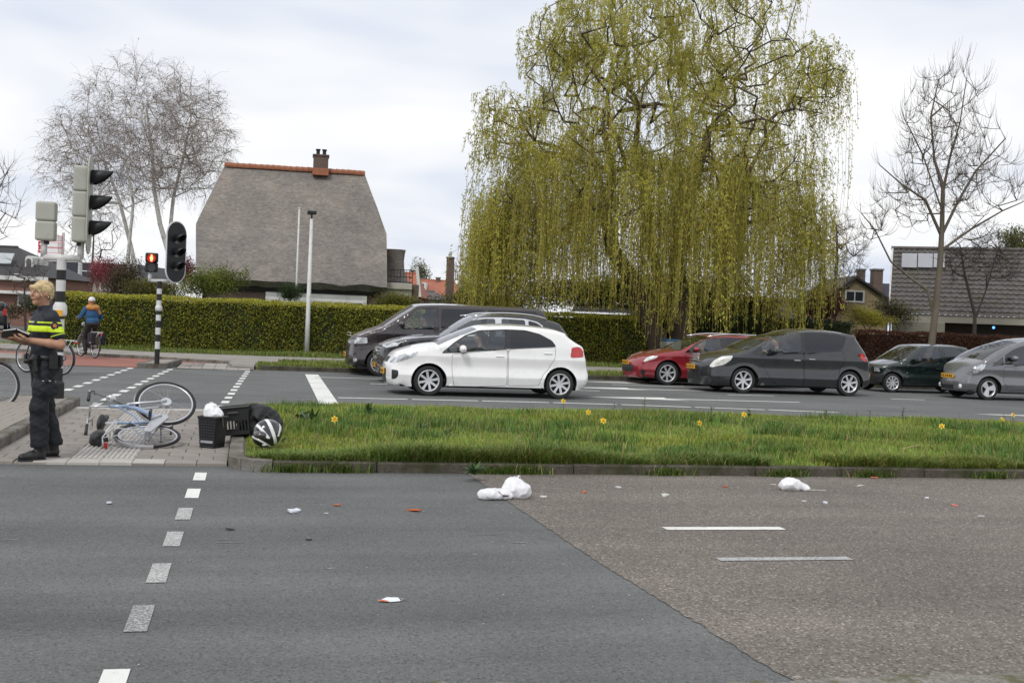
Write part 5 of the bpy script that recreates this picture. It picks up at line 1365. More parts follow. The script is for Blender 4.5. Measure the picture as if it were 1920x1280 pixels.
def far_signal():
    B = gp(294, 682, .13); Y = B.y
    root = empty('traffic_signal', B, label='slim striped signal post with black oval head and lit red walking figure', cat='traffic light')
    z = lambda py, px=296: aty(px, py, Y).z - B.z; x = lambda px, py: aty(px, py, Y).x - B.x
    top = z(527)
    ed = [682, 654, 640, 627, 614, 601, 590, 576, 563, 551, 541, 527]
    bands = [(max(z(ed[i]), 0) if i else 0, z(ed[i + 1]), 'b' if i % 2 == 0 else 'w') for i in range(len(ed) - 1)]
    banded_post(root, B, top, .062, bands)
    MB().lathe([(.063, z(583)), (.085, z(581)), (.085, z(575)), (.063, z(572))], 18).build('push_button_box', PW, root, smooth=True)
    xl, xr = x(281, 524), x(318, 524)
    MB().tube([(xl, 0, top + .01), (xr, 0, top + .01)], .045, 12).build('crossbar', PW, root, smooth=True)
    MB().tube([(xl, 0, top - .02), (xl, 0, z(510))], .05, 12).build('arm', PW, root, smooth=True)
    p = empty('pedestrian_signal', (xl + .03, 0, z(511)), parent=root)
    for k in range(2):
        q = Field(0.0); q.box((0, 0, .12 + k * .24), (.15, .1, .118), rd=.03); q.build('lamp_housing', SIG, p, h=.014)
    ring = MB().lathe([(.112, 0), (.112, .10), (.104, .10), (.104, 0)], 20, Matrix.Translation((0, -.1, .345)) @ Matrix.Rotation(R(90), 4, 'X')); ring.build('visor', SIG, p, smooth=True, auto=30)
    ring = MB().lathe([(.112, 0), (.112, .08), (.104, .08), (.104, 0)], 20, Matrix.Translation((0, -.1, .12)) @ Matrix.Rotation(R(90), 4, 'X')); ring.build('visor', SIG, p, smooth=True, auto=30)
    MB().lathe([(.001, 0), (.104, 0)], 20, Matrix.Translation((0, -.106, .345)) @ Matrix.Rotation(R(90), 4, 'X')).build('lens', mat('lens_red_glow', (.25, .01, .005), .3, .3, 14, emit=((1, .02, .005), .55)), p)
    FIG = mat('red_figure_lit', (.9, .25, .1), .4, .05, emit=((1, .32, .10), 5.0))
    fg = MB(); yq = -.112
    def qd(pts): fg.add([(a, yq, b) for a, b in pts], [tuple(range(len(pts)))])
    qd([(.024 * math.cos(t), .405 + .024 * math.sin(t)) for t in np.linspace(0, 6.283, 10, endpoint=False)])
    qd([(-.036, .375), (-.036, .32), (-.022, .32), (-.020, .27), (-.003, .27), (0, .315), (.003, .27), (.020, .27), (.022, .32), (.036, .32), (.036, .375)])
    fg.build('walking_figure', FIG, p)
    MB().lathe([(.001, 0), (.104, 0)], 20, Matrix.Translation((0, -.106, .12)) @ Matrix.Rotation(R(90), 4, 'X')).build('lens', LREDOFF, p)
    # oval three-lamp head turned to the right
    hd = empty('signal_head', (xr + .13, -.02, z(530)), rz=R(-42), parent=root)   # local x = lamps' direction
    def oval(w, hgt, n=16):
        pts = [(w * math.cos(a), hgt - w + w * math.sin(a)) for a in np.linspace(0, math.pi, n)] + [(w * math.cos(a), w + w * math.sin(a)) for a in np.linspace(math.pi, 2 * math.pi, n)]
        return pts
    for nm, w, x0, x1, m_, z0 in (('backboard_edge', .335, -.012, .012, SIGE, .0), ('backboard', .305, .0125, .022, SIG, .03)):
        pts = oval(w, 1.55 - 2 * z0); n = len(pts)
        vs = [(xx, a, b + z0) for xx in (x0, x1) for a, b in pts]
        MB().add(vs, [tuple(range(n - 1, -1, -1)), tuple(range(n, 2 * n))] + [(i, (i + 1) % n, n + (i + 1) % n, n + i) for i in range(n)]).build(nm, m_, hd)
    for k in range(3):
        zc = .42 + k * .34
        visor(Matrix.Translation((.022, 0, zc)), .125, .27, hd); MB().lathe([(.001, 0), (.118, 0)], 18, Matrix.Translation((.03, 0, zc)) @ Matrix.Rotation(R(90), 4, 'Y')).build('lens', LREDOFF, hd)
    q = Field(0.0); q.box((-.09, 0, .76), (.08, .15, .55), rd=.04); q.build('housing', SHELL, hd, h=.025)
far_signal()

# ------------------------------------------------------------------ lamp post, poles, direction sign
POLE = mat('galvanised_pole', (.56, .57, .57), .45, .06, 2, metal=.2)
def lamp_post():
    B = gp(575, 661, .08); B.y = min(B.y, 44); B = aty(575, 661, 42.2); B.z = .08
    z = lambda py, px=580: aty(px, py, B.y).z - B.z
    r_ = empty('street_lamp', B, label='white street lamp post with small black lantern in front of the hedge', cat='street lamp')
    MB().tube([(0, 0, 0), (0, 0, 1.2), (0, 0, z(410))], [.088, .084, .055], 14).build('pole', PW, r_, smooth=True)
    MB().tube([(0, 0, z(410)), (0, 0, z(402))], .035, 10).build('neck', PB, r_)
    MB().box((-.16, -.09, z(402)), (.17, .09, z(395)), bev=.03).build('lantern', PB, r_)
lamp_post()
b = atd(555, 560, 50); r_ = empty('flagpole', (b.x, b.y, 0), label='thin bare white flagpole beside the thatched roof', cat='pole')
zt = atd(557, 392, 50).z
MB().tube([(0, 0, 0), (0, 0, zt)], [.06, .035], 10).build('pole', PW, r_, smooth=True); MB().ball((0, 0, zt + .03), .05, 8, 6).build('finial', PW, r_)
b = atd(147, 600, 85); r_ = empty('mast', (b.x, b.y, 0), label='grey steel mast standing far behind the birch', cat='pole')
MB().tube([(0, 0, 0), (0, 0, atd(147, 478, 85).z)], [.2, .14], 10).build('pole', POLE, r_); MB().tube([(0, 0, 4), (.9, 0, 4.0)], .05, 6).build('bracket', POLE, r_)
def finger_sign():
    D = 40; b = atd(113, 600, D); r_ = empty('direction_sign', (b.x, b.y, 0), label='stack of white direction boards with red edges behind the tall signal', cat='road sign')
    P_ = lambda px, py: atd(px, py, D) - Vector((b.x, b.y, 0))
    MB().tube([(0, 0.05, 0), (0, .05, P_(113, 436).z)], .05, 10).build('post', POLE, r_)
    RED = mat('sign_red', (.55, .03, .04), .5, .06); WHT = mat('sign_white', (.80, .80, .82), .5, .04)
    for py in (447, 459, 470):
        c0, c1 = P_(74, py - 5), P_(117, py + 5); zz = (c0.z + c1.z) / 2
        bo = MB().box((c0.x, -.012, zz - .10), (c1.x, .012, zz + .10)).build('board', RED, r_)
        MB().box((c0.x + .19, -.016, zz - .082), (c1.x - .14, -.0125, zz + .082)).build('board_face', WHT, bo)
        MB().box((c1.x - .13, -.016, zz - .082), (c1.x - .015, -.0125, zz + .082)).build('board_end', POLE, bo)
        MB().add([(c0.x + .03, -.0165, zz), (c0.x + .09, -.0165, zz - .05), (c0.x + .09, -.0165, zz - .018), (c0.x + .16, -.0165, zz - .018), (c0.x + .16, -.0165, zz + .018), (c0.x + .09, -.0165, zz + .018), (c0.x + .09, -.0165, zz + .05)], [(0, 1, 2, 3, 4, 5, 6)]).build('arrow', WHT, bo)
finger_sign()
# painted marker posts at the foot of the hedge
for (px, col, nm, lab) in ((213, (.55, .10, .08), 'red', 'short white post with red band at the hedge foot'), (240, (.62, .45, .04), 'yellow', 'short white post with yellow top near the red banded one'), (249.5, (.12, .42, .40), 'teal', 'short white post with yellow and teal paint by the hedge')):
    b = gp(px, 641, .08); r_ = empty('marker_post', (b.x, b.y, .08), label=lab, cat='post', group='painted posts along the hedge')
    MB().box((-.08, -.05, 0), (.08, .05, .22), bev=.01).build('post', PW, r_)
    MB().box((-.082, -.052, .22), (.082, .052, .42), bev=.01).build('band', mat('post_paint_' + nm, col, .6, .15, 20), r_)
    MB().box((-.08, -.05, .42), (.08, .05, .50), bev=.02).build('post_top', mat('post_paint_yellow', (.62, .45, .04), .6, .1) if nm != 'red' else PW, r_)
# blue-lidded bin below the willow
b = aty(1256, 684, 41.0); r_ = empty('wheeled_bin', (b.x, b.y, .08), label='grey wheeled bin with blue lid below the willow', cat='bin')
MB().add([(-.24, -.27, .05), (.24, -.27, .05), (.24, .27, .05), (-.24, .27, .05), (-.29, -.34, .95), (.29, -.34, .95), (.29, .34, .95), (-.29, .34, .95)], [(3, 2, 1, 0), (4, 5, 6, 7), (0, 1, 5, 4), (1, 2, 6, 5), (2, 3, 7, 6), (3, 0, 4, 7)]).build('tub', mat('bin_grey', (.35, .36, .37), .6, .08), r_)
MB().box((-.31, -.36, .952), (.31, .36, 1.03), bev=.03).build('lid', mat('bin_lid_blue', (.04, .16, .34), .5, .08), r_)
for s_ in (-1, 1): MB().lathe([(.001, -.03), (.1, -.03), (.1, .03), (.001, .03)], 14, Matrix.Translation((s_ * .2, .3, .1)) @ Matrix.Rotation(R(90), 4, 'Y')).build('wheel', RUBBER, r_)

# ------------------------------------------------------------------ things lying beside the bicycle
PLB = mat('crate_black', (.012, .012, .013), .45, .2, 6)
BAGW = mat('carrier_bag_white', (.78, .78, .80), .35, .05, 8, bump=.35, bscale=22)
def pannier_basket():
    a = gp(381, 839, .03); b = gp(413, 842, .03); ang = math.atan2(b.y - a.y, b.x - a.x)
    c = (a + b) / 2; r_ = empty('bicycle_basket', (c.x, c.y + .12, .028), rz=ang, label='tall black woven basket holding a white bag beside the kerb', cat='basket')
    w, d, h = .115, .11, .335
    MB().add([(-w * .8, -d * .85, 0), (w * .8, -d * .85, 0), (w * .8, d * .85, 0), (-w * .8, d * .85, 0), (-w, -d, h), (w, -d, h), (w, d, h), (-w, d, h), (-w * .92, -d * .9, h), (w * .92, -d * .9, h), (w * .92, d * .9, h), (-w * .92, d * .9, h), (-w * .75, -d * .8, .02), (w * .75, -d * .8, .02), (w * .75, d * .8, .02), (-w * .75, d * .8, .02)],
             [(3, 2, 1, 0), (0, 1, 5, 4), (1, 2, 6, 5), (2, 3, 7, 6), (3, 0, 4, 7), (4, 5, 9, 8), (5, 6, 10, 9), (6, 7, 11, 10), (7, 4, 8, 11), (9, 8, 12, 13), (10, 9, 13, 14), (11, 10, 14, 15), (8, 11, 15, 12), (12, 15, 14, 13)]).build('tub', PLB, r_)
    wv = MB(); WV = mat('basket_weave', (.035, .036, .045), .4, .2, 20)
    for i in range(9):
        u = -1 + 2 * (i + .5) / 9; wv.tube([(u * w * .80, -d * .87, .01), (u * w, -d * 1.02, h - .01)], .0035, 4)
    for k in range(11):
        t = (k + .5) / 11; ww = w * (.8 + .2 * t); dd = d * (.85 + .15 * t) + .003; wv.tube([(-ww, -dd, h * t), (ww, -dd, h * t)], .0035, 4); wv.tube([(-ww - .003, -dd, h * t), (-ww - .003, dd, h * t)], .0035, 4)
    tag(wv.build('weave', WV, r_), kind='stuff')
    MB().tube([(-w, -d, h), (w, -d, h), (w, d, h), (-w, d, h)], .012, 6, closed=True).build('rim', PLB, r_)
    MB().box((-w * .68, -d * .93, .058), (w * .68, -d * .885, .083)).build('reflector_strip', mat('reflector_silver', (.5, .52, .56), .3, .1, metal=.4), r_)
    MB().tube([(-w - .012, .02, h), (-w - .03, -.01, h - .05), (-w - .028, -.02, .03)], .011, 6).build('strap', PLB, r_); MB().tube([(w + .005, 0, h - .01), (w + .05, -.04, h - .10), (w + .02, -.06, .12)], .012, 6).build('strap', PLB, r_)
    bag = empty('carrier_bag', r_.location, rz=ang, label='white plastic carrier bag stuffed in the tall basket', cat='bag')
    f = Field(.05); f.ell((-.02, .0, .38), (.085, .08, .085)); f.ell((.055, 0, .355), (.06, .07, .055)); f.cap((-.07, 0, .43), (-.02, .02, .455), .03, .028); f.cap((0, 0, .29), (0, 0, .33), .08, .08)
    f.build('bag_body', BAGW, bag, h=.008, noise=creases(21, 28, .016))
    MB().tube([(-.07, .0, .45), (-.055, .01, .485), (-.03, .015, .488), (-.01, .02, .465)], .009, 6, sq=.4).build('handle', BAGW, bag, smooth=True)
pannier_basket()
def crate():
    c = gp(441, 815, .14); r_ = empty('crate', (c.x + .01, c.y + .24, .128), label='black slotted plastic crate standing on the grass edge', cat='crate'); r_.rotation_euler = (0, R(-7), R(-6))
    L_, W_, H_ = .165, .15, .31; t = .010
    def wall(nm, x0, x1, y0, y1):
        MB().box((x0, y0, H_ * .52), (x1, y1, H_)).build(nm, PLB, r_); MB().box((x0, y0, 0), (x1, y1, H_ * .14)).build(nm, PLB, r_)
        m = MB(); lx = (x1 - x0) > (y1 - y0); n = 9
        for k in range(n + 1):
            u = k / n
            if lx: xx = x0 + (x1 - x0 - .016) * u; m.box((xx, y0, H_ * .1401), (xx + .016, y1, H_ * .5199))
            else: yy_ = y0 + (y1 - y0 - .016) * u; m.box((x0, yy_, H_ * .1401), (x1, yy_ + .016, H_ * .5199))
        tag(m.build('slats', PLB, r_), kind='stuff')
    wall('front_panel', -L_, L_, -W_, -W_ + t); wall('back_panel', -L_, L_, W_ - t, W_); wall('side_panel', -L_, -L_ + t, -W_ + t + .001, W_ - t - .001); wall('side_panel', L_ - t, L_, -W_ + t + .001, W_ - t - .001)
    MB().box((-L_ + t, -W_ + t, .004), (L_ - t, W_ - t, .014)).build('floor', PLB, r_)
    MB().tube([(-L_ - .008, -W_ - .008, H_), (L_ + .008, -W_ - .008, H_), (L_ + .008, W_ + .008, H_), (-L_ - .008, W_ + .008, H_)], .014, 6, closed=True).build('rim', PLB, r_)
    MB().tube([(-.06, -W_ - .006, H_ * .78), (-.05, -W_ - .02, H_ * .82), (.05, -W_ - .02, H_ * .82), (.06, -W_ - .006, H_ * .78)], .008, 6).build('handle', mat('crate_handle', (.10, .10, .105), .35, .1), r_)
crate()
def backpack():
    c = gp(487, 812, .14); r_ = empty('backpack', (c.x - .02, c.y + .16, .10), rz=R(-10), label='slumped black nylon backpack lying between crate and helmet', cat='backpack')
    NY = mat('nylon_black', (.010, .010, .011), .55, .25, 14, bump=.2, bscale=60)
    f = Field(.05); f.ell((0, 0, .16), (.22, .17, .19)); f.ell((-.1, -.02, .15), (.14, .15, .19)); f.cap((-.05, 0, .28), (.14, .02, .24), .07, .06); f.ell((.18, .02, .12), (.10, .13, .13)); f.box((-.02, 0, .04), (.23, .17, .05), rd=.04)
    f.build('bag_body', NY, r_, h=.011, noise=creases(33, 20, .030))
    MB().tube([(-.12, -.16, .24), (-.2, -.2, .14), (-.18, -.17, .03)], .014, 6, sq=.4).build('strap', NY, r_); MB().tube([(.1, -.14, .26), (.2, -.17, .2), (.25, -.12, .1)], .014, 6, sq=.4).build('strap', NY, r_)
backpack()
def helmet():
    c = gp(502, 829, .16); r_ = empty('helmet', (c.x, c.y + .10, .10), rz=R(15), label='black and white motor scooter helmet lying in the grass', cat='helmet')
    HB_ = mat('helmet_black', (.012, .012, .013), .2, .1, coat=1.0); HW = mat('helmet_white', (.78, .78, .78), .2, .04, coat=1.0)
    f = Field(.03); f.ell((0, 0, .155), (.155, .125, .14)); f.ell((-.03, -.02, .10), (.14, .115, .10)); f.build('shell', HB_, r_, h=.008)
    def stripe(c0, nrm, w, lim):
        n_ = np.array(nrm, float); n_ /= np.linalg.norm(n_)
        g = Field(.03); g.ell((0, 0, .155), (.1575, .1275, .1425)); g.ell((-.03, -.02, .10), (.1425, .1175, .1025))
        g.build('stripe', HW, r_, h=.006, cut=lambda P: np.maximum(np.abs((P - np.array(c0)) @ n_) - w, lim(P)))
    stripe((.02, 0, .16), (1, 0, .35), .020, lambda P: .04 - P[..., 2]); stripe((-.07, 0, .16), (.8, 0, .6), .016, lambda P: np.maximum(.10 - P[..., 2], P[..., 1])); stripe((.095, 0, .16), (.9, .0, -.3), .013, lambda P: .12 - P[..., 2])
    stripe((-.13, 0, .09), (.5, 0, .9), .011, lambda P: P[..., 1])
    g = Field(.02); g.ell((-.085, -.05, .135), (.085, .09, .055)); g.build('visor', mat('visor_smoke', (.05, .045, .042), .12, .1, coat=1.0), r_, h=.007)
    MB().box((-.09, -.125, .03), (-.05, -.118, .045)).build('label', HW, r_); MB().tube([(.15, -.02, .06), (.19, -.02, .10)], [.014, .01], 8).build('vent_tab', HB_, r_)
helmet()
# carrier bags and litter on the road
def blob_bag(px, py, label, parts, seed, amp=.013, freq=24, extra=None, rz=0, name='carrier_bag'):
    c = gp(px, py); r_ = empty(name, (c.x, c.y + .06, .002), rz=rz, label=label, cat='bag')
    f = Field(.04)
    for p, rr in parts: f.ell(p, rr)
    f.build('bag_body', BAGW, r_, h=.006, noise=creases(seed, freq, amp), cut=lambda P: .001 - P[..., 2])
    return r_
r_ = blob_bag(968, 936, 'knotted round white plastic bag lying on the seam of the asphalt', [((0, 0, .075), (.125, .09, .085)), ((.05, -.02, .065), (.085, .08, .07)), ((-.02, 0, .14), (.06, .05, .04))], 41)
MB().tube([(-.03, 0, .15), (-.01, 0, .185), (.03, .01, .178)], [.022, .016, .012], 6, sq=.5).build('knot', BAGW, r_, smooth=True); MB().tube([(0, 0, .15), (.03, 0, .195), (.045, .01, .175)], [.02, .016, .01], 6, sq=.5).build('knot', BAGW, r_, smooth=True)
r_ = blob_bag(930, 938, 'flat white plastic bag with purple stripes next to the knotted one', [((-.09, 0, .04), (.06, .06, .045)), ((.0, 0, .045), (.12, .075, .05)), ((.1, .01, .03), (.07, .06, .035))], 43, .012)
PUR = mat('bag_print_purple', (.30, .16, .28), .5, .15, 20)
for xx in (-.045, -.03, .02, .032): MB().tube([(xx - .03, -.03, .088), (xx, -.055, .068), (xx + .025, -.068, .045)], .0035, 4).build('stripe', PUR, r_)
MB().box((.055, -.066, .035), (.105, -.055, .046)).build('bag_opening', GAP, r_)
r_ = blob_bag(1491, 921, 'white plastic bag trailing a torn strip on the brown asphalt', [((-.02, 0, .06), (.10, .08, .065)), ((-.07, 0, .035), (.07, .07, .04)), ((.06, 0, .035), (.085, .06, .04)), ((.12, -.01, .02), (.06, .05, .025))], 47)
MB().tube([(.1, -.01, .02), (.17, -.03, .008), (.25, -.02, .006), (.34, -.03, .005)], [.03, .012, .008, .01], 6, sq=.3).build('torn_strip', mat('bag_dirty', (.55, .52, .44), .7, .2, 20), r_)
LIT = [(777, 957, (.62, .12, .02), 'orange', .055), (632, 947, (.40, .12, .04), 'brown', .035), (551, 959, (.62, .64, .70), 'silver', .075), (205, 943, (.65, .66, .72), 'white', .04), (611, 963, (.55, .56, .58), 'grey', .02), (1096, 923, (.60, .18, .10), 'orange', .03), (1160, 914, (.72, .72, .74), 'white', .03), (1360, 913, (.70, .16, .05), 'orange', .035), (1246, 929, (.6, .6, .55), 'pale', .06), (1548, 943, (.75, .76, .78), 'white', .035), (1790, 948, (.62, .18, .12), 'red', .035), (1450, 909, (.6, .5, .4), 'pale', .03), (1640, 896, (.65, .2, .2), 'red', .05), (1612, 911, (.7, .7, .66), 'pale', .04), (1508, 940, (.7, .7, .72), 'white', .025), (1840, 968, (.7, .7, .7), 'white', .02), (1020, 932, (.62, .6, .55), 'pale', .045), (430, 992, (.06, .06, .06), 'black', .035), (578, 1011, (.05, .05, .05), 'black', .03), (1738, 934, (.7, .72, .74), 'white', .03)]
for i, (px, py, c, nm, s_) in enumerate(LIT):
    p = gp(px, py, .004); rr = random.Random(i)
    pts = [(s_ * (1 + .4 * rr.uniform(-1, 1)) * math.cos(a), s_ * .55 * (1 + .5 * rr.uniform(-1, 1)) * math.sin(a)) for a in np.linspace(0, 6.283, 8, endpoint=False)]
    o = MB().prism(pts, 0, .006 + .1 * s_).build('debris', mat('debris_' + nm, c, .4, .15, 30), None); o.location = (p.x, p.y, .006); o.rotation_euler = (rr.uniform(-.12, .12), rr.uniform(-.12, .12), rr.uniform(0, 3))
    surf = 'grey asphalt' if p.x < 2.2 else 'brown asphalt'
    size = 'small' if s_ < .045 else 'larger'
    tag(o, '%s %s shard of debris lying on the %s' % (size, nm, surf), 'debris', 'debris shards scattered on the road')
# shattered mirror glass in one patch
p = gp(733, 1124, .004); fr_ = MB(); rr = random.Random(5)
for i in range(90):
    a, q = rr.uniform(0, 6.283), rr.random() ** .6; x_, y_ = .075 * q * math.cos(a), .06 * q * math.sin(a); s_ = rr.uniform(.003, .012)
    fr_.add([(x_, y_, .004), (x_ + s_, y_ + rr.uniform(-.003, .003), .005 + rr.uniform(0, .004)), (x_ + rr.uniform(0, s_), y_ + s_, .004)], [(0, 1, 2)])
r_ = empty('broken_mirror', (p.x, p.y, .002), label='crushed white and orange mirror fragment on the grey asphalt', cat='debris')
tag(fr_.build('splinters', mat('mirror_splinters', (.75, .80, .88), .15, .1, metal=.4), r_), kind='stuff')
MB().add([(-.075, -.02, .003), (-.01, -.045, .003), (.05, -.03, .003), (.04, .015, .012), (-.02, .03, .01)], [(0, 1, 2, 3, 4)]).build('mirror_shell', mat('mirror_white', (.74, .78, .84), .3, .05), r_)
MB().add([(-.078, -.022, .006), (-.03, -.05, .006), (-.015, -.042, .008), (-.05, -.012, .009)], [(0, 1, 2, 3)]).build('orange_chip', mat('debris_orange', (.62, .12, .02)), r_)
# fine crumbs of glass spread over the asphalt
n = 700; X_ = RNG.uniform(-3.5, 9, n); Y_ = RNG.uniform(5, 11, n); Y_ = np.where(RNG.random(n) < .6, 11.1 - RNG.random(n) ** 1.6 * 4, Y_); s_ = RNG.uniform(.003, .009, n)
V = np.stack([np.stack([X_, Y_, np.full(n, .0062)], 1), np.stack([X_ + s_ * 1.5, Y_, np.full(n, .0062) + s_ * .4], 1), np.stack([X_ + s_ * .5, Y_ + s_ * 1.6, np.full(n, .0062)], 1)], 1).reshape(-1, 3)
tag(npmesh('glass_crumbs', V, np.arange(n * 3).reshape(-1, 3), mat('glass_crumb', (.62, .63, .64), .3, .1)), 'fine crumbs of glass and plastic over the asphalt', 'debris', kind='stuff')
# dark cars far up the side street
def parked(px, py, label, rz):
    b = gp(px, py); r_ = empty('parked_car', (b.x, b.y, 0), rz=rz, label=label, cat='car', group='dark cars up the side street')
    f = Field(.08); f.box((0, 0, .62), (.86, 2.0, .36), rd=.16); f.box((0, .15, 1.15), (.72, 1.15, .34), rd=.22); DP = paint('paint_charcoal', (.018, .019, .022), .2)
    f.build('body', DP, r_, h=.05)
    q = Field(.0); q.box((0, -.98, 1.20), (.60, .06, .17), rd=.05); q.build('rear_window', GLOSSB, r_, h=.03)
    for s_ in (-1, 1):
        MB().box((s_ * .72 - .015, -.7, 1.05), (s_ * .72 + .015, .95, 1.34), bev=.01).build('side_window', GLOSSB, r_)
        MB().box((s_ * .74 - .10, -2.02, .78), (s_ * .74 + .10, -1.93, 1.12), bev=.02).build('tail_light', TAIL, r_)
        for yy_ in (-1.25, 1.3): wheel(r_, s_ * .76, yy_, .31, .2, 6, 1).rotation_euler = (0, 0, R(-90 * s_))
    MB().box((-.26, -2.05, .60), (.26, -2.02, .71)).build('number_plate', mat('print_white', (.7, .7, .72)), r_)
parked(-16, 617, 'dark car with red tail lights seen past the officer notebook', R(8)); parked(58, 609, 'black car driving away beside the brick house', R(6))
# ------------------------------------------------------------------ buildings
def thatch_mat():
    m, nt, p, out = _new('thatch'); tcn = N(nt, 'ShaderNodeTexCoord')
    mp = N(nt, 'ShaderNodeMapping'); mp.inputs['Scale'].default_value = (2.6, 1, 7); nt.links.new(tcn.outputs['Object'], mp.inputs[0])
    n1 = N(nt, 'ShaderNodeTexNoise'); n1.inputs['Scale'].default_value = 2.2; n1.inputs['Detail'].default_value = 9; n1.inputs['Roughness'].default_value = .75; nt.links.new(mp.outputs[0], n1.inputs['Vector'])
    n2 = N(nt, 'ShaderNodeTexNoise'); n2.inputs['Scale'].default_value = .55; n2.inputs['Detail'].default_value = 6; n2.inputs['Roughness'].default_value = .6; nt.links.new(tcn.outputs['Object'], n2.inputs['Vector'])
    r1 = ramp(nt, [(.30, (.135, .122, .112)), (.5, (.285, .263, .243)), (.70, (.40, .375, .35))]); nt.links.new(n1.outputs['Fac'], r1.inputs[0])
    r2 = ramp(nt, [(.35, (.74, .74, .76)), (.65, (1.1, 1.06, 1.0))]); nt.links.new(n2.outputs['Fac'], r2.inputs[0])
    mu = N(nt, 'ShaderNodeMixRGB', blend_type='MULTIPLY'); mu.inputs[0].default_value = 1; nt.links.new(r1.outputs[0], mu.inputs[1]); nt.links.new(r2.outputs[0], mu.inputs[2])
    # moss-dark upper part near the ridge: weathering of the reed itself
    n3 = N(nt, 'ShaderNodeTexNoise'); n3.inputs['Scale'].default_value = 1.1; n3.inputs['Detail'].default_value = 7; nt.links.new(mp.outputs[0], n3.inputs['Vector'])
    mr = N(nt, 'ShaderNodeMapRange'); mr.inputs[1].default_value = .52; mr.inputs[2].default_value = .68; mr.inputs[4].default_value = .6; nt.links.new(n3.outputs['Fac'], mr.inputs[0])
    mx = N(nt, 'ShaderNodeMixRGB'); nt.links.new(mr.outputs[0], mx.inputs[0]); nt.links.new(mu.outputs[0], mx.inputs[1]); mx.inputs[2].default_value = (.175, .162, .145, 1)
    nt.links.new(mx.outputs[0], p.inputs['Base Color']); p.inputs['Roughness'].default_value = .95; p.inputs['Specular IOR Level'].default_value = .2
    b = N(nt, 'ShaderNodeBump'); b.inputs['Strength'].default_value = .9; b.inputs['Distance'].default_value = .09; nt.links.new(n1.outputs['Fac'], b.inputs['Height']); nt.links.new(b.outputs[0], p.inputs['Normal'])
    return m
THATCH = thatch_mat()
def brick_mat(name, c1, c2, mortar, scale=1.0, bw=.22, rh=.065):
    m, nt, p, out = _new(name); tcn = N(nt, 'ShaderNodeTexCoord'); mp = N(nt, 'ShaderNodeMapping'); mp.inputs['Rotation'].default_value = (R(90), 0, 0); nt.links.new(tcn.outputs['Object'], mp.inputs[0])
    b = N(nt, 'ShaderNodeTexBrick'); b.inputs['Scale'].default_value = scale; b.inputs['Brick Width'].default_value = bw; b.inputs['Row Height'].default_value = rh; b.inputs['Mortar Size'].default_value = .009
    b.inputs['Color1'].default_value = (*c1, 1); b.inputs['Color2'].default_value = (*c2, 1); b.inputs['Mortar'].default_value = (*mortar, 1); nt.links.new(mp.outputs[0], b.inputs['Vector'])
    n = N(nt, 'ShaderNodeTexNoise'); n.inputs['Scale'].default_value = .8; n.inputs['Detail'].default_value = 5; nt.links.new(tcn.outputs['Object'], n.inputs['Vector'])
    mr = N(nt, 'ShaderNodeMapRange'); mr.inputs[3].default_value = .75; mr.inputs[4].default_value = 1.2; nt.links.new(n.outputs['Fac'], mr.inputs[0])
    mu = N(nt, 'ShaderNodeMixRGB', blend_type='MULTIPLY'); mu.inputs[0].default_value = 1; nt.links.new(b.outputs[0], mu.inputs[1]); nt.links.new(mr.outputs[0], mu.inputs[2]); nt.links.new(mu.outputs[0], p.inputs['Base Color']); p.inputs['Roughness'].default_value = .9
    MATS[name] = m; return m
BR_RED = brick_mat('brick_red', (.25, .095, .065), (.20, .075, .055), (.24, .21, .18)); BR_BROWN = brick_mat('brick_brown', (.15, .09, .068), (.115, .07, .055), (.16, .14, .12)); BR_YEL = brick_mat('brick_yellow', (.36, .27, .13), (.31, .23, .11), (.34, .30, .24))
TRIMW = mat('trim_white', (.66, .66, .64), .6, .05, 2, dirt=(.48, .47, .44), dscale=3, dlo=.55, dhi=.8); TRIMC = mat('trim_cream', (.46, .44, .38), .6, .06, 2); DKWOOD = mat('boards_black', (.014, .013, .012), .8, .2, 3); PANE = mat('window_pane', (.03, .037, .043), .06, .2, .6, coat=1.0); GRAVEL = mat('roof_grey', (.15, .14, .135), .9, .15, 3)
RTILE_O = mat('roof_tile_orange', (.34, .125, .065), .75, .18, 7, bump=.3, bscale=10, dirt=(.20, .10, .05), dscale=5, dlo=.52, dhi=.7); RTILE_D = mat('roof_tile_dark', (.040, .038, .040), .7, .2, 4, bump=.5, bscale=12); RTILE_B = mat('roof_tile_brown', (.108, .098, .094), .75, .25, 5, bump=.4, bscale=10, dirt=(.09, .085, .05), dscale=2, dlo=.5, dhi=.75)
RTILE_R = mat('roof_tile_red', (.34, .115, .065), .75, .2, 3, bump=.5, bscale=10)
HY = math.atan2(-CRT.y, CRT.x)                        # houses standing square to the view share this turn
def frame_at(name, D, px, label, cat='house', turn=0.0, group=None):
    b = atd(px, 640, D); root = empty(name, (b.x, b.y, 0), rz=-YAW + turn, label=label, cat=cat, group=group)
    Mi = (Matrix.Translation((b.x, b.y, 0)) @ Matrix.Rotation(-YAW + turn, 4, 'Z')).inverted()
    def Lp(px, py, yl=0.0):                               # pixel -> point on the local plane y = yl
        o, d = Mi @ Vector((0, 0, CAM_H)), Mi.to_3x3() @ pray(px, py); return o + d * ((yl - o.y) / d.y)
    return root, Lp
def quadgrid(a, b, c, d, nu, nv, fn=None):
    """a-b along the bottom, d-c along the top"""
    V = []; Fq = []
    for j in range(nv + 1):
        for i in range(nu + 1):
            u, v = i / nu, j / nv; p = (a * (1 - u) + b * u) * (1 - v) + (d * (1 - u) + c * u) * v
            if fn: p = p + fn(u, v)
            V.append(tuple(p))
    for j in range(nv):
        for i in range(nu): k = j * (nu + 1) + i; Fq.append((k, k + 1, k + nu + 2, k + nu + 1))
    return V, Fq
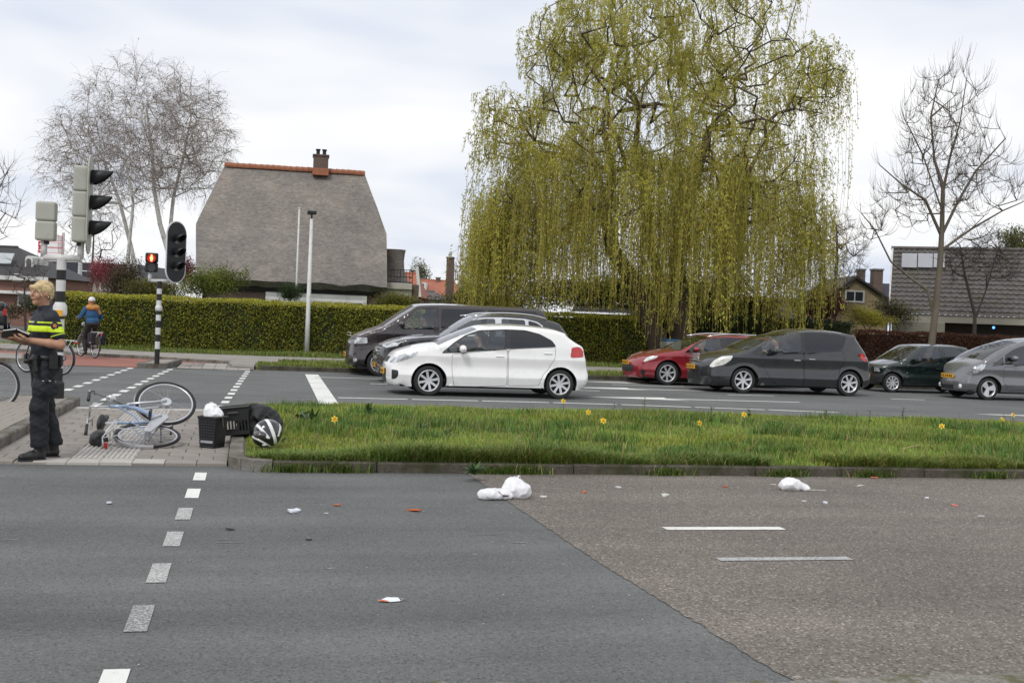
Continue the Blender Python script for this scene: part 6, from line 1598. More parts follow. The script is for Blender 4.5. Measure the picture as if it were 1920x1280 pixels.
def window(root, x0, x1, z0, z1, y, m=TRIMW, nx=1, nz=1, fr=.06, name='window'):
    """framed window standing on a wall whose face is at local y"""
    w = MB()
    w.box((x0, y - .05, z0), (x0 + fr, y + .02, z1)); w.box((x1 - fr, y - .05, z0), (x1, y + .02, z1)); w.box((x0 + fr, y - .05, z0), (x1 - fr, y + .02, z0 + fr)); w.box((x0 + fr, y - .05, z1 - fr), (x1 - fr, y + .02, z1))
    for i in range(1, nx): xx = x0 + (x1 - x0) * i / nx; w.box((xx - fr / 3, y - .045, z0 + fr), (xx + fr / 3, y + .02, z1 - fr))
    for i in range(1, nz): zz = z0 + (z1 - z0) * i / nz; w.box((x0 + fr, y - .042, zz - fr / 3), (x1 - fr, y + .02, zz + fr / 3))
    o = w.build(name, m, root); MB().box((x0 + fr * .6, y - .02, z0 + fr * .6), (x1 - fr * .6, y + .01, z1 - fr * .6)).build('pane', PANE, o); return o

def thatched_house():
    root, Lp = frame_at('thatched_house', 52.5, 545, 'house with huge grey thatched roof and orange ridge tiles behind the hedge', turn=R(10))
    eL, eR = Lp(368, 524, 0), Lp(726, 535, 0); mL, mR = Lp(367, 425, 2.2), Lp(725, 433, 2.2); rL, rR = Lp(421, 313, 4.4), Lp(684, 325, 4.4)
    zE = (eL.z + eR.z) / 2; eL.z = eR.z = zE; zR = (rL.z + rR.z) / 2; rL.z = rR.z = zR; zM = (mL.z + mR.z) / 2; mL.z = mR.z = zM
    wv = wav(7, 1.2, .06, 2)
    def bulge(u, v): return Vector((0, -.16 * math.sin(math.pi * v) * .6 + .025 * math.sin(u * 17 + v * 5) * (1 - v), .03 * math.sin(u * 23 + v * 9) * (1 - v) + (.03 * math.sin(u * 31) if v == 0 else 0)))
    V1, F1 = quadgrid(eL, eR, mR, mL, 50, 22, bulge); V2, F2 = quadgrid(mL, mR, rR, rL, 50, 22, lambda u, v: Vector((0, -.10 * math.sin(math.pi * v) * .6 + .05 * math.sin(u * 17 + v * 5 + 5) * .5 * v * 0, .02 * math.sin(u * 23 + v * 9) * math.sin(math.pi * v))))
    mb = MB().add(V1, F1).add(V2, F2)
    # back slope, half hips at both ends and a thick reed edge along the eaves
    back = lambda p: Vector((p.x, 2 * rL.y - p.y, p.z))
    mb.add(*quadgrid(back(eR), back(eL), back(mL), back(mR), 8, 6)).add(*quadgrid(back(mR), back(mL), rL, rR, 8, 6))
    for m_, r_ in ((mL, rL), (mR, rR)):
        bm_ = back(m_); mb.add([tuple(m_), tuple(bm_), tuple(r_)], [(0, 1, 2)])
    mb.build('roof', THATCH, root, smooth=True, auto=50)
    t = .32; ed = MB().add([tuple(eL), tuple(eR), tuple(eR + Vector((0, .25, -t))), tuple(eL + Vector((0, .25, -t)))], [(0, 3, 2, 1)]); 
    V3, F3 = quadgrid(eL + Vector((0, .42, -.26)), eR + Vector((0, .42, -.26)), eR, eL, 50, 2, lambda u, v: Vector((0, .03 * math.sin(u * 60), .03 * math.sin(u * 31) if v == 1 else .02 * math.sin(u * 47)))); MB().add(V3, F3).build('roof_edge', THATCH, root, smooth=True)
    for e, m_, s in ((eL, mL, 1), (eR, mR, -1)):          # gable walls with a dark verge
        b1, b2 = back(e), back(m_); x = e.x + s * .25
        MB().add([(x, e.y + .35, 0), (x, b1.y - .35, 0), (x, b1.y - .35, e.z), (x, b2.y - .2, m_.z - .1), (x, m_.y + .2, m_.z - .1), (x, e.y + .35, e.z)], [(0, 1, 2, 3, 4, 5)]).build('gable_wall', BR_BROWN, root)
        MB().add([tuple(e), tuple(m_), (m_.x + s * .3, m_.y + .1, m_.z - .1), (e.x + s * .3, e.y + .3, e.z - .1)], [(0, 1, 2, 3)]).build('verge', THATCH, root)
    # ridge: half-round tiles one by one
    L_ = (rR - rL).length; n = 24; prof = [(.165 * math.cos(a), .165 * math.sin(a)) for a in np.linspace(-.15 * math.pi, 1.15 * math.pi, 9)]; dx = (rR - rL) / n; first = None
    tl = L_ / n
    mbt = MB(); vs = []
    for xx, sc in ((0, 1.0), (tl * .12, 1.12), (tl * .2, 1.0), (tl * 1.04, .93)):
        for a, b in prof: vs.append((xx, a * sc, b * sc))
    k = len(prof); mbt.add(vs, [(i * k + j, i * k + j + 1, (i + 1) * k + j + 1, (i + 1) * k + j) for i in range(3) for j in range(k - 1)])
    for i in range(n):
        if first is None: first = o = mbt.build('ridge_tile', RTILE_O, root, smooth=True, auto=40)
        else: o = first.copy(); COL.objects.link(o)
        p = rL + dx * i; o.location = (p.x, p.y, p.z + .02 + random.uniform(-.008, .008)); o.rotation_euler = (random.uniform(-.03, .03), 0, 0)
    c0, c1 = Lp(587, 316, 4.3), Lp(616, 292, 4.3); z0, z1 = zR - .25, c1.z
    ch = MB().box((c0.x, rL.y - .42, z0), (c1.x, rL.y + .42, z1 - .1)).build('chimney', BR_BROWN, root); MB().box((c0.x - .04, rL.y - .46, z1 - .098), (c1.x + .04, rL.y + .46, z1), bev=.02).build('chimney_cap', mat('brick_cap', (.12, .08, .07), .9, .2), ch)
    for f in (.3, .72): MB().lathe([(.10, 0), (.09, .1), (.09, .22), (.12, .24), (.12, .30)], 12, Matrix.Translation((c0.x + (c1.x - c0.x) * f, rL.y, z1))).build('chimney_pot', mat('pot_black', (.02, .02, .02), .8, .1), ch)
    MB().box((c0.x - .03, rL.y - .53, zR - .24), (c1.x + .03, rL.y - .43, zR + .10), bev=.02).build('chimney_apron', RTILE_O, ch)
    # front under the eaves: black fascia, white boards with windows, brick below
    zf = eL.z - .16; yw = eL.y + .6
    MB().box((eL.x + .4, yw, 0), (eR.x - .4, yw + .2, zf + .2)).build('front_wall', BR_BROWN, root)
    MB().box((eL.x + .4, yw - .12, zf - .30), (eR.x - .5, yw - .003, zf + .15)).build('fascia', DKWOOD, root)
    w0, w1 = Lp(498, 552, .5).x, Lp(688, 552, .5).x
    for i in range(3): MB().box((w0, yw - .16, zf - .30 - i * .17 - .165), (w1, yw - .125, zf - .305 - i * .17), bev=.006).build('white_board', TRIMW, root)
    for q0, q1 in ((507, 523), (595, 618), (625, 652), (655, 682)): window(root, Lp(q0, 560, .5).x, Lp(q1, 560, .5).x, zf - 1.6, zf - .60, yw - .17, TRIMW, 2, 1)
    # flat annex at the right with white fascia, black boards and a steel balcony
    a0, a1 = Lp(690, 545, 1.0), Lp(786, 545, 1.0); zt = Lp(740, 531, 1).z
    MB().box((a0.x, a0.y + .2, 0), (a1.x, a0.y + 5, zt - .02)).build('annex_wall', BR_BROWN, root)
    MB().box((a0.x, a0.y - .05, zt - .27), (a1.x - .35, a0.y + .17, zt + .02), bev=.01).build('annex_fascia', TRIMC, root)
    for q0, q1 in ((697, 726), (740, 768)): window(root, Lp(q0, 540, 1).x, Lp(q1, 540, 1).x, zt - .50, zt - .29, a0.y + .17, TRIMC, 1, 1, .035)
    MB().box((a0.x, a0.y + .08, zt - .75), (a1.x - .35, a0.y + .15, zt - .272)).build('annex_panel', TRIMC, root)
    MB().box((a0.x - .5, a0.y - .3, zt - 1.15), (a1.x + .02, a0.y + .14, zt - .78), bev=.01).build('canopy', DKWOOD, root)
    MB().box((a0.x + 1.5, a0.y - .1, zt - 1.5), (a1.x - .05, a0.y + .1, zt - 1.16), bev=.01).build('white_beam', TRIMW, root)
    bx0, bx1 = Lp(727, 520, 2).x, Lp(773, 520, 2).x; bz0, bz1 = zt + .02, Lp(750, 506, 2).z; by = a0.y + .9; STL = mat('rail_steel', (.025, .022, .022), .5, .1)
    for zz in (bz1, (bz0 + bz1) / 2, bz0 + .08): MB().tube([(bx0, by, zz), (bx1, by, zz), (bx1, by + 1.6, zz)], .022, 6).build('balcony_rail', STL, root)
    for i in range(9): xx = bx0 + (bx1 - bx0) * i / 8; MB().tube([(xx, by, bz0 - .05), (xx, by, bz1)], .02 if i % 4 == 0 else .011, 6).build('baluster', STL, root)
    # waisted thatched vent behind the balcony
    c = Lp(738, 520, 5); zb, ztop = zt, Lp(738, 468, 5).z; H_ = ztop - zb; rr = [(.95, 0), (.72, .2), (.56, .45), (.52, .7), (.56, .9), (.60, 1.0), (.05, 1.0)]
    MB().lathe([(r_ * .95, zb + h_ * H_) for r_, h_ in rr], 24, Matrix.Translation((c.x, c.y, 0))).build('thatched_vent', THATCH, root, smooth=True, auto=40)
thatched_house()

def simple_house(name, label, D, px, x0, x1, ytop, ybase, roof_px, wall_m, roof_m, depth=6, wins=(), chim=(), turn=0.0, hip=0.0, fascia=None, overh=.25):
    """gabled/hipped house: eaves from x0 to x1 at ytop, ridge at roof_px=(left, right, y)"""
    root, Lp = frame_at(name, D, px, label, turn=turn)
    a, b = Lp(x0, ytop), Lp(x1, ytop); zE = (a.z + b.z) / 2; r0, r1 = Lp(roof_px[0], roof_px[2], depth / 2), Lp(roof_px[1], roof_px[2], depth / 2); zr = (r0.z + r1.z) / 2; y0 = a.y
    MB().box((a.x, y0, 0), (b.x, y0 + depth, zE)).build('wall', wall_m, root)
    o = overh; P_ = [Vector((a.x - o, y0 - o, zE - .05)), Vector((b.x + o, y0 - o, zE - .05)), Vector((b.x + o, y0 + depth + o, zE - .05)), Vector((a.x - o, y0 + depth + o, zE - .05)), Vector((r0.x, y0 + depth / 2, zr)), Vector((r1.x, y0 + depth / 2, zr))]
    mb = MB().add([tuple(p) for p in P_], [(0, 1, 5, 4), (2, 3, 4, 5), (3, 0, 4), (1, 2, 5), (0, 3, 2, 1)]); mb.build('roof', roof_m, root)
    MB().tube([tuple(P_[4]), tuple(P_[5])], .1, 6).build('ridge', roof_m, root)
    if fascia: MB().box((a.x - o - .02, y0 - o - .06, zE - .28), (b.x + o + .02, y0 - o - .005, zE - .02)).build('fascia', fascia, root)
    for (q0, q1, t0, t1, nx, nz) in wins: window(root, Lp(q0, t0).x, Lp(q1, t0).x, Lp((q0 + q1) / 2, t1).z, Lp((q0 + q1) / 2, t0).z, y0 - .003, TRIMW, nx, nz)
    for (q0, q1, t0) in chim:
        c0, c1 = Lp(q0, t0, depth / 2), Lp(q1, t0, depth / 2); c = MB().box((c0.x, y0 + depth / 2 - .4, zr - 1), (c1.x, y0 + depth / 2 + .4, c0.z)).build('chimney', BR_BROWN, root); MB().box((c0.x - .05, y0 + depth / 2 - .45, c0.z), (c1.x + .05, y0 + depth / 2 + .45, c0.z + .1)).build('chimney_cap', GRAVEL, c)
    return root, Lp, y0, zE, zr
# brick house on the far left
r_, Lp, y0, zE, zr = simple_house('brick_house', 'red brick house with dark hipped roof and arched dormer on the left', 72, 20, -120, 84, 515, 600, (-90, 34, 461), BR_RED, RTILE_D, 8, wins=[(24, 41, 513, 528, 1, 1), (34, 70, 552, 574, 3, 2), (-60, -30, 513, 528, 2, 1)], fascia=TRIMW, overh=.35)
zb_, = (Lp(0, 546).z,); a, b = Lp(-120, 546), Lp(88, 546); MB().box((a.x, y0 - .5, zb_ - .14), (b.x, y0 - .01, zb_ + .06), bev=.02).build('white_canopy', TRIMW, r_)
d0, d1 = Lp(58, 495, 2.0), Lp(72, 495, 2.0); dm = MB(); zc = Lp(65, 486, 2).z; rad = (d1.x - d0.x) / 2
for a_ in (0,): dm.xprism([(d0.x, zc - .75)] + [((d0.x + d1.x) / 2 + rad * math.cos(t), zc + rad * .75 * math.sin(t)) for t in np.linspace(math.pi, 0, 10)] + [(d1.x, zc - .75)], d0.y - .9, d0.y + 1.6)
dmo = dm.build('dormer', TRIMW, r_); MB().xprism([((d0.x + d1.x) / 2 + (rad * .62) * math.cos(t), zc - .15 + rad * .6 * math.sin(t)) for t in np.linspace(math.pi, 0, 9)] + [(d1.x - rad * .38, zc - .55), (d0.x + rad * .38, zc - .55)], d0.y - .925, d0.y - .905).build('dormer_window', PANE, dmo)
s0 = Lp(12, 485, 1.6); MB().box((-.55, -.04, -.45), (.55, .04, .45), Matrix.Translation((s0.x, s0.y - .35, s0.z)) @ Matrix.Rotation(R(-38), 4, 'X'), bev=.03).build('skylight', mat('skylight_glass', (.45, .48, .5), .1, .1, coat=1), r_)
MB().tube([(Lp(47, 516).x, y0 - .06, zE - .3), (Lp(47, 516).x, y0 - .06, zb_)], .05, 8).build('drain_pipe', TRIMW, r_)
# long dark flat building behind it
r_, Lp = frame_at('flat_roofed_building', 95, 140, 'long low building with dark upper band behind the birch', 'building')
a, b, z1, z2 = Lp(88, 520), Lp(262, 520), Lp(130, 491).z, Lp(130, 515).z
MB().box((a.x, a.y, z2), (b.x, a.y + 10, z1)).build('upper_band', mat('cladding_blueblack', (.035, .04, .055), .4, .25, 1.5, stretch=(3, 1, .2)), r_); MB().box((a.x, a.y + .3, 0), (b.x, a.y + 9.7, z2 - .002)).build('wall', mat('render_beige', (.30, .26, .22), .9, .12, 1), r_)
for q0, q1 in ((120, 142), (150, 170), (185, 205), (220, 240)): window(r_, Lp(q0, 530).x, Lp(q1, 530).x, Lp(q0, 545).z, Lp(q0, 529).z, a.y + .297, TRIMW, 2, 1, .12)
# red-roofed houses beyond the annex
r_, Lp, y0, zE, zr = simple_house('red_roofed_house', 'house with red tiled gable and white bargeboard beside the balcony', 75, 768, 752, 786, 556, 600, (745, 782, 512), BR_RED, RTILE_R, 7)
MB().box((-.09, -.2, 0), (.09, .1, (zr - zE) * 1.18), Matrix.Translation((Lp(788, 556).x, y0 - .2, zE)) @ Matrix.Rotation(R(-8), 4, 'Y')).build('bargeboard', TRIMW, r_)
r_, Lp, y0, zE, zr = simple_house('red_roofed_house', 'low house with long orange red roof and white dormer', 95, 815, 788, 858, 553, 600, (790, 853, 526), BR_RED, RTILE_R, 8, chim=((818, 825, 522),))
d0, d1 = Lp(789, 545, 1), Lp(800, 530, 1); MB().box((d0.x, d0.y - .5, d0.z), (d1.x, d0.y + 2, d1.z)).build('dormer', TRIMW, r_); MB().box((d0.x + .05, d0.y - .53, d0.z + .15), (d0.x + .28, d0.y - .505, d1.z - .12)).build('dormer_window', PANE, r_)
r_, Lp, y0, zE, zr = simple_house('grey_roofed_house', 'low house with grey roof behind the laurel bush', 100, 880, 850, 935, 556, 600, (858, 925, 535), BR_BROWN, GRAVEL, 8)
r_, Lp, y0, zE, zr = simple_house('garden_shed', 'small outbuilding with dark slate lean-to roof before the red roofs', 80, 808, 788, 836, 560, 600, (790, 815, 546), TRIMC, mat('slate_brown', (.11, .095, .09), .8, .2), 4)
def tower_chimney():
    root, Lp = frame_at('brick_chimney', 66, 843, 'tall brown brick chimney stack standing against the sky', 'chimney')
    a, b, zt = Lp(835, 560), Lp(853, 560), Lp(843, 484).z; a2, b2 = Lp(837.5, 484), Lp(851, 484); y = a.y
    MB().add([(a.x, y, 0), (b.x, y, 0), (b.x, y + .6, 0), (a.x, y + .6, 0), (a2.x, y + .02, zt), (b2.x, y + .02, zt), (b2.x, y + .56, zt), (a2.x, y + .56, zt)], [(0, 1, 5, 4), (1, 2, 6, 5), (2, 3, 7, 6), (3, 0, 4, 7), (4, 5, 6, 7)]).build('stack', BR_BROWN, root)
    MB().box((a2.x - .03, y - .02, zt), (b2.x + .03, y + .6, zt + .08), bev=.01).build('cap', GRAVEL, root); MB().lathe([(.09, 0), (.07, .1), (.09, .2), (.06, .24), (.10, .3)], 10, Matrix.Translation(((a2.x + b2.x) / 2, y + .3, zt + .08))).build('flue', POLE, root)
tower_chimney()
r_, Lp = frame_at('church_spire', 260, 866, 'tiny pointed church spire far away between the roofs', 'tower'); c = Lp(866, 540); z1 = Lp(866, 516).z
MB().box((c.x - .9, c.y - .9, 0), (c.x + .9, c.y + .9, Lp(866, 536).z)).build('tower', BR_BROWN, r_); MB().lathe([(1.2, Lp(866, 536).z), (.02, z1)], 8, Matrix.Translation((c.x, c.y, 0))).build('spire', GRAVEL, r_)
# shed with corrugated roof under the willow
r_, Lp = frame_at('shed', 52, 1130, 'low shed with grey corrugated roof behind the dark hedge', 'shed')
a, b, c, d = Lp(1072, 584), Lp(1196, 588), Lp(1186, 572, 2.5), Lp(1078, 568, 2.5); nw = 62
V, Fq = quadgrid(a, b, c, d, nw * 4, 1, lambda u, v: Vector((0, 0, .035 * math.sin(u * nw * 2 * math.pi)))); tag(MB().add(V, Fq).build('roof_sheet', mat('corrugated_grey', (.13, .125, .125), .8, .15, 3), r_, smooth=True), kind='stuff')
MB().box((a.x + .2, a.y + .3, 0), (b.x - .2, a.y + 2.6, min(a.z, b.z) - .05)).build('wall', DKWOOD, r_); MB().add([tuple(c + Vector((0, .01, 0))), tuple(c + Vector((.35, .01, .02))), tuple(c + Vector((.16, .01, -.32)))], [(0, 1, 2)]).build('pennant', TRIMW, r_)
# house with the big tiled roof slope at the right
def tiled_house():
    root, Lp = frame_at('tiled_house', 54, 1800, 'house with large brown tiled roof slope and roof panels at right', turn=R(-19))
    eL, eR = Lp(1668, 588), Lp(1990, 606); rL, rR = Lp(1668, 466, 2.6), Lp(1990, 478, 2.6)
    zE = eL.z; zr = rL.z; eR.z = zE; rR.z = zr; eL.x = rL.x = max(eL.x, rL.x); rR.x = eR.x
    nx, nz = 30, 15                                       # pantiles: waves across, steps down the slope
    up = (rL - eL).normalized(); nrm = Vector((0, -up.z, up.y)); V = []; Fq = []
    cols = nx * 4
    for j in range(nz):
        for v, lift in ((j / nz, .05), ((j + 1) / nz, .0)):
            for i in range(cols + 1):
                u = i / cols; w = .028 * math.cos(2 * math.pi * u * nx) + .012 * math.cos(4 * math.pi * u * nx + 1)
                V.append(tuple(eL + (eR - eL) * u + (rL - eL) * v + nrm * (w + lift + .004 * math.sin(i * 7.1 + j * 3.3))))
    for j in range(nz):
        o = j * 2 * (cols + 1)
        for i in range(cols): Fq.append((o + i, o + i + 1, o + cols + 2 + i, o + cols + 1 + i))
        if j: 
            p = o - (cols + 1)
            for i in range(cols): Fq.append((p + i, p + i + 1, o + i + 1, o + i))
    tag(MB().add(V, Fq).build('roof_tiles', RTILE_B, root, smooth=True, auto=35), kind='stuff')
    MB().tube([tuple(rL + Vector((-.1, 0, .04))), tuple(rR + Vector((0, 0, .04)))], .09, 8).build('ridge', RTILE_B, root)
    back = Vector((0, 4, 0)); MB().add([tuple(rL), tuple(rR), tuple(rR + back), tuple(rL + back), (eL.x, eL.y + .2, zE), (eL.x, rL.y + 4, 0), (eL.x, eL.y + .2, 0)], [(0, 1, 2, 3), (4, 0, 3, 5, 6)]).build('rear_roof', RTILE_B, root)
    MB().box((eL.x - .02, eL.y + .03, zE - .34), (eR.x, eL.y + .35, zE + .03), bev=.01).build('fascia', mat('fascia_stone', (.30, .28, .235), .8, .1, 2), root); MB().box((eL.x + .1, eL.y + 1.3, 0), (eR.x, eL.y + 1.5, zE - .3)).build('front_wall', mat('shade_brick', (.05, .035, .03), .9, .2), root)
    for q0, q1 in ((1790, 1830), (1850, 1885)): window(root, Lp(q0, 620, 1.2).x, Lp(q1, 620, 1.2).x, .7, 1.75, eL.y + 1.297, DKWOOD, 2, 1, .08)
    MB().tube([(eL.x - .03, eL.y - .02, zE - .1), (rL.x - .03, rL.y - .1, zr)], .04, 6).build('verge_pipe', TRIMW, root)
    # roof panels, each lying on the slope
    for q0, q1 in ((1690, 1719.5), (1720.5, 1749), (1750, 1772)):
        p0, p1 = Lp(q0, 505, 1.9), Lp(q1, 479, 2.3); t0, t1 = (p0.z - zE) / (zr - zE), (p1.z - zE) / (zr - zE)
        f = lambda x, t, o: tuple(Vector((x, eL.y + (rL.y - eL.y) * t, zE + (zr - zE) * t)) + nrm * o)
        m = MB().add([f(p0.x, t0, .10), f(p1.x, t0, .10), f(p1.x, t1, .10), f(p0.x, t1, .10), f(p0.x, t0, .16), f(p1.x, t0, .16), f(p1.x, t1, .16), f(p0.x, t1, .16)], [(3, 2, 1, 0), (4, 5, 6, 7), (0, 1, 5, 4), (1, 2, 6, 5), (2, 3, 7, 6), (3, 0, 4, 7)]); m.build('roof_panel', mat('panel_glass', (.32, .33, .36), .15, .1, 1, coat=1), root)
    MB().box((Lp(1672, 604, -2.2).x, eL.y - 2.2, 0), (Lp(1772, 604, -2.2).x, eL.y - 2.0, Lp(1700, 602, -2.2).z), bev=.02).build('garden_wall', mat('render_stone', (.26, .245, .20), .9, .12, 2), root)
    bl = Lp(1863, 614, .5); MB().ball((bl.x, bl.y, bl.z), .06, 10, 8).build('blue_lamp', mat('blue_lamp', (.05, .2, .8), .3, .05, emit=((.1, .35, 1), 3.0)), root)
tiled_house()
# black garden fence at the right: boards one by one
b0, b1 = aty(1792, 660, 42.8), aty(1990, 660, 42.8); zt = aty(1850, 627, 42.8).z
r_ = empty('fence', (b0.x, 42.8, 0), label='black board fence right of the beech hedge', cat='fence'); n = int((b1.x - b0.x) / .15); pm = MB().box((.004, 0, .1), (.146, .025, zt)); first = None
for i in range(n):
    if first is None: first = o = pm.build('board', DKWOOD, r_)
    else: o = first.copy(); COL.objects.link(o)
    o.location = (i * .15, random.uniform(0, .006), random.uniform(-.01, .01))
for i in range(int(n * .15 / 1.8) + 1): MB().box((i * 1.8, .03, 0), (i * 1.8 + .09, .12, zt - .03)).build('post', DKWOOD, r_)
# yellow gabled house
def yellow_house():
    root, Lp = frame_at('yellow_house', 62, 1600, 'yellow brick gable house with white window behind the maple')
    a, b, ap = Lp(1556, 575), Lp(1662, 575), Lp(1603, 524); zE = Lp(1660, 562).z; y = a.y
    MB().xprism([(a.x, 0), (b.x, 0), (b.x, zE), (ap.x, ap.z), (a.x, zE)], y, y + 6).build('wall', BR_YEL, root)
    for p in ((a.x - .25, zE - .15), (b.x + .25, zE - .15)):
        MB().add([(p[0], y - .25, p[1]), (ap.x, y - .25, ap.z + .08), (ap.x, y + 6.2, ap.z + .08), (p[0], y + 6.2, p[1]), (p[0], y - .25, p[1] + .12), (ap.x, y - .25, ap.z + .22), (ap.x, y + 6.2, ap.z + .22), (p[0], y + 6.2, p[1] + .12)], [(3, 2, 1, 0), (4, 5, 6, 7), (0, 1, 5, 4), (1, 2, 6, 5), (2, 3, 7, 6), (3, 0, 4, 7)]).build('roof', RTILE_D, root)
    window(root, Lp(1584, 550).x, Lp(1621, 550).x, Lp(1600, 567).z, Lp(1600, 544).z, y - .003, TRIMW, 2, 1, .09)
    for q0, q1, t in ((1609, 1619, 507), (1635, 1652, 507)):
        c0, c1 = Lp(q0, t, 3), Lp(q1, t, 3); c = MB().box((c0.x, y + 2.6, 0 if q0 > 1630 else zE), (c1.x, y + 3.3, c0.z)).build('chimney', BR_BROWN, root); MB().box((c0.x - .04, y + 2.55, c0.z), (c1.x + .04, y + 3.35, c0.z + .09)).build('chimney_cap', GRAVEL, c)
    c0, c1 = Lp(1626, 530, 4), Lp(1668, 530, 4); MB().box((c0.x, y + 4, 0), (c1.x, y + 7, c0.z)).build('slate_annex', mat('slate_blue', (.10, .095, .13), .7, .12, 3), root)
yellow_house()
# ------------------------------------------------------------------ plants
LEAF = leafmat('leaf'); LEAF_W = leafmat('leaf_willow', trans=.5); GRASSM = leafmat('grass_blade', trans=.25); NEEDLE = leafmat('leaf_dull', trans=.15)
def bark(name, c, **k): return mat(name, c, .9, .25, 3, bump=.6, bscale=18, stretch=(1, 1, .3), **k)
BK_WILLOW = bark('bark_willow', (.075, .055, .042)); BK_GREY = bark('bark_grey', (.13, .105, .085), dirt=(.10, .10, .045), dscale=2, dlo=.5, dhi=.7)
BK_DARK = bark('bark_dark', (.055, .043, .036)); BK_BROWN = bark('bark_brown', (.085, .060, .048))
BK_BIRCH = mat('bark_birch', (.58, .55, .52), .8, .15, 4, bump=.3, bscale=20, dirt=(.05, .042, .038), dscale=7, dlo=.60, dhi=.66)
TWIG_BIRCH = mat('twig_birch', (.28, .225, .195), .9, .2, 3)
def prisms(P0, P1, r0, r1, n):
    """open n-sided tubes, vectorised"""
    P0, P1, r0, r1 = map(np.asarray, (P0, P1, r0, r1)); d = P1 - P0; L = np.linalg.norm(d, axis=1, keepdims=True) + 1e-9; d = d / L
    ref = np.where(np.abs(d[:, 2:3]) < .9, np.array([[0, 0, 1.0]]), np.array([[1.0, 0, 0]])); a = np.cross(d, ref); a /= np.linalg.norm(a, axis=1, keepdims=True) + 1e-9; b = np.cross(a, d)
    m = len(P0); V = np.zeros((m, 2 * n, 3))
    for k in range(n):
        t = 2 * math.pi * k / n; o = a * math.cos(t) + b * math.sin(t)
        V[:, k] = P0 + o * r0[:, None]; V[:, n + k] = P1 + o * r1[:, None]
    base = (np.arange(m) * 2 * n)[:, None]
    Fq = np.concatenate([base + np.array([[k, (k + 1) % n, n + (k + 1) % n, n + k]]) for k in range(n)])
    return V.reshape(-1, 3), Fq
def join(parts):
    Vs, Fs, o = [], [], 0
    for V, Fq in parts: Vs.append(V); Fs.append(Fq + o); o += len(V)
    return np.concatenate(Vs), np.concatenate(Fs)
class Skel:
    """branches grown towards points spread through the crown; thickness from the number of tips beyond"""
    def __init__(s, trunks, seed=1):
        s.rng = np.random.default_rng(seed); s.P = []; s.par = []; s.fix = {}
        for tr in trunks:
            prev = -1
            for p in tr:
                s.P.append(np.array(p[:3], float)); s.par.append(prev)
                if len(p) > 3: s.fix[len(s.P) - 1] = p[3]
                prev = len(s.P) - 1
    def grow(s, A, seg=.45, up=.15, wig=.06, maxc=1e9, zpen=.6):
        A = np.asarray(A); P = list(s.P); par = list(s.par)
        dist0 = np.array([np.min(np.linalg.norm(np.array(P) - a, axis=1)) for a in A]); order = np.argsort(dist0 + s.rng.uniform(0, .6, len(A)))
        buf = np.zeros((len(P) + len(A) * 14, 3)); n = len(P); buf[:n] = P
        for i in order:
            a = A[i]; d = np.linalg.norm(buf[:n] - a, axis=1); cost = d + zpen * np.maximum(buf[:n, 2] - a[2] + .2 * d, 0)
            j = int(np.argmin(cost)); p0 = buf[j].copy(); L = d[j]
            if L < .05: continue
            m = max(1, int(L / seg)); gp_ = p0 - buf[par[j]] if par[j] >= 0 else np.array((0, 0, 1.0)); gp_ = gp_ / (np.linalg.norm(gp_) + 1e-9)
            prev = j
            for k in range(1, m + 1):
                t = k / m; q = p0 + (a - p0) * t + gp_ * L * .22 * t * (1 - t) * 2 + np.array((0, 0, up * L)) * t * (1 - t) + (s.rng.normal(size=3) * wig * min(L, 1.5) if k < m else 0)
                if n >= len(buf): break
                buf[n] = q; par.append(prev); prev = n; n += 1
        s.P = [b for b in buf[:n]]; s.par = par
    def radii(s, tip=.008, e=2.4, rmax=.4):
        n = len(s.P); acc = np.zeros(n); kids = np.zeros(n, int)
        for i in range(n - 1, -1, -1):
            if kids[i] == 0: acc[i] = tip ** e
            if s.par[i] >= 0: acc[s.par[i]] += acc[i]; kids[s.par[i]] += 1
        r = np.minimum(acc ** (1 / e), rmax)
        for i, v in s.fix.items(): r[i] = v
        s.r = r; s.kids = kids; return r
    def mesh(s, thick=.05):
        P = np.array(s.P); par = np.array(s.par); i = np.where(par >= 0)[0]; j = par[i]
        r1 = s.r[i]; r0 = np.minimum(s.r[j], s.r[i] * 1.35 + .004)
        for q, v in s.fix.items(): r0[j == q] = np.where(np.isin(i[j == q], list(s.fix)), v, r0[j == q])
        big = r1 > thick
        # overlap segments a touch so that bends close
        d = P[i] - P[j]; E1 = P[i] + d / (np.linalg.norm(d, axis=1, keepdims=True) + 1e-9) * (r1 * .35)[:, None]
        parts = []
        if big.any(): parts.append(prisms(P[j][big], E1[big], r0[big], r1[big], 9))
        if (~big).any(): parts.append(prisms(P[j][~big], E1[~big], r0[~big], r1[~big], 4))
        return parts
def twigs(S0, D0, ln, n, r, rng, droop=0.0, up=0.0, spread=.8, steps=3):
    """n fine twigs per start; returns segments and their ends"""
    P = np.repeat(S0, n, 0); D = np.repeat(D0, n, 0) + rng.normal(size=(len(S0) * n, 3)) * spread; D /= np.linalg.norm(D, axis=1, keepdims=True) + 1e-9
    L = ln * rng.uniform(.4, 1.2, len(P)); segs = []; pts = [P.copy()]
    for k in range(steps):
        D = D + np.array((0, 0, (up - droop))) / steps * (k + 1) + rng.normal(size=D.shape) * .12; D /= np.linalg.norm(D, axis=1, keepdims=True)
        Q = P + D * (L / steps)[:, None]; a, b = r * (1 - k / steps * .6), r * (1 - (k + 1) / steps * .6); segs.append(prisms(P, Q, np.full(len(P), a), np.full(len(P), b), 3)); P = Q; pts.append(P.copy())
    return join(segs), pts, D
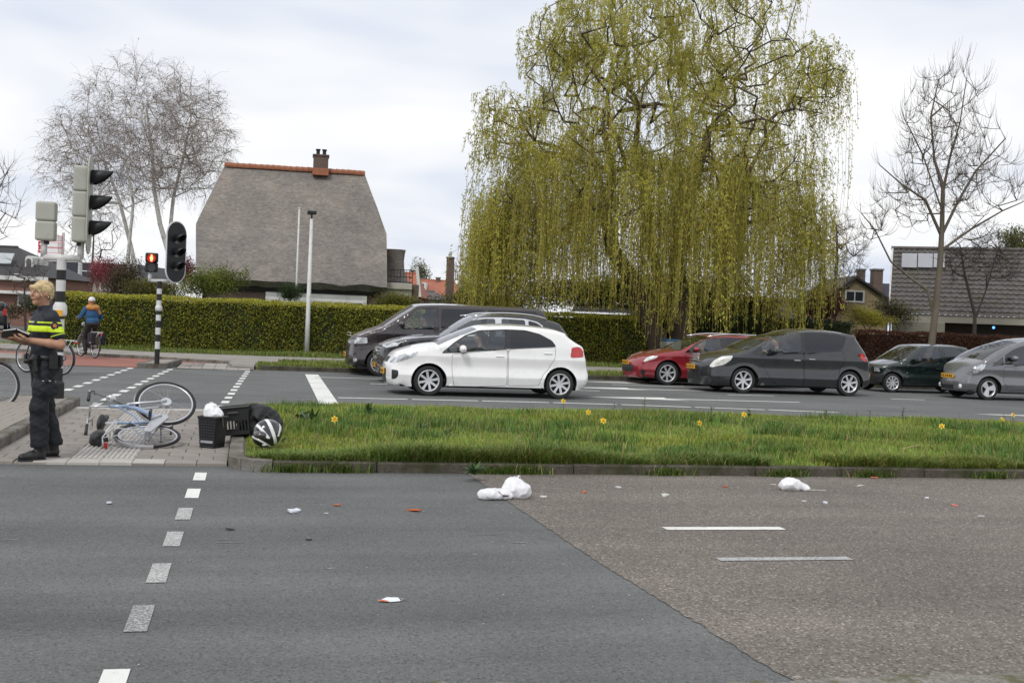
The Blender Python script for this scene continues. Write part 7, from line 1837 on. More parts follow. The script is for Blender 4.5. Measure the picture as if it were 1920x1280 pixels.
def leaves(C, L, Wd, rng, D=None, col=None, flat=.0):
    """rhombic leaves: centres C, lengths L, widths Wd, directions D"""
    n = len(C)
    if D is None: D = rng.normal(size=(n, 3))
    D = D / (np.linalg.norm(D, axis=1, keepdims=True) + 1e-9); N_ = rng.normal(size=(n, 3)); N_[:, 2] += flat * 3; Wv = np.cross(D, N_); Wv /= np.linalg.norm(Wv, axis=1, keepdims=True) + 1e-9
    L = np.broadcast_to(L, (n,))[:, None]; Wd = np.broadcast_to(Wd, (n,))[:, None]
    V = np.stack([C - D * L / 2, C + Wv * Wd / 2, C + D * L / 2, C - Wv * Wd / 2], 1).reshape(-1, 3)
    return V, np.arange(n * 4).reshape(-1, 4), np.repeat(col, 4, 0)
def cvar(base, n, rng, v=.25, hue=.12):
    b = np.array(base)[None] * (1 + rng.normal(size=(n, 1)) * v); b = b * (1 + rng.normal(size=(n, 3)) * hue); return np.clip(b, .004, .9)
def ellipsoid_pts(c, r, n, rng, shell=.0, zmin=-1.0):
    out = []
    while len(out) < n:
        p = rng.uniform(-1, 1, 3); q = np.linalg.norm(p)
        if shell < q < 1 and p[2] > zmin: out.append(p)
    return np.array(c) + np.array(out) * np.array(r)

# ---------- weeping willow
def willow():
    rng = np.random.default_rng(12); D = 45.0
    A = lambda px, py, dd=0: np.array(atd(px, py, D + dd))
    base = A(1275, 690); base[2] = .05
    root = empty('willow_tree', tuple(base), label='large weeping willow with fresh yellow green strands and thick twin trunk', cat='tree')
    L = lambda p: np.array(p) - base
    def tk(pts): return [tuple(L(A(px, py, dd))) + (r,) for px, py, dd, r in pts]
    t1 = [(.25, 0, 0, .62)] + tk([(1278, 640, 0, .50), (1272, 560, 0, .38), (1268, 480, .2, .30), (1285, 400, .4, .24), (1310, 320, .6, .18), (1330, 240, .5, .12)])
    t2 = [(-.6, .1, 0, .55)] + tk([(1225, 620, -.3, .38), (1195, 540, -.6, .32), (1150, 470, -.8, .29), (1135, 400, -1, .22), (1150, 320, -1, .16), (1130, 240, -1.2, .10)])
    t3 = [(-.2, .3, 1.5, .24)] + tk([(1220, 470, .8, .2), (1215, 380, 1.2, .17), (1190, 300, 1.6, .13), (1200, 200, 1.6, .09)])
    t4 = tk([(1268, 480, .2, .22), (1330, 410, -1, .15), (1390, 350, -1.6, .10), (1430, 270, -2, .06)])
    sk = Skel([t1, t2, t3, t4], 3)
    cr = L(A(1245, 230)); cr[1] = 0
    pts = []
    while len(pts) < 950:                                # crown: broad dome
        p = rng.uniform(-1, 1, 3)
        if (np.abs(p) ** 3).sum() > 1 or p[2] < -.72: continue
        if np.linalg.norm(p) < .25: continue
        q = p * np.array((5.75, 4.8, 5.7)); q[0] += .02 * q[2]; pts.append(cr + q)
    for px, py, rx, ry, rz, m in ((965, 430, 1.7, 1.8, 2.0, 75), (955, 235, 1.2, 1.5, 1.6, 45), (1535, 150, .9, 1.5, 1.5, 40), (1500, 400, 1.2, 1.5, 1.8, 40), (1050, 80, 1.6, 1.6, 1.2, 40)): pts += list(ellipsoid_pts(L(A(px, py)), (rx, ry, rz), m, rng))
    pts = np.array(pts); pts = pts[pts[:, 2] > 3.0]
    sk.grow(pts, seg=.7, up=.18, wig=.03); sk.radii(.018, 2.3, .36)
    P = np.array(sk.P); par = np.array(sk.par); tips = np.where(sk.kids == 0)[0]; thin = np.where((sk.r < .05) & (par >= 0))[0]
    parts = sk.mesh(.06)
    # long hanging strands from the outer twigs
    st_i = np.repeat(np.concatenate([tips, rng.choice(thin, 330)]), rng.integers(2, 17, len(tips) + 330)); S0 = P[st_i] + rng.normal(size=(len(st_i), 3)) * np.array((.34, .34, .26))
    dirs = P[st_i] - P[np.maximum(par[st_i], 0)]; dirs /= np.linalg.norm(dirs, axis=1, keepdims=True) + 1e-9
    out = S0 - cr; out[:, 2] = 0; rad = np.linalg.norm(out / np.array((6.5, 5.2, 1)), axis=1, keepdims=True); out /= np.linalg.norm(out, axis=1, keepdims=True) + 1e-9
    ok = (S0[:, 0] - cr[0] > np.where(S0[:, 2] > 10.5, -5.6, -7.3)) & (S0[:, 0] - cr[0] < 6.5) & (rng.random(len(S0)) < np.where(S0[:, 2] > 9.0, .9, 1.0)); S0, dirs, out = S0[ok], dirs[ok], out[ok]
    hgt = S0[:, 2]; LC, LD, LCOL, segs = [], [], [], []
    ns = len(S0); low = rng.uniform(.4, 1.9, ns) + np.where(S0[:, 0] < -2.5, rng.uniform(.0, 1.3, ns), 0) + np.where(S0[:, 0] > 4.0, rng.uniform(0, 2.0, ns), 0)
    ln = np.minimum(np.maximum(hgt - low, .5), rng.gamma(3.4, 1.35, ns) + .6)
    up_ = np.clip((hgt - 5.5) / 4, 0, 1); ln = np.where(rng.random(ns) < .15 + up_ * .8, np.minimum(ln, rng.uniform(.35, 1.5, ns)), ln)
    # curtains: dense bundles hanging from the lower limbs, each with its own hem
    cand = np.where((P[:, 2] > 4.2) & (P[:, 2] < 9.2) & (sk.r < .12) & (P[:, 0] - cr[0] > -7.0) & (P[:, 0] - cr[0] < 6.0))[0]; NB = 44; ca = rng.choice(cand, NB); cn_ = rng.integers(8, 34, NB); rep = np.repeat(np.arange(NB), cn_)
    hem = np.where(P[ca][:, 0] > -2.2, rng.uniform(.6, 4.4, NB), rng.uniform(1.2, 4.2, NB)); S1 = P[ca][rep] + rng.normal(size=(len(rep), 3)) * np.array((.30, .30, .3)); l1 = np.maximum(S1[:, 2] - hem[rep] - rng.gamma(1.5, .45, len(rep)), .4)
    S0 = np.concatenate([S0, S1]); dirs = np.concatenate([dirs, np.zeros((len(S1), 3))]); out = np.concatenate([out, np.zeros((len(S1), 3))]); ln = np.concatenate([ln, l1]); ns = len(S0)
    K = 9; Q = S0.copy(); V0 = dirs * .45 + out * .05 + rng.normal(size=(ns, 3)) * .25; V0[:, 2] += .25; V0 *= np.minimum(1, 1.3 / ln)[:, None]
    clump = rng.normal(size=(ns,)) ; tone = np.clip(1 + .22 * np.sin(S0[:, 0] * 1.7 + S0[:, 1] * 2.3) + .16 * clump, .55, 1.5)
    for k in range(K):
        t = k / K; V = V0 * (1 - t) ** 2.0 + np.array((0, 0, -1.0)) * min(1, t * 2.4 + .12) + rng.normal(size=(ns, 3)) * .07; V /= np.linalg.norm(V, axis=1, keepdims=True)
        Q2 = Q + V * (ln / K)[:, None]
        if k % 3 == 0: QS = Q
        if k % 3 == 2: segs.append(prisms(QS, Q2, np.full(ns, .007), np.full(ns, .006), 3))
        per = 5
        for q in range(per):
            u = rng.random((ns, 1)); c = Q + (Q2 - Q) * u + rng.normal(size=(ns, 3)) * .05; keep = rng.random(ns) < np.clip(ln / 2.6, .45, 1)
            LC.append(c[keep]); LD.append((V + rng.normal(size=(ns, 3)) * .5)[keep]); LCOL.append(tone[keep])
        Q = Q2
    LC = np.concatenate(LC); LD = np.concatenate(LD); LT = np.concatenate(LCOL); n = len(LC)
    col = cvar((.445, .425, .08), n, rng, .18, .08) * LT[:, None]
    V, Fq, c4 = leaves(LC, rng.uniform(.09, .18, n), rng.uniform(.028, .048, n), rng, LD, col)
    tag(npmesh('foliage', V, Fq, LEAF_W, root, col=c4), kind='stuff')
    V, Fq = join(segs); tag(npmesh('strands', V, Fq, mat('strand_yellow', (.34, .28, .07), .8, .2), root), kind='stuff')
    V, Fq = join(parts); npmesh('trunk', V, Fq, BK_WILLOW, root, smooth=True)
    print('willow leaves', n)
willow()

# ---------- bare trees
def bare_tree(name, label, D, base_px, trunks, crown, n, bk, tipr=.01, seed=2, twig=(.9, 4, .006), droop=0.0, upt=.3, twig_m=None, seg=.5, up=.15, spread=.7, thick=.05, group=None, zmin=-.8, shell=0.0, buds=None, levels=1):
    rng = np.random.default_rng(seed); b = np.array(atd(*base_px, D)); b[2] = 0.0
    root = empty(name, tuple(b), label=label, cat='tree', group=group); A = lambda px, py, dd=0: np.array(atd(px, py, D + dd)) - b
    sk = Skel([[tuple(A(px, py, dd)) + (r * .64,) for px, py, dd, r in t] for t in trunks], seed); pts = []
    for (px, py, dd, rx, ry, rz, w) in crown: pts.append(ellipsoid_pts(A(px, py, dd), (rx, ry, rz), int(n * w), rng, shell, zmin))
    pts = np.concatenate(pts); pts = pts[pts[:, 2] > 1.0]
    sk.grow(pts, seg=seg, up=up); sk.radii(tipr, 2.3, .4); parts = sk.mesh(thick)
    P = np.array(sk.P); par = np.array(sk.par); th = np.where((sk.r < tipr * 2.3) & (par >= 0))[0]
    d = P[th] - P[par[th]]; d /= np.linalg.norm(d, axis=1, keepdims=True) + 1e-9
    tw, pp, dd_ = twigs(P[th], d, twig[0], twig[1], twig[2], rng, droop, upt, spread); allt = [tw]; ends = pp[-1]
    if levels > 1:
        mid = pp[1]; sel = rng.random(len(mid)) < .8; t2, p2, _ = twigs(mid[sel], (pp[2] - pp[1])[sel] / (np.linalg.norm((pp[2] - pp[1])[sel], axis=1, keepdims=True) + 1e-9), twig[0] * .55, 2, twig[2] * .7, rng, droop, upt, spread); allt.append(t2); ends = np.concatenate([ends, p2[-1]])
    V, Fq = join(parts); npmesh('trunk', V, Fq, bk, root, smooth=True)
    V, Fq = join(allt); tag(npmesh('crown', V, Fq, twig_m or bk, root), kind='stuff')
    if buds:
        base_c, size, prob = buds; c = ends[rng.random(len(ends)) < prob] + rng.normal(size=(1, 3)) * .01; c = c + rng.normal(size=c.shape) * .06; m = len(c)
        V, Fq, c4 = leaves(c, rng.uniform(.6, 1.3, m) * size, rng.uniform(.5, 1, m) * size * .6, rng, None, cvar(base_c, m, rng, .25)); tag(npmesh('foliage', V, Fq, LEAF, root, col=c4), kind='stuff')
    return root
bare_tree('birch_tree', 'tall leafless white birch with several stems beside the thatched house', 60, (300, 620),
    [[(330, 620, 0, .26), (322, 540, 0, .24), (318, 480, 0, .22), (300, 420, 0, .19), (288, 350, .3, .15), (285, 280, .3, .11), (275, 210, .3, .06)], [(325, 540, .2, .2), (318, 440, .6, .17), (325, 370, 1.0, .14), (345, 290, 1.2, .10), (360, 210, 1.2, .05)],
     [(283, 620, .2, .22), (262, 540, .2, .2), (245, 460, .2, .17), (225, 380, -.3, .13), (195, 300, -.6, .09), (165, 250, -.8, .05)], [(245, 620, -.4, .18), (240, 480, -.5, .15), (250, 380, -.8, .11), (235, 300, -1, .08), (230, 220, -1, .05)]],
    [(270, 260, 0, 4.5, 3.6, 4.1, .6), (180, 320, 0, 2.7, 2.6, 3.2, .22), (350, 260, 0, 2.5, 2.4, 3.4, .25)], 900, BK_BIRCH, tipr=.011, seed=5, twig=(1.2, 6, .0070), droop=.55, upt=.1, twig_m=TWIG_BIRCH, seg=.55, spread=.6, thick=.04, levels=2, buds=((.20, .15, .09), .09, .35))
bare_tree('bare_tree', 'leafless grey tree with upswept branches in front of the tiled roof', 44.5, (1752, 690),
    [[(1740, 700, 0, .24), (1752, 600, 0, .21), (1762, 500, 0, .18), (1766, 430, 0, .15), (1768, 350, 0, .12), (1752, 300, .2, .08), (1745, 220, .3, .06), (1760, 150, .4, .035)], [(1768, 360, 0, .09), (1780, 300, -.2, .07), (1800, 230, -.3, .05), (1812, 150, -.3, .03)],
     [(1766, 440, 0, .10), (1795, 380, -.3, .08), (1830, 320, -.6, .06), (1885, 260, -.8, .035)], [(1764, 470, 0, .09), (1820, 430, .4, .07), (1880, 395, .8, .045), (1915, 380, 1, .03)],
     [(1752, 600, 0, .10), (1740, 545, .2, .085), (1700, 515, .4, .07), (1670, 490, .5, .055), (1640, 430, .6, .04), (1615, 400, .7, .025)], [(1764, 440, 0, .10), (1735, 375, -.4, .08), (1690, 345, -.6, .05), (1650, 310, -.8, .03)], [(1768, 400, 0, .07), (1730, 290, .5, .05), (1700, 230, .6, .03)]],
    [(1770, 265, 0, 1.9, 1.8, 3.4, .6), (1700, 370, 0, 1.4, 1.3, 1.4, .14), (1850, 350, 0, 1.4, 1.4, 1.6, .2), (1640, 430, .5, .5, .5, .7, .05)], 400, BK_GREY, tipr=.0085, seed=8, twig=(.85, 5, .0075), droop=0, upt=1.0, seg=.4, up=.4, spread=.34, thick=.04)
bare_tree('bare_tree', 'leafless street tree at the corner by the brick house', 58, (-70, 640), [[(-70, 640, 0, .22), (-66, 520, 0, .18), (-50, 420, 0, .13), (-30, 350, 0, .08)], [(-66, 500, 0, .10), (-20, 440, 0, .07), (10, 400, 0, .04)], [(-60, 460, 0, .09), (-10, 370, .4, .05), (15, 320, .5, .03)]], [(-40, 380, 0, 2.6, 2.2, 2.8, 1.0)], 130, BK_BROWN, tipr=.012, seed=11, twig=(.9, 4, .008), upt=.45, spread=.45)
bare_tree('bare_tree', 'twiggy leafless tree right of the willow', 60, (1565, 620), [[(1562, 640, 0, .17), (1566, 540, 0, .14), (1570, 460, 0, .10), (1568, 420, 0, .06)]], [(1570, 480, 0, 1.5, 1.3, 2.2, 1.0)], 150, BK_BROWN, tipr=.012, seed=13, twig=(.6, 5, .008), upt=.3, levels=2, buds=((.20, .20, .06), .08, .25))
bare_tree('bare_tree', 'dark leafless tree close to the tiled wall', 51, (1832, 660), [[(1825, 680, 0, .15), (1828, 590, 0, .12), (1810, 520, .2, .09), (1800, 460, .3, .05)], [(1828, 600, 0, .08), (1850, 540, .1, .06), (1870, 470, .2, .04)]], [(1840, 480, 0, 1.8, 1.4, 1.5, 1.0)], 130, BK_DARK, tipr=.011, seed=15, twig=(.6, 5, .0075), upt=.15, levels=2, buds=((.10, .045, .03), .06, .5))
bare_tree('bare_tree', 'thin leafless tree left of the birch over the dark flat roof', 75, (170, 600), [[(168, 610, 0, .16), (172, 520, 0, .12), (176, 440, 0, .07)], [(172, 540, 0, .08), (190, 470, 0, .05)]], [(172, 440, 0, 2.2, 1.6, 2.6, 1.0)], 110, BK_BROWN, tipr=.012, seed=17, twig=(.9, 4, .009), upt=.3)
bare_tree('bare_tree', 'small leafless tree in front of the brick house wall', 62, (50, 615), [[(48, 620, 0, .10), (46, 560, 0, .08), (45, 520, 0, .05)]], [(46, 520, 0, 1.1, 1.0, 1.2, 1.0)], 50, BK_BROWN, tipr=.010, seed=19, twig=(.6, 4, .008), upt=.35)
bare_tree('bare_tree', 'faint leafless tree far behind the brick chimney', 110, (866, 560), [[(866, 570, 0, .22), (866, 530, 0, .14), (868, 510, 0, .08)]], [(868, 512, 0, 1.8, 1.5, 1.3, 1.0)], 60, BK_BROWN, tipr=.016, seed=21, twig=(.9, 4, .012), upt=.3)

# ---------- leafy shrubs and small trees
def shrub(name, label, D, base_px, blobs, n, col, leaf=.09, bk=BK_DARK, seed=3, stem=.05, cat='shrub', group=None, mat_=LEAF, tw=True, hue=.12):
    rng = np.random.default_rng(seed); b = np.array(atd(*base_px, D)); b[2] = 0.0; root = empty(name, tuple(b), label=label, cat=cat, group=group)
    A = lambda px, py, dd=0: np.array(atd(px, py, D + dd)) - b; C = []; tips = []
    for (px, py, dd, rx, ry, rz, w) in blobs:
        c = A(px, py, dd); rx, ry, rz = rx * 1.22, ry * 1.1, rz * 1.22; q = ellipsoid_pts(c, (rx, ry, rz), int(n * w * 2.0), rng, .0); C.append(q); tips.append(ellipsoid_pts(c, (rx * .95, ry * .95, rz * .95), max(6, int(30 * w)), rng))
    C = np.concatenate(C); C = C[C[:, 2] > .1]
    # clump the leaves around twig points
    cen = C[rng.choice(len(C), max(14, len(C) // 16))]; C = cen[rng.integers(0, len(cen), len(C))] * .5 + C * .5 + rng.normal(size=C.shape) * .08
    m = len(C); tone = 1 + .25 * np.sin(C[:, 0] * 3.1 + C[:, 2] * 2.7); V, Fq, c4 = leaves(C, rng.uniform(.6, 1.3, m) * leaf, rng.uniform(.5, 1, m) * leaf * .65, rng, None, cvar(col, m, rng, .22, hue) * tone[:, None], .3)
    tag(npmesh('crown', V, Fq, mat_, root, col=c4), kind='stuff')
    t0 = np.concatenate(tips); t0 = t0[t0[:, 2] > .2]; sk = Skel([[(0, 0, 0, stem), (0, 0, max(.3, t0[:, 2].min() * .6), stem * .8)]], seed); sk.grow(t0, seg=.4); sk.radii(.008, 2.3, .2); V, Fq = join(sk.mesh(.03)); npmesh('trunk', V, Fq, bk, root)
    return root
shrub('leafy_tree', 'light green leafy tree at the left edge of the willow', 50, (920, 600), [(915, 470, 0, 1.1, 1.2, 2.3, .5), (930, 400, 0, .7, .8, 1.3, .2), (905, 540, 0, .9, 1, 1.0, .3)], 3600, (.27, .29, .07), .10, stem=.08, cat='tree', seed=31)
shrub('shrub', 'dark green laurel bush beside the brick chimney', 62, (885, 590), [(882, 552, 0, .9, .8, .6, 1)], 1800, (.03, .065, .018), .12, seed=32)
shrub('shrub', 'brownish tangled hedge shrub behind the brown van', 50, (900, 600), [(850, 566, 0, 1.4, .6, .5, .4), (920, 568, 0, 1.5, .6, .5, .4), (1000, 572, 0, 1.4, .6, .5, .3)], 4200, (.085, .085, .03), .09, seed=33)
shrub('shrub', 'yellow green clipped shrub rising above the hedge end', 46, (742, 600), [(735, 563, 0, .85, .5, .42, .6), (765, 567, 0, .7, .5, .33, .4)], 2200, (.17, .17, .03), .07, seed=34)
shrub('shrub', 'fresh light green shrub at the thatched house corner', 49, (400, 600), [(385, 525, 0, .75, .7, .75, .4), (430, 530, 0, .8, .7, .5, .3), (460, 512, 0, .35, .4, .4, .12), (350, 540, 0, .8, .6, .5, .25)], 4200, (.17, .20, .04), .085, seed=35)
shrub('round_bush', 'round clipped dark green bush in front of the thatched house', 48, (545, 600), [(545, 548, 0, .52, .5, .36, 1)], 2200, (.04, .07, .02), .06, seed=36)
shrub('blossom_tree', 'small tree with dark pink blossom left of the birch', 66, (200, 610), [(205, 520, 0, 1.2, 1, 1.1, .7), (190, 500, 0, .8, .8, .7, .3)], 1900, (.30, .085, .10), .12, seed=37, stem=.1, cat='tree')
shrub('shrub', 'brown green bushy shrub behind the hedge under the birch', 58, (240, 620), [(240, 515, 0, 1.0, .9, 1.1, .6), (220, 545, 0, 1.0, .8, .7, .4)], 3200, (.095, .075, .04), .10, seed=38)
shrub('shrub', 'olive green shrub behind the hedge near the slim signal post', 54, (270, 620), [(265, 540, 0, 1.1, .8, .55, .5), (310, 545, 0, 1.3, .8, .45, .5)], 3200, (.14, .13, .035), .09, seed=39)
shrub('blossom_tree', 'dark pink blossom bush at the left wall of the thatched house', 60, (352, 610), [(350, 510, 0, .7, .7, .9, 1)], 1300, (.25, .07, .085), .11, seed=40, cat='tree')
shrub('maple_tree', 'dark red leafed maple right of the willow', 52, (1545, 640), [(1540, 560, 0, 1.0, .9, .8, .6), (1520, 590, 0, .8, .8, .6, .25), (1575, 580, 0, .6, .6, .5, .2)], 4200, (.085, .018, .022), .09, seed=41, stem=.09, cat='tree')
shrub('golden_shrub', 'golden yellow layered shrub behind the brown hedge', 50.5, (1620, 640), [(1630, 604, 0, 1.3, .6, .22, .45), (1615, 585, 0, .7, .5, .14, .2), (1600, 575, 0, .45, .4, .10, .1), (1665, 598, 0, .5, .4, .16, .15)], 3600, (.30, .27, .04), .07, seed=42)
shrub('magnolia', 'white flowering magnolia bush between willow and red maple', 48, (1472, 650), [(1472, 588, 0, .33, .35, .5, .7), (1480, 610, 0, .3, .3, .25, .3)], 700, (.62, .55, .52), .09, seed=43, hue=.03)
shrub('leafy_tree', 'mid green tree far right behind the tiled house', 75, (1910, 600), [(1905, 450, 0, 1.4, 1.2, 1.0, 1)], 1500, (.13, .14, .045), .15, seed=44, cat='tree', stem=.12)
shrub('shrub', 'dark evergreen thicket behind the willow trunks', 54, (1300, 600), [(975, 552, 0, 1.1, .8, .7, .2), (1045, 546, 0, 1.3, .8, .9, .25), (1120, 548, 0, 1.4, .8, .9, .25), (1240, 545, 0, 1.5, .9, .9, .25), (1330, 540, 0, 1.5, .9, 1.0, .25), (1430, 545, 0, 1.5, .9, .9, .25), (1190, 560, 0, 1.3, .8, .6, .15)], 8000, (.030, .036, .016), .14, seed=49, mat_=NEEDLE)
shrub('conifer_tree', 'dark narrow conifer standing behind the willow', 54, (1365, 600), [(1365, 480, 0, 1.1, 1.0, 2.6, .6), (1370, 360, 0, .7, .7, 2.0, .4)], 6500, (.018, .028, .016), .14, seed=45, cat='tree', stem=.16, mat_=NEEDLE)
shrub('shrub', 'olive shrub between golden shrub and tiled house', 52, (1700, 640), [(1690, 590, 0, .9, .6, .55, .6), (1650, 570, 0, .6, .5, .5, .3)], 2200, (.10, .09, .04), .09, seed=46)
shrub('leafy_tree', 'pale distant tree behind the red roofs', 120, (790, 560), [(783, 505, 0, 1.0, 1, 1.4, .5), (795, 518, 0, 1.2, 1, 1.0, .5)], 900, (.22, .22, .13), .2, seed=47, cat='tree', stem=.12)
shrub('shrub', 'dark evergreen shrubs below the brick house', 66, (85, 620), [(20, 585, 0, 1.0, .6, .5, .5), (100, 560, 0, 1.0, .8, .8, .5)], 1700, (.05, .06, .02), .11, seed=48)

# ---------- hedges: leafy box with a dense dark core
def hedge(name, label, x0, x1, y0, y1, h, col, n, seed, lift=.08, leaf=.075, topc=None, core=(.02, .028, .008), slope=0.0):
    rng = np.random.default_rng(seed); root = empty(name, (x0, y0, 0), label=label, cat='hedge'); L = x1 - x0; W_ = y1 - y0
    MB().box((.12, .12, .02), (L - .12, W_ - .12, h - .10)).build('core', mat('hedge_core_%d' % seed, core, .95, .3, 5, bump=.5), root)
    st = MB()
    for x in np.arange(.3, L, .9): st.tube([(x, .14, 0), (x + .05, .13, .5)], .02, 4)
    tag(st.build('stems', BK_DARK, root), kind='stuff')
    P, tone = [], []
    nf = int(n * .62); u = rng.uniform(0, L, nf); v = rng.uniform(lift, h, nf)
    bump = lambda a, b: .05 * np.sin(a * 2.1 + b * 1.3) + .04 * np.sin(a * 5.3 - b * 3.1)
    P.append(np.stack([u, bump(u, v) + rng.uniform(-.06, .14, nf), v], 1)); tone.append(np.ones(nf))
    nt = int(n * .30); u = rng.uniform(0, L, nt); w = rng.uniform(-.03, W_, nt); P.append(np.stack([u, w, h + .5 * bump(u, w) + rng.uniform(-.08, .07, nt)], 1)); tone.append(np.ones(nt))
    ne = n - nf - nt
    for xx in (0, L): k = ne // 2; P.append(np.stack([np.full(k, xx) + rng.uniform(-.1, .1, k), rng.uniform(0, W_, k), rng.uniform(lift, h, k)], 1)); tone.append(np.ones(k))
    P = np.concatenate(P); m = len(P); base = cvar(col, m, rng, .28, .10)
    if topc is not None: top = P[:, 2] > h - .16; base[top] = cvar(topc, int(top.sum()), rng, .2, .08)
    sp = rng.random(m) < .10; base[sp] *= np.array((1.5, 1.25, 1.0))
    V, Fq, c4 = leaves(P, rng.uniform(.7, 1.35, m) * leaf, rng.uniform(.6, 1, m) * leaf * .7, rng, None, base, .2)
    tag(npmesh('foliage', V, Fq, LEAF, root, col=c4), kind='stuff')
hz = aty(430, 560, 42.4).z - .06
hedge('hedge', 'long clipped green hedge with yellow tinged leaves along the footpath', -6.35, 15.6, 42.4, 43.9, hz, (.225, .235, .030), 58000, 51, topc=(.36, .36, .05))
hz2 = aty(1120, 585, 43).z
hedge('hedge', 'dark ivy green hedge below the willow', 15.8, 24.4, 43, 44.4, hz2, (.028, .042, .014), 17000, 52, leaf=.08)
hz3 = aty(1690, 624, 42.5).z
hedge('hedge', 'russet brown beech hedge right of the willow', 24.6, 32.0, 42.5, 43.5, hz3, (.085, .035, .018), 15000, 53, leaf=.08, core=(.03, .015, .01))

xa, xb = aty(1190, 560, 50).x, aty(1510, 560, 50).x; hedge('hedge', 'tall blackish evergreen hedge behind the willow trunks', xa, xb, 50, 51, aty(1350, 556, 50).z, (.026, .034, .015), 9000, 55, leaf=.13)
# ---------- grass
def blades(P, h, rng, base, wid=.006, lean=.35, tipc=1.25):
    n = len(P); a = rng.uniform(0, 2 * math.pi, n); d = np.stack([np.cos(a), np.sin(a), np.zeros(n)], 1); w = np.stack([-np.sin(a), np.cos(a), np.zeros(n)], 1) * wid
    hh = h * rng.uniform(.5, 1.25, n); ln = (lean * rng.uniform(.2, 1.6, n) * hh)[:, None]
    p1 = P + d * ln * .35; p1[:, 2] += hh * .58; p2 = P + d * ln; p2[:, 2] += hh
    V = np.stack([P - w, P + w, p1 + w * .75, p1 - w * .75, p2], 1).reshape(-1, 3); b = (np.arange(n) * 5)[:, None]
    Fq = np.concatenate([b + np.array([[0, 1, 2]]), b + np.array([[0, 2, 3]]), b + np.array([[3, 2, 4]])])
    col = cvar(base, n, rng, .22, .10); dry = rng.random(n) < .10; col[dry] = cvar((.30, .25, .11), int(dry.sum()), rng, .2, .05)
    c5 = np.repeat(col, 5, 0).reshape(n, 5, 3); c5[:, 4] *= tipc; return V, Fq, c5.reshape(-1, 3)
def patchy(x, y): return .5 + .5 * np.clip(np.sin(x * 1.3 + 1.7 * np.sin(y * .9)) * .5 + np.sin(x * 3.7 + y * 2.9) * .3 + np.sin(x * .45 - y * 1.1) * .4, -1, 1)
rg = np.random.default_rng(77)
def lawn(name, label, x0, x1, y0, y1, n, z, h, base, wid, keep=None, lean=.4, fall=None):
    x = rg.uniform(x0, x1, n) if fall is None else x0 + (x1 - x0) * rg.random(n) ** fall; y = rg.uniform(y0, y1, n)
    if keep is not None: k = keep(x, y); x, y = x[k], y[k]
    pt = patchy(x, y); P = np.stack([x, y, np.full(len(x), z)], 1); hh = h * (.45 + 1.0 * pt ** 1.5)
    V, Fq, c = blades(P, hh, rg, base, wid, lean); tone = (.78 + .42 * patchy(x * 1.7 + 3, y * 1.4)); c = c * np.repeat(tone, 5)[:, None]; yl = np.clip(patchy(x * .9 + 5, y * 2.1 + 2) - .45, 0, 1) * .9; c = c * (1 + np.repeat(yl, 5)[:, None] * np.array((.45, .10, -.15)))
    return tag(npmesh(name, V, Fq, GRASSM, None, col=c), label, 'grass', kind='stuff')
inmed = lambda x, y: (x > .03 + np.clip(11.75 - y, 0, 1) * .6)
lawn('median_grass', 'rough green grass growing over the median verge', .02, 13.5, 11.30, 18.3, 150000, .08, .074, (.215, .295, .052), .0052, inmed, fall=1.05)
lawn('median_grass_edge', 'longer grass hanging over the near kerb', .1, 12.5, 11.27, 11.75, 34000, .085, .13, (.115, .175, .03), .005, lambda x, y: inmed(x, y) & (patchy(x * 1.6, y) > .25), lean=1.3)
tx_ = []
for cx in (.45, .95, 2.45, 2.75, 4.3, 5.6, 6.6, 8.1, 9.7, 10.6):
    k = 230; tx_.append(np.stack([cx + rg.normal(size=k) * .13, 11.2 - .012 + rg.uniform(-.05, .02, k), np.full(k, .0)], 1))
tx_ = np.concatenate(tx_); V, Fq, c = blades(tx_, np.full(len(tx_), .10), rg, (.10, .155, .028), .005, .8)
tag(npmesh('kerb_weeds', V, Fq, GRASSM, None, col=c), 'tufts of grass in the joint at the kerb foot', 'grass', kind='stuff')
lawn('far_verge_grass', 'green grass strip along the far kerb', .3, 26, 30.95, 34.4, 38000, .075, .10, (.15, .20, .04), .010, lambda x, y: ~((y > 33) & (x < .9)), fall=1.1)
lawn('hedge_foot_grass', 'grass strip at the foot of the hedge', -9, 33, 37.6, 42.6, 36000, .078, .11, (.13, .18, .035), .012, lambda x, y: (y > np.interp(x, [-9.5, -5.85, -2.7, .3, 70], [43.5, 40.7, 38.75, 38.35, 38.0])))
# darker, taller tufts and paler worn spots break the sward up
tc_ = [(rg.uniform(.5, 12.5), rg.uniform(11.6, 18.0), rg.uniform(.08, .3)) for _ in range(85)]; Q_ = np.concatenate([np.stack([x + rg.normal(size=150) * w, y + rg.normal(size=150) * w * .8, np.full(150, .085)], 1) for x, y, w in tc_]); Q_ = Q_[(Q_[:, 1] > 11.35) & (Q_[:, 1] < 18.2) & (Q_[:, 0] > .3)]
V, Fq, c = blades(Q_, np.full(len(Q_), .135), rg, (.095, .18, .034), .0058, .5); tag(npmesh('grass_tufts', V, Fq, GRASSM, None, col=c), 'darker taller tufts scattered through the median grass', 'grass', kind='stuff')
# scattered bare thatch and dry stalks
n = 900; x = rg.uniform(.4, 13, n); y = rg.uniform(11.5, 18.1, n); V, Fq, c = blades(np.stack([x, y, np.full(n, .09)], 1), np.full(n, .16), rg, (.26, .21, .10), .004, 1.2)
tag(npmesh('dry_stalks', V, Fq, GRASSM, None, col=c), 'dry straw coloured stalks lying through the median grass', 'grass', kind='stuff')

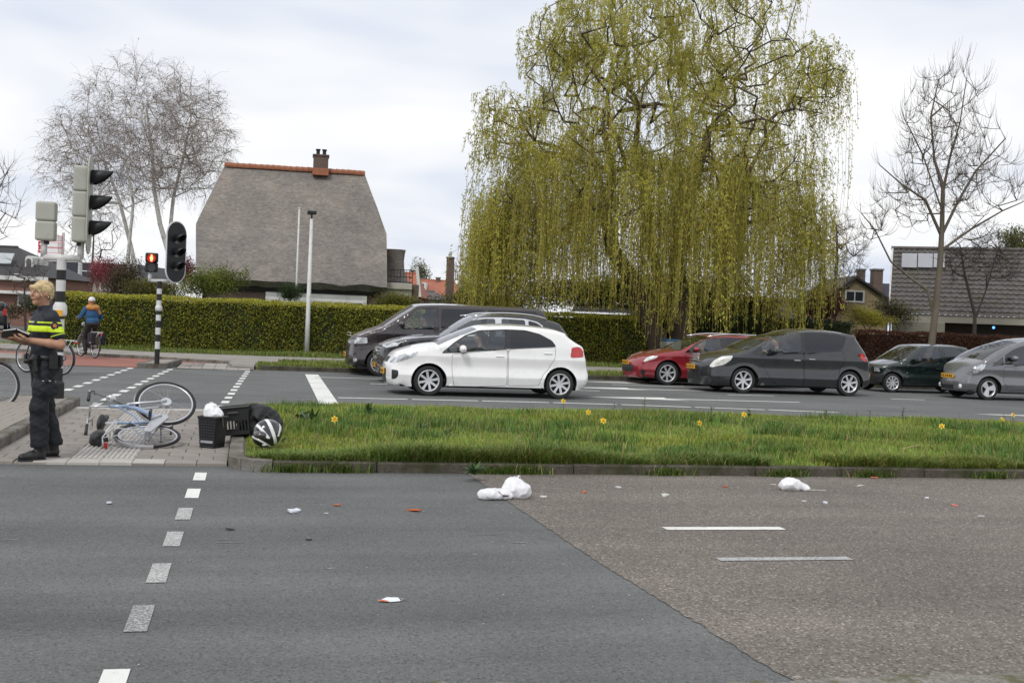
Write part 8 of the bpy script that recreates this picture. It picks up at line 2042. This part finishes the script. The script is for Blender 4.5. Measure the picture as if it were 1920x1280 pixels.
# ---------- daffodils
YEL = mat('petal_yellow', (.82, .66, .06), .5, .08, 20); ORG = mat('corona_orange', (.78, .38, .01), .5, .08, 20); STEM = mat('stem_green', (.06, .13, .025), .6, .15, 10)
def daffodil(px, py, label, nod=55, az=-100):
    # the flower's height over the verge is about 0.2 m
    b = gp(px, py, .31); r_ = empty('daffodil', (b.x, b.y, .085), label=label, cat='flower', group='daffodils on the median'); h = .225
    MB().tube([(0, 0, 0), (.006, 0, h * .6), (0, 0, h)], .004, 5).build('stem', STEM, r_)
    for s_ in (-1, 1, .3): MB().add([(s_ * .01, -.006, 0), (s_ * .01, .006, 0), (s_ * .04, .006, .13), (s_ * .04, -.006, .13), (s_ * .075, 0, .2)], [(0, 1, 2, 3), (3, 2, 4)]).build('leaf', STEM, r_)
    Mf = Matrix.Translation((0, 0, h)) @ Matrix.Rotation(R(az), 4, 'Z') @ Matrix.Rotation(R(nod), 4, 'Y')
    for k in range(6):
        a = 2 * math.pi * k / 6; c, s_ = math.cos(a), math.sin(a); q = lambda rr, t, z: Mf @ Vector((rr * c - t * s_, rr * s_ + t * c, z))
        MB().add([q(.006, 0, .0), q(.026, .0135, .010 + .002 * (k % 2)), q(.048, 0, .004), q(.026, -.0135, .010 + .002 * (k % 2)), q(.026, 0, .004)], [(0, 3, 4), (4, 3, 2), (0, 4, 1), (4, 2, 1)]).build('petal', YEL, r_, smooth=True)
    MB().lathe([(.004, 0), (.011, .005), (.013, .022), (.018, .030), (.015, .029), (.010, .018), (.001, .008)], 12, Mf).build('corona', ORG, r_, smooth=True)
for (px, py, lab) in ((627, 786, 'yellow daffodil beside the leafy weeds on the left of the median'), (1056, 752, 'tall yellow daffodil standing out before the hatchback rear wheel'), (1103, 773, 'yellow daffodil at the back edge right of the tall one'), (1131, 789, 'large yellow daffodil in the middle of the grass'), (1311, 793, 'yellow daffodil halfway towards the minivan'), (1395, 777, 'yellow daffodil in front of the leafy weed clump below the minivan'), (1766, 799, 'yellow daffodil between the dry stalks and the paired flowers'), (1879, 786, 'lower of two yellow daffodils near the electric car'), (1899, 778, 'upper of two yellow daffodils near the electric car')):
    daffodil(px, py, lab, az=random.uniform(-140, -60), nod=random.uniform(50, 75))
# ---------- broad-leaved weeds and tall green stalks on the verge
WEED = mat('weed_leaf', (.05, .10, .025), .55, .2, 12); WEED_L = mat('weed_leaf_light', (.09, .14, .03), .55, .2, 12)
def weed(px, py, label, n, ln, m, tall=0.0, seed=0, z=.09):
    b = gp(px, py, z); r_ = empty('weed', (b.x, b.y, z), label=label, cat='plant', group='weeds on the median'); rr = random.Random(seed)
    for k in range(n):
        a = rr.uniform(0, 6.283); l_ = ln * rr.uniform(.6, 1.2); z0 = tall * rr.random(); el = rr.uniform(.3, 1.1); d = Vector((math.cos(a) * math.cos(el), math.sin(a) * math.cos(el), math.sin(el))); w = Vector((-math.sin(a), math.cos(a), 0)) * l_ * (.14 if not tall else .12)
        o = Vector((0, 0, z0)); p1 = o + d * l_ * .5 + Vector((0, 0, .01)); p2 = o + d * l_; p2.z -= l_ * .25 * (1.2 - el)
        MB().add([o, p1 + w, p2, p1 - w, p1 - Vector((0, 0, .006))], [(0, 4, 1), (1, 4, 2), (0, 3, 4), (4, 3, 2)]).build('leaf', m, r_, smooth=True)
    if tall: MB().tube([(0, 0, 0), (.01, 0, tall)], .004, 4).build('stem', m, r_)
weed(560, 790, 'broad leaved dark green weed beside the helmet', 16, .26, WEED, seed=1); weed(583, 795, 'second broad leaved weed close to the first daffodil', 14, .24, WEED, seed=2); weed(690, 785, 'bushy dark green weed clump before the stop line', 26, .12, WEED, .18, 3)
weed(1207, 780, 'tall thin green stalk reaching over the white arrow', 22, .05, WEED_L, .30, 4); weed(1333, 790, 'leafy green weed left of the daffodil below the minivan', 24, .07, WEED_L, .22, 5); weed(1403, 792, 'leafy dark weed just right of the daffodil below the minivan', 24, .07, WEED, .20, 6); weed(1548, 795, 'bushy weed under the minivan rear wheel', 26, .07, WEED_L, .22, 7)
weed(1630, 795, 'upright green weed below the city car', 24, .06, WEED, .22, 8); weed(1692, 792, 'upright dark green spire weed right of the city car wheel', 26, .06, WEED, .26, 9); weed(1880, 800, 'slim dark stalks beneath the paired daffodils', 10, .06, WEED, .22, 10); weed(1150, 780, 'thin green stalks near the white arrow tip', 14, .05, WEED_L, .20, 11)
weed(790, 805, 'low dark dock plant in the middle grass', 16, .12, WEED, 0, 12); weed(840, 815, 'low dark green tuft beside the dock plant', 16, .11, WEED, 0, 13); weed(890, 890, 'thick dark tuft hanging over the kerb before the bags', 40, .16, WEED, 0, 14, .06)
# pale broken reed lying on the grass
a, b = gp(1692, 838, .19), gp(1733, 832, .21); r_ = empty('dry_reed', (a.x, a.y, .17), label='pale broken reed stalk lying on the grass', cat='stalk')
MB().tube([(0, 0, 0), ((b.x - a.x) * .6, (b.y - a.y) * .6, .03), (b.x - a.x, b.y - a.y, .02)], [.006, .005, .003], 5).build('stalk', mat('reed_pale', (.50, .40, .22), .8, .15), r_)
